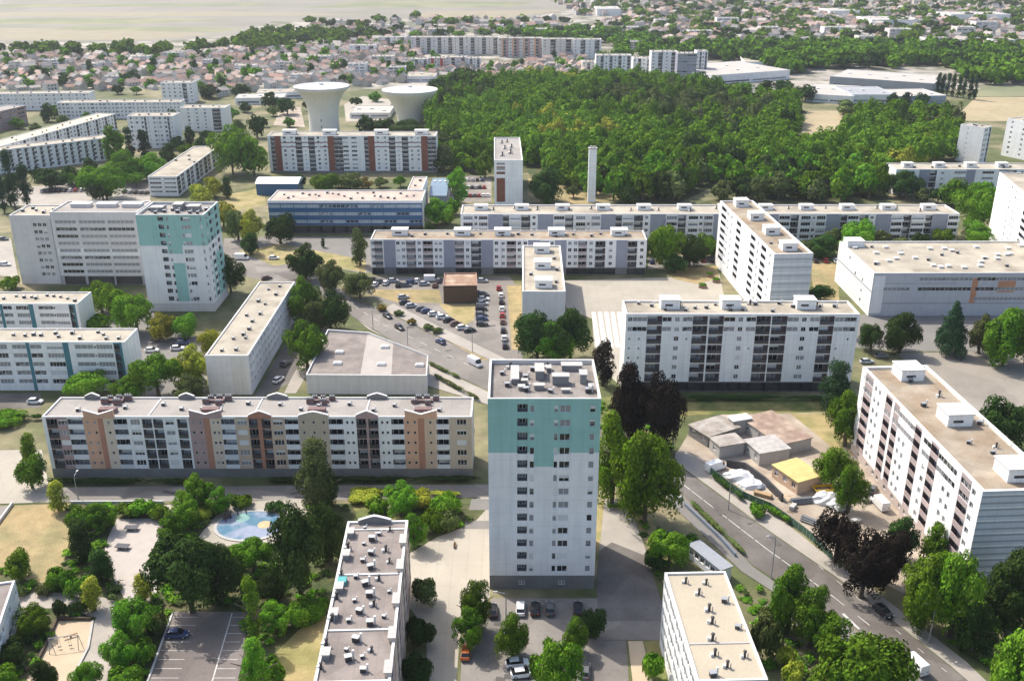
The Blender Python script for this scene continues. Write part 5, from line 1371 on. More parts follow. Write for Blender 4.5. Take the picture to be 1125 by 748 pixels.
# ------------------------------------------------------------------ woods, suburbs, sheds
def inside(px, poly):
    x, y = px; c = False
    for (x0, y0), (x1, y1) in zip(poly, poly[1:] + poly[:1]):
        if (y0 > y) != (y1 > y) and x < (x1 - x0) * (y - y0) / (y1 - y0) + x0: c = not c
    return c
def scatter(poly_px, step, seed, jit=.45):
    """ground points on a jittered grid inside a surveyed outline"""
    P = [tuple(G(*p)[:2]) for p in poly_px]
    xs, ys = [p[0] for p in P], [p[1] for p in P]
    r = random.Random(seed); out = []
    y = min(ys); k = 0
    while y < max(ys):
        x = min(xs) + (k % 2) * step / 2
        while x < max(xs):
            q = (x + r.uniform(-jit, jit) * step, y + r.uniform(-jit, jit) * step)
            if inside(q, P): out.append(q)
            x += step
        y += step * .87; k += 1
    return out
WOODA = [(474, 155), (474, 116), (492, 97), (600, 93), (720, 93), (795, 110), (872, 122), (876, 150), (846, 184), (798, 195), (745, 222), (665, 222), (612, 203), (590, 190), (575, 180), (535, 180), (482, 192)]
WOODB = [(765, 224), (800, 217), (862, 170), (903, 167), (944, 152), (938, 134), (1038, 130), (1052, 152), (1050, 176), (980, 198), (974, 219), (860, 224)]
wr = random.Random(99)
trees = [(p, 'a') for p in scatter(WOODA, 8.6, 3)] + [(p, 'b') for p in scatter(WOODB, 8.6, 4)]
trees.sort(key=lambda q: q[0][1])
def wood_kind(p):
    v = 1.3 * math.sin(p[0] * .031 + 1) + 1.2 * math.sin(p[1] * .023 + p[0] * .012) + wr.uniform(-1.5, 1.5)
    return 'lime' if v > 2.9 else 'bright' if v > .9 else 'olive' if v < -2.0 else 'dark' if v < -1.2 else 'wood' if v < .9 else 'green'
WLAB = {'lime': 'pale yellow-green tree at the near edge of the wood', 'bright': 'light green round tree at the near edge of the wood', 'wood': 'mid green round tree at the near edge of the wood', 'green': 'green broadleaf tree at the near edge of the wood', 'dark': 'dark green round tree at the near edge of the wood', 'olive': 'grey-green tree at the near edge of the wood'}
near, rest = trees[:135], trees[135:]
for p, z in near:
    sp = wood_kind(p); zz = 'right' if z == 'b' else 'main'
    lab = WLAB[sp].replace('the wood', 'the main wood' if z == 'a' else 'the smaller wood by the dry field')
    T(0, 0, 0, 0, sp, wr.choice(('round', 'round', 'wide')), lab, group='trees at the near edge of the wood', lod=2, world=p, h=wr.uniform(10, 17), rad=wr.uniform(4.2, 6.2))
PROTO = {}
def mass(name, label, cat, pts, spf, kinds, nl, lf, hr, rr, name_kind='stuff'):
    """one uncountable body of trees: every tree its own crown of leaf quads"""
    Qs, Ms = [], []
    sps = []
    r = np.random.default_rng(len(pts))
    for p in pts:
        k = kinds[r.integers(len(kinds))]; v = int(r.integers(4))
        if (k, v, nl) not in PROTO: PROTO[(k, v, nl)] = crown_arrays(KSEED[k] + v * 31 + 7, k, nl, lf)
        Q = PROTO[(k, v, nl)]
        a = r.uniform(0, 2 * math.pi); ca, sa = math.cos(a), math.sin(a)
        rad, h = r.uniform(*rr), r.uniform(*hr)
        X = (Q[..., 0] * ca - Q[..., 1] * sa) * rad + p[0]; Y = (Q[..., 0] * sa + Q[..., 1] * ca) * rad + p[1]; Z = (Q[..., 2] * .92 + .06) * h
        Qs.append(np.stack([X, Y, Z], -1))
        sp = spf(p)
        if sp not in sps: sps.append(sp)
        Ms.append(np.full(len(Q), sps.index(sp), dtype=np.int32))
    Q = np.concatenate(Qs); M = np.concatenate(Ms)
    me = quads_mesh(name, Q, LEAF[sps[0]])
    for s_ in sps[1:]: me.materials.append(LEAF[s_])
    me.polygons.foreach_set('material_index', M)
    o = link(name, me)
    return tag(o, label, cat, kind='stuff')
mass('wood_canopy', 'dense green wood filling the middle distance behind the slabs', 'wood', [p for p, z in rest], wood_kind, ('round', 'round', 'wide'), 1000, .10, (9, 19), (3.8, 8.2))
BELT = [(655, 78), (700, 64), (745, 60), (830, 54), (1000, 57), (1140, 66), (1140, 94), (1085, 94), (1060, 88), (1045, 76), (1010, 72), (990, 76), (905, 76), (860, 84), (815, 72), (780, 66), (700, 66)]
fk = lambda p: wr.choice(('wood', 'green', 'dark', 'wood'))
mass('woodland_belt', 'broad dark woodland belt beyond the warehouses at the right', 'woodland', scatter(BELT, 12, 7), fk, ('round', 'wide'), 190, .26, (12, 18), (7, 9.5))
BELT2 = [(-60, 60), (0, 57), (160, 57), (240, 52), (290, 37), (400, 39), (430, 44), (380, 50), (300, 58), (240, 60), (150, 66), (60, 63)]
mass('tree_belt', 'belt of trees between the houses and the pale plain', 'woodland', scatter(BELT2, 21, 8), fk, ('round', 'wide'), 150, .28, (9, 16), (7, 10))
BELT3 = [(450, 43), (640, 37), (700, 40), (745, 54), (680, 60), (662, 52), (560, 43)]
mass('tree_belt', 'trees between the skyline apartment row and the pale plain', 'woodland', scatter(BELT3, 19, 9), fk, ('round', 'wide'), 150, .28, (9, 15), (7, 10))
SUB = [(-60, 100), (-60, 62), (180, 62), (330, 54), (455, 42), (470, 84), (440, 92), (395, 96), (330, 96), (300, 98), (250, 108), (216, 106), (212, 92), (175, 92), (174, 100), (100, 100)]
SUBR = [(640, 36), (700, 14), (1140, 6), (1140, 64), (1000, 55), (830, 52), (740, 57)]
SUBM = [(470, 86), (455, 64), (530, 78), (640, 60), (655, 88)]
SUBF = [(600, -2), (1140, -12), (1140, 6), (720, 14), (640, 20)]
SUBL = [(300, 30), (450, 22), (620, 22), (640, 36), (450, 42), (400, 38)]
sub_pts = scatter(SUB, 24, 11, .5) + scatter(SUBM, 26, 12, .5)
mass('suburb_trees', 'garden trees scattered between the houses of the suburb', 'trees', [p for p in sub_pts if wr.random() < .6], fk, ('round', 'tall'), 150, .3, (6, 12), (3.5, 6.5))
farp = scatter(SUBR, 25, 13, .5) + scatter(SUBF, 30, 14, .5) + scatter(SUBL, 36, 15, .5)
mass('far_trees', 'hazy trees scattered among the far houses', 'trees', [p for p in farp if wr.random() < .5], fk, ('round', 'wide'), 90, .36, (8, 14), (6, 11))

# houses
WALLS = [mat('house_wall_cream', (0.5, 0.46, 0.4)), mat('house_wall_white', (0.6, 0.58, 0.55)), mat('house_wall_stone', (0.46, 0.41, 0.35))]
ROOFS = [mat('roof_tile_brown', (0.25, 0.175, 0.145), var=.2, scale=.5), mat('roof_tile_red', (0.31, 0.19, 0.15), var=.2, scale=.5), mat('roof_tile_grey', (0.21, 0.20, 0.20), var=.2, scale=.5), mat('roof_tile_pink', (0.34, 0.25, 0.215), var=.2, scale=.5), mat('roof_tile_pale', (0.37, 0.33, 0.30), var=.2, scale=.5)]
def house_mb(L, W, h, rise, m0, m1):
    b = MB(); e = .35
    b.box(-L / 2, L / 2, -W / 2, W / 2, 0, h, m0)
    b.poly([(-L / 2, -W / 2, h), (-L / 2, W / 2, h), (-L / 2, 0, h + rise)][::-1], m0); b.poly([(L / 2, -W / 2, h), (L / 2, W / 2, h), (L / 2, 0, h + rise)], m0)
    k = rise / (W / 2)
    b.quad((-L / 2 - e, -W / 2 - e, h - e * k + .05), (L / 2 + e, -W / 2 - e, h - e * k + .05), (L / 2 + e, 0, h + rise + .05), (-L / 2 - e, 0, h + rise + .05), m1)
    b.quad((L / 2 + e, W / 2 + e, h - e * k + .05), (-L / 2 - e, W / 2 + e, h - e * k + .05), (-L / 2 - e, 0, h + rise + .05), (L / 2 + e, 0, h + rise + .05), m1)
    b.box(L * .28, L * .28 + .7, -.3, .3, h + rise * .6, h + rise + .9, m0)
    for x in (-L * .28, 0.05, L * .25):
        for z in ([1.0] if h < 4.5 else [1.0, 3.7]):
            b.quad((x - .55, -W / 2 - .02, z), (x + .55, -W / 2 - .02, z), (x + .55, -W / 2 - .02, z + 1.3), (x - .55, -W / 2 - .02, z + 1.3), 8)
    return b
HM = WALLS + ROOFS + [GLASS]
hr_ = random.Random(21)
HP = []
for i in range(14):
    HP.append(house_mb(hr_.uniform(8, 13), hr_.uniform(7, 9), hr_.choice((3.2, 3.4, 5.6, 5.8)), hr_.uniform(2.0, 3.0), i % 3, 3 + i % 5))
HMESH = [h_.mesh('house', HM) for h_ in HP]
RNAME = ['brown', 'red', 'grey', 'pink', 'pale']
street = lambda p: (round(math.sin(p[0] * .004) * 2) * .35 + (math.pi / 2 if (int(p[1] / 70) + int(p[0] / 90)) % 2 else 0))
hp = scatter(SUB, 12.8, 31, .3) + scatter(SUBM, 13, 32, .3)
hp.sort(key=lambda q: q[1])
hp = [p for p in hp if hr_.random() < .8]
for p in hp[:300]:
    i = hr_.randrange(14)
    o = link('house', HMESH[i], None, (p[0], p[1], 0), street(p) + hr_.uniform(-.12, .12))
    k = hr_.uniform(.72, .98); o.scale = (k, k, k * hr_.uniform(.85, 1.05))
    tag(o, 'small far house with %s tiled roof in the suburb beyond the slabs' % RNAME[i % 5], 'house', 'houses of the far suburb')
def house_mass(name, label, pts, sc=1.0):
    b = MB()
    for p in pts:
        i = hr_.randrange(14); k = sc * hr_.uniform(.72, 1.05)
        b.append(HP[i], Matrix.Translation((p[0], p[1], 0)) @ Matrix.Rotation(street(p) + hr_.uniform(-.15, .15), 4, 'Z') @ Matrix.Scale(k, 4))
    return tag(b.build(name, HM), label, 'houses', kind='stuff')
house_mass('far_houses', 'mass of small tiled houses in the rear of the suburb', hp[300:])
fh = [p for p in scatter(SUBR, 19, 33, .4) + scatter(SUBL, 26, 35, .4) if hr_.random() < .75] + [p for p in scatter(SUBF, 24, 34, .4) if hr_.random() < .6]
house_mass('distant_houses', 'hazy mass of distant houses and roofs near the horizon', fh, 1.15)

# sheds and far flat buildings
def shed(label, FL, FR, BK, H, wall=WHITE2, roof=RIM, axis='front', W=None, L=None, cat='warehouse', name='warehouse', bands=True):
    b = B(name, label, FL, FR, BK, H, axis=axis, W=W, L=L, seed=5, cat=cat)
    if bands: b.facade('front', 0.2, H - .8, 1, [(.1, '-'), (1, 'R'), (.1, '-'), (1, 'R'), (.1, '-')], wall=wall, shut=0)
    b.plainwall = wall
    b.roof(roof, RIM, .25, .3)
    for fx, fy in V(max(3, int(b.L / 16)), 3): b.on_roof('skylight', fx, fy, 2.4, 2.0, .5, FRAME)
    return b.finish()
PALER = mat('pale_metal_roof', (0.41, 0.385, 0.35), var=.08, scale=.1)
DULLR = mat('dull_metal_roof', (0.30, 0.31, 0.33), var=.1, scale=.1)
shed('big pale warehouse roof beyond the wood, right of the big white block', (782, 83), (868, 77), (860, 64), 8, roof=PALER)
shed('cream flat-roofed warehouse at the end of the woodland belt', (818, 68), (886, 69), (886, 63), 8, roof=GRAVC)
shed('very long bright white warehouse at the foot of the woodland belt', (912, 84), (1026, 92), (1018, 82), 8, wall=DULLR, roof=PALER)
shed('grey industrial shed left of the pair of dark pines', (885, 103), (938, 106), (936, 94), 6, roof=PALER)
shed('dark-roofed industrial shed below the very long white warehouse', (936, 104), (985, 104), (984, 95), 6.5, roof=DULLR)
shed('pale industrial shed with blue-grey wall beside the poplars', (985, 106), (1040, 105), (1038, 97), 6, wall=mat('blue_grey_sheet', (0.3, 0.36, 0.42)), roof=PALER)
shed('low white school shed left of the goblet water tower, front one', (258, 108), (312, 107), (312, 102.5), 5, roof=PALER)
shed('low pale school shed left of the goblet water tower, rear one', (282, 102), (332, 101), (332, 97), 5, roof=GRAVC)
shed('long low roof at the skyline on the right', (958, 22), (1014, 22), (1014, 18), 9, roof=PALER, bands=False)
shed('white far shed among the distant trees', (912, 12), (945, 12), (945, 9), 9, roof=PALER, bands=False)
shed('pale far hall in the distance at the right', (1045, 16), (1110, 16), (1110, 13), 10, roof=PALER, bands=False)
shed('white-walled far hall beside the pale far hall', (656, 10), (682, 10), (682, 7), 10, roof=PALER, bands=False)
shed('pale pink-roofed shed behind the funnel tower', (446, 84), (478, 84), (478, 79), 5, roof=GRAVC)
shed('bright flat depot between the water towers', (384, 124), (428, 124), (424, 116), 4, roof=PALER)
for i, (x, y, w_, h_) in enumerate(((150, 62, 26, 8), (188, 58, 20, 9), (98, 70, 18, 7), (60, 66, 24, 8), (20, 68, 22, 8), (230, 66, 16, 8), (268, 72, 22, 7), (310, 68, 16, 9), (350, 62, 22, 9), (392, 70, 20, 9), (420, 62, 24, 10), (436, 74, 18, 9), (330, 82, 22, 7), (126, 84, 20, 7))):
    far_slab('pale flat-roofed block standing among the small houses of the far suburb', (x - w_ / 2, y), (x + w_ / 2, y), None, h_, 3, [(1, 'R'), (.4, '-')] * 3, W=14, seed=200 + i, wall=(WHITE2, CREAM, GREYW)[i % 3], roof=(GRAVC, GRAVG)[i % 2], group='pale blocks in the far suburb')
for i, (x, y, w_, h_) in enumerate(((690, 30, 24, 10), (730, 22, 20, 10), (770, 34, 26, 9), (800, 20, 24, 11), (846, 30, 20, 10), (880, 42, 24, 9), (920, 30, 28, 10), (955, 40, 22, 9), (990, 32, 24, 12), (1030, 42, 26, 9), (1062, 30, 20, 14), (1085, 24, 24, 14), (1104, 44, 24, 9), (700, 46, 18, 9), (480, 32, 20, 9), (540, 28, 26, 9), (590, 32, 22, 9), (410, 32, 18, 9))):
    far_slab('pale block far off among the hazy roofs near the horizon', (x - w_ / 2, y), (x + w_ / 2, y), None, h_, 3, [(1, 'R'), (.4, '-')] * 3, W=18, seed=230 + i, wall=(WHITE2, CREAM, GREYW)[i % 3], roof=(GRAVC, GRAVG)[i % 2], group='pale blocks near the horizon')
# row of poplars and pines near the dry field
for i, x in enumerate((1029, 1034, 1040, 1046, 1052, 1058, 1064, 1070)):
    T(x, 104 + i * .9, 76 + (i * 7 % 5), 8, 'conifer', 'poplar', 'tall dark poplar in the row beside the green field', group='poplars beside the green field', lod=2)
for x, t_ in ((980, 'left'), (994, 'middle'), (1012, 'right')):
    T(x, 118, 101, 14, 'conifer', 'round', 'dark pine in front of the industrial sheds, %s of three' % t_, lod=2)
for i, (x, yb, yt, w_, sp) in enumerate(((840, 108, 88, 22, 'dark'), (862, 104, 86, 22, 'dark'), (884, 112, 92, 22, 'dark'), (815, 106, 88, 20, 'bright'), (800, 104, 90, 16, 'olive'), (930, 128, 110, 26, 'olive'), (700, 94, 78, 22, 'green'), (768, 96, 78, 22, 'dark'))):
    T(x, yb, yt, w_, sp, 'round', ('dark tree near the pale warehouses, left', 'dark tree near the pale warehouses, middle', 'dark tree near the pale warehouses, right', 'light green tree by the pale warehouses', 'olive shrub tree by the pale warehouses', 'grey-green tree at the top of the straw clearing', 'green tree between the far white blocks', 'dark tree at the foot of the big white block')[i], lod=2)

# water towers and the chimney
def water_tower(x, yb, label, prof, roofz):
    p = G(x, yb)
    t = thing('water_tower', label, 'water tower', p)
    cm = mat('tower_concrete', (0.76, 0.71, 0.64), var=.06, scale=.15, streak=.12)
    b = MB(); b.lathe(prof, 48, 0); o = b.build('tank', [cm], t, smooth=True)
    b = MB(); r_, z_ = prof[-1]
    b.lathe([(r_ + .3, z_ - .1), (r_ + .3, z_ + .5), (r_ - .4, z_ + .52), (r_ - .5, z_ + .2), (1.5, roofz), (1.4, roofz + 1.2)], 48, 0); b.build('roof', [RIM], t)
    b = MB(); b.box(-.8, .8, -prof[0][0] - .12, -prof[0][0] + .4, 0, 2.4); b.build('door', [DARKMET], t)
    for z in (6, 10):
        b = MB(); b.box(-.4, .4, -prof[1][0] - .1, -prof[1][0] + .5, z, z + 1.3); b.build('window', [GLASS], t)
    return t
water_tower(357, 148.5, 'goblet-shaped pale concrete water tower with a thick shaft', [(9.6, 0), (9.3, 9), (9.4, 14), (9.9, 18), (11.2, 22), (13.2, 25.5), (15.8, 28.2), (16.8, 28.8), (16.9, 30.0)], 31.0)
water_tower(451.5, 133, 'funnel-shaped pale concrete water tower with a wide white rim', [(9.0, 0), (9.2, 3), (9.9, 6), (11.2, 9.5), (13.6, 13.6), (16.6, 17.6), (18.2, 19.4), (18.4, 20.6)], 22.4)
t = thing('chimney_column', 'tall pale square chimney standing at the edge of the wood', 'chimney', G(649.5, 222))
b = MB(); b.box(-1.8, 1.8, -1.4, 1.4, 0, 25.2)
for x in (-1.1, 0, 1.1): b.box(x - .12, x + .12, -1.5, -1.39, .5, 24.6)
b.build('shaft', [WHITE], t)
b = MB(); b.box(-2.0, 2.0, -1.6, 1.6, 25.203, 25.8); b.box(-1.2, -.3, -.5, .5, 25.802, 26.6); b.box(.3, 1.2, -.5, .5, 25.802, 26.6); b.build('cap', [CONC], t)

# ------------------------------------------------------------------ filler trees and ground cover
def spot(x, y, h, w, sp, kind, label, group=None):
    p = G(x, y)
    return T(0, 0, 0, 0, sp, kind, label, group=group, lod=2 if y < 240 else 1, world=(p.x, p.y), h=h, rad=w)
for i, (x, y, h, w, sp) in enumerate(((62, 178, 9, 5, 'green'), (100, 190, 8, 4.5, 'dark'), (150, 205, 8, 4.5, 'green'), (128, 196, 10, 5.5, 'green'), (206, 172, 8, 5, 'green'), (222, 168, 9, 5, 'dark'), (236, 176, 8, 5, 'green'), (250, 170, 9, 5, 'wood'), (270, 168, 10, 5.5, 'green'), (228, 156, 8, 5, 'dark'), (262, 148, 9, 5, 'olive'), (290, 140, 7, 4, 'dark'), (318, 140, 7, 4, 'green'), (270, 124, 8, 5, 'dark'), (255, 132, 8, 5, 'green'), (300, 128, 7, 5, 'olive'), (340, 122, 8, 5, 'dark'), (392, 118, 8, 5, 'dark'), (412, 112, 8, 5, 'green'), (60, 130, 9, 4.5, 'green'), (70, 138, 7, 4, 'olive'), (96, 136, 8, 4, 'green'), (110, 124, 7, 4.5, 'green'), (118, 136, 7, 4, 'olive'), (175, 160, 9, 5, 'green'), (196, 165, 8, 4.5, 'dark'), (146, 122, 7, 4, 'green'), (20, 142, 8, 5, 'green'), (40, 146, 6, 4, 'olive'), (130, 104, 8, 5, 'dark'), (150, 104, 7, 5, 'green'), (80, 206, 7, 4, 'green'), (20, 205, 8, 4, 'dark'), (42, 200, 8, 4, 'dark'))):
    spot(x, y, h, w, sp, wr.choice(('round', 'wide')), '%s tree in the greenery between the white slabs of the far estate' % {'green': 'mid green', 'dark': 'dark green', 'olive': 'grey-green', 'wood': 'fresh green'}[sp], 'trees between the far white slabs')
for i, (x, y, h, w, sp) in enumerate(((372, 206, 6, 4, 'green'), (400, 208, 6, 4, 'rust'), (418, 206, 5, 4, 'olive'), (440, 206, 6, 3.5, 'green'), (330, 208, 7, 4, 'dark'), (496, 236, 8, 4, 'green'), (490, 246, 7, 4, 'bright'), (500, 212, 9, 4, 'green'), (488, 190, 9, 5, 'dark'), (520, 190, 9, 5, 'wood'), (630, 218, 7, 3.5, 'olive'), (690, 226, 9, 4.5, 'dark'), (716, 280, 7, 4, 'dark'), (704, 286, 5, 3.5, 'green'), (782, 282, 8, 4, 'dark'), (915, 272, 8, 4, 'olive'), (955, 276, 7, 4, 'green'), (990, 275, 6, 4, 'olive'), (1010, 272, 7, 4, 'dark'), (1035, 270, 8, 4.5, 'green'), (1060, 226, 9, 5, 'green'), (1100, 232, 8, 4, 'dark'), (1030, 224, 8, 4.5, 'dark'), (1012, 222, 7, 4, 'olive'))):
    spot(x, y, h, w, sp, wr.choice(('round', 'wide')), '%s small tree in the gaps between the middle slabs' % {'green': 'mid green', 'dark': 'dark green', 'olive': 'grey-green', 'wood': 'fresh green', 'rust': 'brownish', 'bright': 'bright green'}[sp], 'small trees between the middle slabs')
NOPE = [[(-60, 556), (14, 555), (78, 553), (84, 585), (60, 640), (38, 640), (-60, 600)], [(128, 570), (178, 569), (182, 588), (180, 612), (172, 650), (158, 668), (140, 664), (122, 630), (114, 608), (119, 590)], [(178, 555), (196, 553), (188, 572), (178, 575)],
        [(18, 657), (40, 650), (100, 652), (140, 664), (158, 668), (140, 700), (118, 750), (112, 766), (72, 766), (100, 690), (106, 678), (60, 668), (20, 668)], [(62, 681), (102, 681), (98, 712), (76, 752), (70, 766), (18, 766), (40, 728), (52, 705)], [(216, 592), (230, 570), (252, 550), (334, 546), (342, 564), (326, 577), (302, 600), (240, 602)],
        [(330, 690), (362, 674), (352, 766), (285, 766), (300, 720)], [(187, 670), (274, 670), (270, 715), (262, 766), (150, 766)], [(-60, 630), (22, 630), (22, 720), (-60, 720)], [(372, 565), (460, 565), (452, 640), (448, 766), (330, 766)], [(385, 549), (440, 547), (470, 556), (475, 580), (446, 600), (395, 575)]]
NOPE = [[tuple(G(*q)[:2]) for q in z] for z in NOPE]
gc = [p for p in scatter([(-20, 556), (530, 556), (515, 572), (480, 588), (448, 608), (446, 660), (340, 755), (-20, 755)], 2.3, 71) if not any(inside(p, z) for z in NOPE)]
gk = lambda p: wr.choice(('green', 'green', 'dark', 'bright', 'olive'))
mass('shrubbery', 'low shrubs and ground plants filling the beds of the park', 'shrubbery', [p for p in gc if wr.random() < .8], gk, ('bush',), 110, .2, (.5, 1.7), (.9, 1.9))
g2 = scatter([(694, 560), (704, 556), (745, 600), (752, 640), (722, 640), (710, 600)], 2.2, 72) + scatter([(808, 640), (850, 655), (905, 720), (960, 766), (850, 766), (830, 690)], 2.3, 73) + scatter([(985, 640), (1010, 655), (1070, 640), (1140, 640), (1140, 766), (1110, 766), (1060, 722)], 2.4, 74) + scatter([(655, 440), (700, 445), (738, 480), (735, 520), (690, 498), (660, 470)], 2.4, 75)
mass('shrubbery', 'low shrubs and weeds under the trees along the avenue', 'shrubbery', [p for p in g2 if wr.random() < .75], gk, ('bush',), 110, .2, (.4, 1.6), (.9, 1.8))
# ------------------------------------------------------------------ vehicles
TYRE = mat('tyre_rubber', (0.02, 0.02, 0.02), rough=.9)
ALLOY = mat('wheel_rim', (0.45, 0.45, 0.46), rough=.35, metal=.6)
CGLASS = mat('car_glass', (0.015, 0.018, 0.022), rough=.06, spec=.6, var=0)
HEADL = mat('headlight_lens', (0.75, 0.76, 0.78), rough=.1, spec=.6, var=0)
TAILL = mat('tail_light_lens', (0.35, 0.01, 0.01), rough=.2, spec=.6, var=0)
PAINTS = {k: mat('car_paint_' + k, c, rough=.28, spec=.55, var=.02) for k, c in {'white': (.75, .75, .75), 'silver': (.42, .43, .45), 'black': (.015, .015, .018), 'grey': (.11, .115, .12), 'blue': (.035, .06, .15), 'red': (.34, .03, .025), 'orange': (.46, .13, .03), 'yellow': (.65, .42, .04), 'brown': (.14, .07, .045)}.items()}
CARS = {}
def loft(b, secs, m=0):
    """closed skin through cross sections; each section is a list of points"""
    n = len(secs[0]); i0 = len(b.v)
    for s_ in secs: b.v += s_
    for k in range(len(secs) - 1):
        for j in range(n):
            j2 = (j + 1) % n
            b.f.append((i0 + k * n + j, i0 + k * n + j2, i0 + (k + 1) * n + j2, i0 + (k + 1) * n + j)); b.m.append(m)
    b.f.append(tuple(i0 + j for j in reversed(range(n)))); b.m.append(m)
    b.f.append(tuple(i0 + (len(secs) - 1) * n + j for j in range(n))); b.m.append(m)
def sec(x, w, z0, z1, c=.12):
    return [(x, -w, z0), (x, w, z0), (x, w + .02, (z0 + z1) / 2), (x, w - c * .5, z1 - c * .4), (x, w - c * 1.4, z1), (x, -w + c * 1.4, z1), (x, -w + c * .5, z1 - c * .4), (x, -w - .02, (z0 + z1) / 2)]
def make_car(col, van=False):
    t = thing('parked_car' if not van else 'van', '', 'car' if not van else 'van')
    pm = PAINTS[col]
    b = MB()
    if van:
        loft(b, [sec(-2.7, .88, .35, 2.2), sec(-2.6, .95, .3, 2.35), sec(1.0, .95, .3, 2.35), sec(1.35, .94, .3, 2.2)])
        loft(b, [sec(1.352, .94, .3, 1.25), sec(2.5, .9, .3, 1.05), sec(2.68, .82, .35, .9)])
        b.build('body', [pm], t)
        b = MB(); loft(b, [sec(1.353, .86, 1.24, 2.12, .05), sec(1.75, .82, 1.2, 1.95, .05), sec(2.15, .78, 1.1, 1.3, .05)]); b.build('windscreen', [CGLASS], t)
        wx = (-1.7, 1.75)
    else:
        loft(b, [sec(-2.08, .68, .38, .78), sec(-1.98, .80, .28, .93), sec(-1.2, .86, .24, .98), sec(0, .87, .24, .96), sec(.95, .86, .24, .93), sec(1.75, .80, .26, .80), sec(2.06, .66, .34, .62)])
        loft(b, [sec(-1.35, .60, 1.40, 1.43, .02), sec(-1.1, .62, 1.41, 1.47, .03), sec(-.1, .63, 1.42, 1.50, .03), sec(.3, .60, 1.39, 1.44, .02)])
        b.build('body', [pm], t)
        b = MB()
        loft(b, [[(-1.85, -.72, .955), (-1.85, .72, .955), (-1.38, .6, 1.41), (-1.38, -.6, 1.41)], [(-1.0, -.77, .965), (-1.0, .77, .965), (-1.0, .62, 1.425), (-1.0, -.62, 1.425)], [(.2, -.77, .95), (.2, .77, .95), (.2, .61, 1.42), (.2, -.61, 1.42)], [(1.12, -.70, .92), (1.12, .70, .92), (.36, .58, 1.39), (.36, -.58, 1.39)]])
        b.build('window', [CGLASS], t)
        wx = (-1.28, 1.28)
    for x in wx:
        for s_ in (-1, 1):
            b = MB(); b.lathe([(.20, -.11), (.31, -.11), (.32, -.08), (.32, .08), (.31, .11), (.21, .115)], 14, 0); wm = b.build('wheel', [TYRE], t, (x, s_ * .80, .32)); wm.rotation_euler = (R(90) * -s_, 0, 0)
            b = MB(); b.lathe([(.2, .09), (.19, .12), (.05, .125)], 10, 0); b.build('rim', [ALLOY], wm)
    xe = 2.02 if not van else 2.6
    for s_ in (-1, 1):
        b = MB(); b.box(-.1, .06, -.16, .16, -.07, .07); b.build('headlight', [HEADL], t, (xe - .07, s_ * .52, .64 if not van else .8))
        b = MB(); b.box(-.05, .06, -.14, .14, -.08, .08); b.build('tail_light', [TAILL], t, (-2.03 if not van else -2.69, s_ * .58, .8 if not van else 1.0))
    return t
CNUM = [0]
def car(x, y, d, col, label, group=None, van=False):
    """d: heading in degrees from +X, or a second photo point the car faces"""
    a = R(d) if not isinstance(d, tuple) else math.atan2((G(*d) - G(x, y)).y, (G(*d) - G(x, y)).x)
    p = G(x, y); key = (col, van)
    if key not in CARS:
        o = CARS[key] = make_car(col, van); o.location = (p.x, p.y, 0.09); o.rotation_euler = (0, 0, a)
    else: o = copy_thing(CARS[key], (p.x, p.y, 0.09), a)
    o['label'] = label
    if group: o['group'] = group
    elif 'group' in o: del o['group']
    return o
car(195, 699, 2, 'blue', 'dark blue car alone in the marked car park')
car(541.5, 673, 92, 'black', 'black car beside the street trees at the tower car park')
for x, c, l in ((572, 'white', 'white car, first from the left in the shaded row before the tower'), (588, 'black', 'black car, second from the left in the shaded row before the tower'), (604, 'grey', 'grey car, third from the left in the shaded row before the tower'), (635, 'black', 'dark car at the right end of the shaded row before the tower')):
    car(x, 671, 90 + rng.uniform(-4, 4), c, l, 'cars parked before the tower')
car(512, 719, 88, 'orange', 'rusty orange car under the nearer street tree')
car(568, 731, 8, 'white', 'white car at the bottom of the tower car park, farther of two')
car(574, 742, 10, 'white', 'white car at the bottom of the tower car park, nearer of two')
car(643, 740, 80, 'grey', 'grey car in shade at the bottom right of the tower car park')
car(741, 546, (800, 588), 'white', 'white car parked under the large bright tree by the avenue')
car(970, 674, (1010, 704), 'black', 'black car parked in tree shade at the avenue kerb')
car(1003, 733, (960, 694), 'white', 'white van on the avenue at the bottom edge', van=True)
car(426, 349, (470, 372), 'black', 'black car on the avenue, first of three above the hall')
car(439, 361.5, (480, 383), 'black', 'black car on the avenue, second of three above the hall')
car(484, 377, (440, 355), 'blue', 'dark blue car on the avenue, third of three above the hall')
car(522, 401, (560, 420), 'white', 'white van on the avenue beside the teal-topped tower', van=True)
car(301, 285, 5, 'white', 'white car at the crossroads')
car(293, 307, 30, 'brown', 'brown car behind the pale end-on slab')
car(266, 285, -8, 'white', 'white van beside the dark tree at the teal corner tower', van=True)
rowc = [(443, 328, 'silver'), (445, 334, 'black'), (452, 337.5, 'silver'), (463, 341, 'grey'), (469, 343.5, 'blue'), (477, 346.5, 'white'), (486, 350, 'white'), (493, 353.5, 'black'), (501, 357.5, 'brown'), (508, 361.5, 'white'), (516, 364.5, 'black')]
ORD = ['first', 'second', 'third', 'fourth', 'fifth', 'sixth', 'seventh', 'eighth', 'ninth', 'tenth', 'eleventh', 'twelfth']
for i, (x, y, c) in enumerate(rowc):
    car(x, y, 20 + rng.uniform(-4, 4), c, '%s car, %s from the left in the slanting row of the car park' % (c, ORD[i]), 'cars in the slanting row')
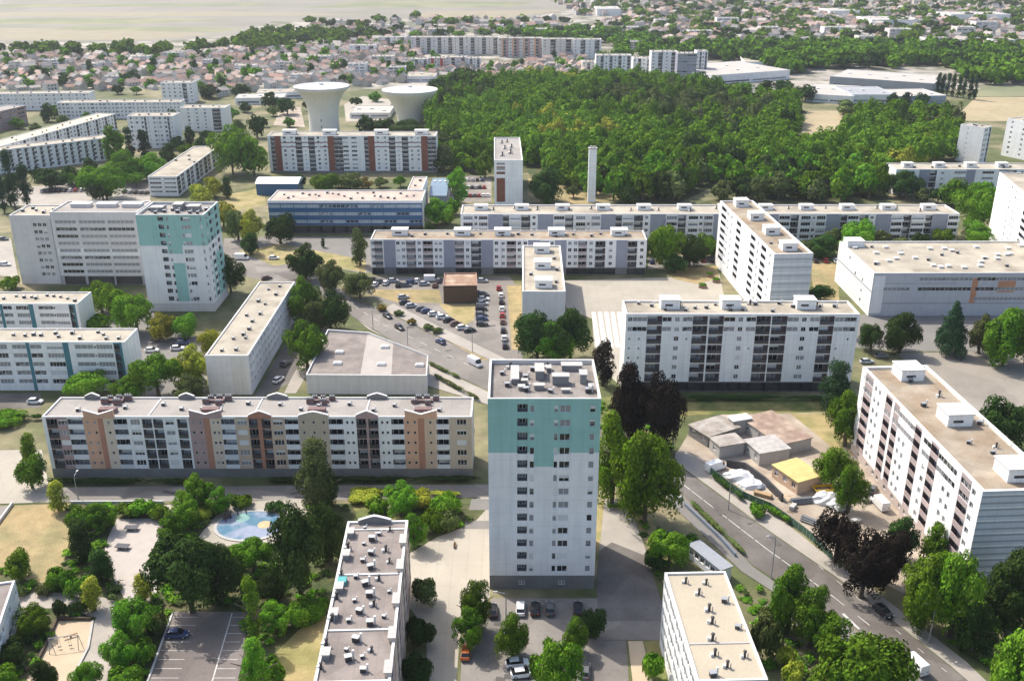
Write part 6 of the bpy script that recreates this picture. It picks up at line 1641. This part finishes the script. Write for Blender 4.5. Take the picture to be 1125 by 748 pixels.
for i, (x, y, c) in enumerate([(417, 311, 'grey'), (424, 312.5, 'white'), (432, 310, 'silver'), (438, 314.5, 'black'), (446, 315, 'grey'), (458, 310, 'white'), (466, 313.5, 'silver'), (482, 310, 'grey'), (410, 309, 'black'), (412, 314, 'white'), (452, 312, 'blue'), (478, 315, 'brown')]):
    car(x, y, 80 + rng.uniform(-6, 6) if i % 2 else 10, c, '%s car, %s along the foot of the five storey slab' % (c, (ORD[i] + ' from the left') if i < 8 else ('in the left end bunch', 'at the left end, front row', 'squeezed in the middle bunch', 'front row by the brown cube')[i - 8]), 'cars along the five storey slab')
car(474, 309, 2, 'white', 'white van along the foot of the five storey slab', van=True)
for i, (x, y, c) in enumerate([(530, 310, 'silver'), (531, 325, 'grey'), (531, 330, 'white'), (530, 335, 'silver'), (529, 341, 'black'), (529, 347, 'grey'), (529.5, 352, 'blue'), (530, 358, 'black')]):
    car(x, y, 4 + rng.uniform(-4, 4), c, '%s car, %s from the back beside the brown cube building' % (c, ORD[i]), 'cars beside the brown cube building')
for i, (x, y, c) in enumerate([(548, 318, 'red'), (550.5, 326, 'white'), (551, 333, 'black'), (551.5, 341, 'white'), (552, 348, 'red'), (552.5, 355, 'brown'), (553, 364.5, 'black'), (554, 373, 'white'), (555, 381.5, 'black')]):
    car(x, y, 91 + rng.uniform(-3, 3), c, '%s car, %s from the back in the single file by the end-on slab' % (c, ORD[i]), 'cars in single file')
for x, y, d, c, l in ((174, 375, 5, 'black', 'black car among the trees left of the pale end-on slab'), (203, 371, 0, 'silver', 'silver car in front of the teal corner tower'), (201, 378, 4, 'blue', 'dark blue car next to the silver one before the teal tower'), (195, 384.5, 10, 'white', 'white car nearest the yellow-green tree by the end-on slab'), (167, 386.5, 6, 'white', 'white car behind the broad green tree by the striped slab'),
                     (306, 419, 68, 'white', 'white car parked in the shaded lane, nearer one'), (314, 401, 68, 'grey', 'grey car parked in the shaded lane, farther one'), (39, 443, 2, 'white', 'white car in the lane behind the coloured block'), (952, 399, 6, 'silver', 'silver car behind the far end of the mauve slab'), (968, 393, 4, 'grey', 'grey car beside the gravel lot corner'),
                     (4, 264, 0, 'grey', 'grey car at the left edge beyond the grey block'), (6, 292, 0, 'white', 'white car at the left edge beside the grey block'), (515, 474, 80, 'red', 'red car between the coloured block and the tall tower')):
    car(x, y, d, c, l)
cc = ['white', 'grey', 'silver', 'black', 'white', 'blue', 'red', 'black']
def lot(px0, px1, n, d, where, seed, grp):
    r = random.Random(seed)
    for i in range(n):
        t_ = i / max(1, n - 1); c = cc[r.randrange(len(cc))]
        car(px0[0] + (px1[0] - px0[0]) * t_, px0[1] + (px1[1] - px0[1]) * t_, d + r.uniform(-5, 5), c, '%s car, %s from the left %s' % (c, ORD[i], where), grp)
lot((48, 211), (90, 210), 8, 88, 'in the car park behind the poplars, front row', 1, 'cars behind the poplars')
lot((60, 203), (104, 201), 6, 88, 'in the car park behind the poplars, rear row', 2, 'cars behind the poplars')
lot((138, 212), (162, 213), 5, 70, 'between the spreading tree and the short slab', 3, 'cars by the short slab')
lot((512, 216), (536, 216), 6, 88, 'beside the slim white tower, front row', 4, 'cars beside the slim tower')
lot((510, 207), (532, 207), 6, 88, 'beside the slim white tower, middle row', 5, 'cars beside the slim tower')
lot((508, 199), (530, 199), 5, 88, 'beside the slim white tower, rear row', 6, 'cars beside the slim tower')
lot((716, 289), (782, 287), 8, 86, 'in the lot behind the plaza', 7, 'cars behind the plaza')
lot((896, 288), (918, 288), 3, 88, 'behind the banded end-on slab', 8, 'cars behind the end-on slab')

# ------------------------------------------------------------------ lamps
def lamp(x, yb, yt, d, label, sign=False):
    p = G(x, yb); h = height_at(yb, yt)
    t = thing('street_lamp', label, 'street lamp', p, R(d))
    b = MB(); b.tube([(0, 0, 0), (0, 0, h * .85), (.25, 0, h * .96), (1.7, 0, h)], [.13, .09, .08, .06], 8); b.build('pole', [GREYMET], t)
    b = MB(); b.box(1.5, 2.3, -.17, .17, h - .05, h + .12); b.box(1.55, 2.25, -.13, .13, h - .09, h - .05, 1); b.build('lamp_head', [GREYMET, HEADL], t)
    if sign:
        b = MB(); b.box(-.9, .1, -.08, .08, h * .35, h * .62); b.build('panel', [FRAME], t)
for a in ((739.5, 491, 436, 170, 'street lamp with a pale panel beside the purple trees', True), (847, 636, 587, 200, 'curved street lamp over the avenue near the clear-trunked tree'), (448, 379, 358, 60, 'street lamp on the avenue above the hall'), (410, 362, 340, 60, 'street lamp at the upper corner of the hall'), (519, 387, 360, 210, 'street lamp at the car park corner by the avenue'),
          (556, 690, 650, 180, 'lamp post at the left front of the tall tower'), (800, 560, 520, 200, 'street lamp at the building site fence'), (295, 262, 238, 200, 'street lamp at the crossroads'), (1020, 706, 660, 200, 'street lamp under the bright trees by the avenue'), (86, 548, 522, 90, 'lamp post in the lane before the coloured block')):
    lamp(*a)

# ------------------------------------------------------------------ building site
def hut(name, label, cat, FL, FR, BK, H, wall, roof, over=.25, z0=0, flat=True, wins=0):
    b = Building(name, label, FL, FR, BK, H, seed=3, cat=cat)
    b.facade('front', .3, H - .6, 1, [(1, 'w')] * wins if wins else [(1, '-')], wall=wall)
    b.plainwall = wall
    b.finish()
    m = MB(); L, W = b.L / 2 + over, b.W / 2 + over
    m.box(-L, L, -W, W, H + .003, H + .22); m.build('roof', [roof], b.root)
    return b
YEL = mat('yellow_sheet_roof', (0.50, 0.41, 0.17), var=.18, scale=.5)
hut('site_cabin', 'long site cabin with a pale yellow roof', 'cabin', (849, 511), (877, 530), (905, 523), 3.2, mat('cabin_wall', (0.5, 0.36, 0.26)), YEL, wins=3)
RUB = mat('old_concrete_roof', (0.38, 0.35, 0.32), var=.2, scale=.4, grain=.15, col2=(.25, .22, .19), c2scale=.3)
MOSS = mat('mossy_brown_roof', (0.27, 0.19, 0.15), var=.2, scale=.4, grain=.15, col2=(.36, .28, .22), c2scale=.2)
hut('derelict_building', 'derelict low concrete building on the site, left room', 'building', (780, 481), (791, 491), (816, 484), 3.2, CONC, RUB, wins=1)
hut('derelict_building', 'derelict low concrete building on the site, pale-roofed middle room', 'building', (818, 483.5), (835, 498.5), (862, 488), 3.3, CONC, mat('pale_slab_roof', (.38, .36, .34), var=.2, grain=.15), wins=2)
hut('derelict_building', 'derelict low building with a mossy brown roof at the back of the site', 'building', (814, 459), (857, 489), (886, 477), 3.1, CONC, MOSS, wins=3)
hut('derelict_building', 'derelict grey wing at the left end of the site', 'building', (757, 467), (778, 480), (800, 462), 2.9, DARKBASE, RUB, wins=2)
hut('derelict_building', 'small white-roofed derelict wing at the back of the site', 'building', (800, 458), (806, 463), (822, 457), 3.8, CONC, FRAME)
hut('bicycle_shed', 'long low grey shed with dark window openings beside the avenue', 'shed', (757, 598.5), (792, 626.5), (803, 621.5), 3.0, WHITE2, GREYMET, wins=6)
b = MB(); P_ = [G(*q) for q in ((798, 512), (818, 516), (840, 532), (859, 551))]
c0 = P_[0]
for p, q in zip(P_, P_[1:]):
    d = (q - p).normalized(); n = Vector((-d.y, d.x, 0)) * .25
    b.prism([tuple((p - c0 + n)[:2]), tuple((q - c0 + n)[:2]), tuple((q - c0 - n)[:2]), tuple((p - c0 - n)[:2])], 0, 1.9)
tag(b.build('site_wall', [DARKMET], None, (c0.x, c0.y, 0.0)), 'dark curved low wall across the pale dirt of the site', 'wall')
FP = [G(*q) for q in ((778, 519), (800, 536), (815, 547), (846, 560), (862, 571), (882, 586), (897, 598), (914, 616))]
t = thing('site_fence', 'green mesh fence along the building site beside the avenue', 'fence', FP[0])
b = MB()
for p, q in zip(FP, FP[1:]):
    p, q = p - FP[0], q - FP[0]; d = (q - p).normalized(); n = Vector((-d.y, d.x, 0)) * .03
    b.prism([tuple((p + n)[:2]), tuple((q + n)[:2]), tuple((q - n)[:2]), tuple((p - n)[:2])], .05, 1.8)
b.build('mesh_panel', [mat('green_netting', (.05, .11, .07), var=.2)], t)
for p, q in zip(FP, FP[1:]):
    for k in range(4):
        o = p.lerp(q, k / 4) - FP[0]
        m = MB(); m.box(-.06, .06, -.06, .06, 0, 2.0); m.build('post', [GREYMET], t, o)
def heap(x, y, r, h, m, label, name, cat, seed):
    rr_ = random.Random(seed); n = 12; b = MB(); prof = [(1, 0), (.92, .35), (.7, .72), (.35, .95), (.08, 1.0)]
    rings = []
    for k, (q, z) in enumerate(prof):
        rings.append(len(b.v))
        for j in range(n):
            a = 2 * math.pi * j / n; w_ = rr_.uniform(.8, 1.15)
            b.v.append((r * q * w_ * math.cos(a) * 1.3, r * q * w_ * math.sin(a) * .8, h * z * rr_.uniform(.85, 1.1)))
    for r0, r1 in zip(rings, rings[1:]):
        for j in range(n): b.f.append((r0 + j, r0 + (j + 1) % n, r1 + (j + 1) % n, r1 + j)); b.m.append(0)
    b.f.append(tuple(rings[-1] + j for j in range(n))); b.m.append(0)
    return tag(b.build(name, [m], None, G(x, y), rr_.uniform(-.6, .2)), label, cat)
TARP = mat('white_tarpaulin', (.66, .66, .66), var=.06, scale=.8)
heap(813, 526, 3.0, 2.2, TARP, 'white tarpaulin-covered heap beside the curved dark wall', 'tarpaulin_heap', 'heap', 1)
heap(826, 534, 2.4, 1.7, TARP, 'smaller white tarpaulin-covered heap along the fence', 'tarpaulin_heap', 'heap', 2)
heap(908, 551, 2.6, 2.4, TARP, 'white tarpaulin-covered heap below the yellow skip', 'tarpaulin_heap', 'heap', 3)
heap(921, 557, 2.3, 1.9, TARP, 'white tarpaulin-covered heap by the purple tree', 'tarpaulin_heap', 'heap', 4)
heap(866, 548, 2.0, .8, MATS['sand'], 'low sand heap in front of the site cabin', 'sand_heap', 'heap', 6)
car(966, 556, 100, 'white', 'white van in front of the mauve slab on the building site', van=True)
car(786, 516, 30, 'white', 'white van at the upper corner of the building site', van=True)
car(958, 540, 60, 'grey', 'grey car on the dirt in front of the mauve slab')
t = thing('waste_skip', 'yellow waste skip beside the site cabin', 'skip', G(905, 541), R(5))
b = MB(); o_ = [(-2.6, 1.5), (2.6, 1.5), (1.8, .15), (-1.8, .15)]
b.slab_y([(-1.8, .15), (1.8, .15), (2.6, 1.5), (2.45, 1.5), (1.72, .3), (-1.72, .3), (-2.45, 1.5), (-2.6, 1.5)], -1.1, 1.1)
b.slab_y([(-1.75, .2), (1.75, .2), (2.5, 1.49), (-2.5, 1.49)], -1.16, -1.08); b.slab_y([(-1.75, .2), (1.75, .2), (2.5, 1.49), (-2.5, 1.49)], 1.08, 1.16)
b.build('body', [PAINTS['yellow']], t)
b = MB(); b.box(-1.6, 1.6, -.9, .9, .31, .9); b.build('rubble_load', [MATS['mossy_brown_roof']], t)

def stack(x, y, d, kind, label):
    t = thing('material_stack', label, 'building materials', G(x, y), R(d))
    r_ = random.Random(int(x))
    if kind == 'planks':
        b = MB()
        for k in range(5): b.box(-2.0 + r_.uniform(-.2, .2), 2.0 + r_.uniform(-.2, .2), -.6, .6, .14 + k * .16, .14 + k * .16 + .12)
        b.build('planks', [mat('sawn_timber', (.36, .25, .14), var=.2)], t)
    elif kind == 'pipes':
        b = MB()
        for j in range(3):
            for i in range(4 - j): b.tube([(-2.4, -.7 + i * .45 + j * .22, .36 + j * .38), (2.4, -.7 + i * .45 + j * .22, .36 + j * .38)], [.2, .2], 8)
        b.build('pipes', [mat('grey_pipe', (.2, .21, .22))], t)
    else:
        b = MB(); b.box(-.6, .6, -.5, .5, .14, 1.1); b.box(.75, 1.9, -.5, .5, .14, .8); b.build('blocks', [CONC], t)
    b = MB()
    for x_ in (-1.2, 0, 1.2): b.box(x_ - .06, x_ + .06, -.75, .75, 0, .138)
    b.build('bearers', [mat('old_timber', (.16, .12, .08))], t)
for a in ((838, 545, -30, 'planks', 'stack of timber planks on the pale dirt below the curved wall'), (880, 552, 10, 'pipes', 'stack of grey pipes in front of the site cabin'), (870, 560, 60, 'blocks', 'pallets of grey blocks near the fence on the site'), (945, 530, 80, 'planks', 'stack of planks against the mauve slab'), (950, 552, 20, 'blocks', 'pallets of blocks beside the white van on the site'), (892, 575, -40, 'pipes', 'stack of pipes by the lower end of the green fence'), (938, 575, 30, 'blocks', 'pallets of blocks behind the purple trees'), (800, 500, 20, 'planks', 'stack of planks before the derelict left room')):
    stack(*a)

# ------------------------------------------------------------------ park furniture
c = G(275, 577.5)
r0 = 36 / S(577)
POOLM = mat('splash_floor_blue', (0.08, 0.18, 0.26), var=.1, scale=.6, col2=(0.25, 0.29, 0.38), c2scale=.16, c2w=.06)
def disc(rx, ry, n=40, cx=0, cy=0): return [(cx + rx * math.cos(2 * math.pi * i / n), cy + ry * math.sin(2 * math.pi * i / n)) for i in range(n)]
t = thing('splash_pool', 'round splash pool with a blue patterned floor and small jets', 'splash pool', (c.x, c.y, 0.09))
ry = (G(275, 563).y - G(275, 594).y) / 2
b = MB(); b.prism(disc(r0 * 1.0, ry), 0.0, .06); b.build('pool_floor', [POOLM], t)
b = MB(); b.prism(disc(1.5, 1.5, 24, 3.0, 0.3), .061, .07); b.build('painted_spot', [mat('splash_floor_yellow', (.44, .37, .22))], t)
b = MB(); b.prism(disc(1.7, 1.7, 24, -2.5, 3.0), .061, .07); b.build('painted_spot', [mat('splash_floor_mint', (.2, .34, .32))], t)
b = MB()
i_, o_ = disc(r0, ry, 40), disc(r0 + .7, ry + .7, 40)
for k in range(40):
    k2 = (k + 1) % 40
    b.quad((*i_[k], .14), (*o_[k], .14), (*o_[k2], .14), (*i_[k2], .14)); b.quad((*i_[k2], .0), (*i_[k], .0), (*i_[k], .14), (*i_[k2], .14)); b.quad((*o_[k], -.05), (*o_[k2], -.05), (*o_[k2], .14), (*o_[k], .14))
b.build('kerb', [CONC], t)
for a_ in (2.2, 2.5, 2.8, 1.9): 
    m = MB(); m.tube([(0, 0, 0), (0, 0, 1.6), (.4, 0, 1.9)], [.12, .1, .08], 8); m.build('water_jet_post', [DARKMET], t, (r0 * .86 * math.cos(a_), ry * .86 * math.sin(a_), .06), a_ + 3.1)
def table(x, y, d, label):
    t = thing('stone_table', label, 'table', G(x, y), R(d))
    b = MB(); b.box(-1.4, 1.4, -.76, .76, .68, .78); b.build('table_top', [mat('dark_stone', (.10, .10, .11))], t)
    for s_ in (-1, 1):
        b = MB(); b.box(s_ * .8 - .12, s_ * .8 + .12, -.5, .5, 0, .68); b.build('leg', [CONC], t)
table(145, 582, 0, 'dark table tennis table on the gravel court, farther one')
table(135, 602.5, -6, 'dark table tennis table on the gravel court, nearer one')
t = thing('climbing_frame', 'thin metal climbing frame with a small seat on the sandy playground', 'play frame', G(72, 712), R(12))
for x in (-2.4, 2.4):
    for y in (-1, 1):
        b = MB(); b.tube([(x, y * 1.2, 0), (x, 0, 2.6)], [.07, .07], 6); b.build('leg', [GREYMET], t)
b = MB(); b.tube([(-2.4, 0, 2.6), (2.4, 0, 2.6)], [.07, .07], 6); b.build('top_bar', [GREYMET], t)
for x in (-.9, .9):
    b = MB(); b.tube([(x - .2, 0, 2.6), (x - .2, 0, .55)], [.02, .02], 4); b.tube([(x + .2, 0, 2.6), (x + .2, 0, .55)], [.02, .02], 4); b.box(x - .28, x + .28, -.12, .12, .48, .55); b.build('swing_seat', [DARKMET], t)
t = thing('spring_rider', 'small brown seesaw on the sandy playground', 'play equipment', G(78, 700), R(30))
b = MB(); b.box(-1.2, 1.2, -.15, .15, .5, .6); b.build('beam', [mat('play_wood', (.3, .18, .1))], t)
b = MB(); b.tube([(0, 0, 0), (0, 0, .5)], [.14, .1], 8); b.build('spring', [DARKMET], t)
def low_wall(px, h, th, m, label, name='low_wall', cat='wall'):
    P = [G(*q) for q in px]; b = MB()
    for p, q in zip(P, P[1:]):
        d = (q - p).normalized(); n = Vector((-d.y, d.x, 0)) * th / 2; p, q = p - P[0] - d * th * .0, q - P[0]
        b.prism([tuple((p + n)[:2]), tuple((q + n)[:2]), tuple((q - n)[:2]), tuple((p - n)[:2])], 0, h)
    return tag(b.build(name, [m], None, P[0]), label, cat)
WALLW = mat('dark_timber_edging', (.09, .07, .05), var=.2)
low_wall([(28, 738), (42, 727), (53, 705), (63, 681), (101, 681)], .7, .4, WALLW, 'dark timber wall round the top of the sandy playground')
low_wall([(102, 683), (97, 712), (80, 745)], .35, .4, CONC, 'pale low kerb wall along the right side of the playground')
low_wall([(14, 554.5), (-12, 590)], .8, .35, RIM, 'white low wall along the dry lawn at the left edge')
low_wall([(78, 552.6), (180, 552.4)], .6, .3, RIM, 'pale low wall along the lane above the gravel court')
low_wall([(190, 673), (160, 755)], .3, .3, RIM, 'pale kerb wall along the left side of the marked car park')
low_wall([(752, 556), (790, 592), (808, 612)], 1.0, .3, mat('steel_blue_wall', (.16, .19, .24)), 'blue-grey low wall along the avenue by the big bright tree')
def bench(x, y, d, label):
    t = thing('park_bench', label, 'bench', G(x, y), R(d))
    wd = mat('bench_wood', (.16, .10, .06))
    b = MB(); b.box(-.9, .9, -.22, .22, .42, .48); b.build('seat', [wd], t)
    b = MB(); b.box(-.9, .9, .2, .26, .55, .9); b.build('backrest', [wd], t)
    for s_ in (-1, 1):
        b = MB(); b.box(s_ * .75 - .04, s_ * .75 + .04, -.2, .26, 0, .42); b.build('leg', [DARKMET], t)
bench(175, 572, 100, 'park bench at the top right of the gravel court')
bench(170, 622, 100, 'park bench at the right side of the gravel court')
bench(250, 570, 40, 'park bench on the splash pool terrace')
bench(500, 600, 90, 'bench on the pale forecourt of the tall tower')
# plants in the median and along hedges
for i, (x, y, w_) in enumerate(((420, 341, 12), (438, 347, 12), (453, 356, 11), (470, 362, 13), (481, 366, 12))):
    T(x, y, y - 7, w_, 'rust' if i in (0, 2) else 'olive', 'bush', '%s shrub, %s from the left on the dry strip beside the avenue' % ('brown' if i in (0, 2) else 'olive', ORD[i]), group='shrubs on the dry strip')
def hedge(p0, p1, h, wd, sp, label):
    a, c_ = G(*p0), G(*p1); d = c_ - a
    o = link('hedge', crown_mesh('hedge', 0, sp, 1, 1), None, (a + c_) / 2, math.atan2(d.y, d.x))
    o.scale = (d.length / 2, wd * 3.0, h * 1.25); return tag(o, label, 'hedge')
hedge((472, 401), (503, 416), 1.2, .8, 'olive', 'ragged hedge between the avenue and its pavement, upper one')
hedge((478, 415), (524, 440), 1.4, .8, 'olive', 'ragged hedge between the pavement and the hall, lower one')
hedge((783, 526), (815, 551), 1.8, .8, 'dark', 'dark hedge along the site fence, upper part')
hedge((840, 560), (866, 576), 1.8, .8, 'green', 'green hedge along the site fence, lower part')
hedge((0, 462), (45, 461), 1.6, 1.0, 'dark', 'dark clipped hedge at the left end of the coloured block')
hedge((56, 532), (205, 532), 1.5, 1.1, 'dark', 'dark clipped hedge along the foot of the coloured block, left part')
hedge((300, 531), (515, 529), 1.5, 1.1, 'dark', 'dark clipped hedge along the foot of the coloured block, right part')
hedge((760, 555), (815, 608), 1.3, .8, 'olive', 'scrubby brown-green hedge between the shed and the avenue')
hedge((690, 440), (930, 440), 1.5, 1.0, 'dark', 'dark hedge along the foot of the slab with dark shafts')
hedge((668, 560), (700, 556), 1.4, .8, 'green', 'low green hedge at the foot of the large bright tree')
hedge((392, 541), (500, 545), 1.2, 1.4, 'lime', 'long yellow-green flowering hedge in the bed before the coloured block')
for i, (x, y) in enumerate(((772, 304), (779, 310), (764, 316))):
    t = thing('planter_wall', ('curved pink planter by the end-on slab, back', 'curved pink planter by the end-on slab, middle', 'curved pink planter on the plaza edge, front')[i], 'planter', G(x + 8, y))
    b = MB(); b.lathe([(1.5, 0), (1.5, .9), (1.2, .9), (1.2, .75), (.2, .8)], 16, 0); b.build('wall', [mat('pink_brick', (.24, .15, .12), var=.15)], t)
    m2 = crown_mesh('bush', 0, 'green', 2, 1); k_ = link('planting', m2, t, (0, 0, .6)); k_.scale = (1.4, 1.4, 1.3)

# ------------------------------------------------------------------ summer haze
if HAZE:
    b = MB(); b.box(-4020, 4020, -220, 7820, -1.0, 122.0)
    hz = bpy.data.materials.new('haze_air'); hz.use_nodes = True
    n, l = hz.node_tree.nodes, hz.node_tree.links
    n.remove(n['Principled BSDF'])
    pv = n.new('ShaderNodeVolumePrincipled'); pv.inputs['Color'].default_value = (.86, .92, 1.0, 1); pv.inputs['Density'].default_value = HAZE; pv.inputs['Anisotropy'].default_value = 0.3
    l.new(pv.outputs[0], n['Material Output'].inputs['Volume'])
    o = b.build('haze', [hz]); o['kind'] = 'stuff'; o['label'] = 'thin summer haze over the town'; o['category'] = 'haze'
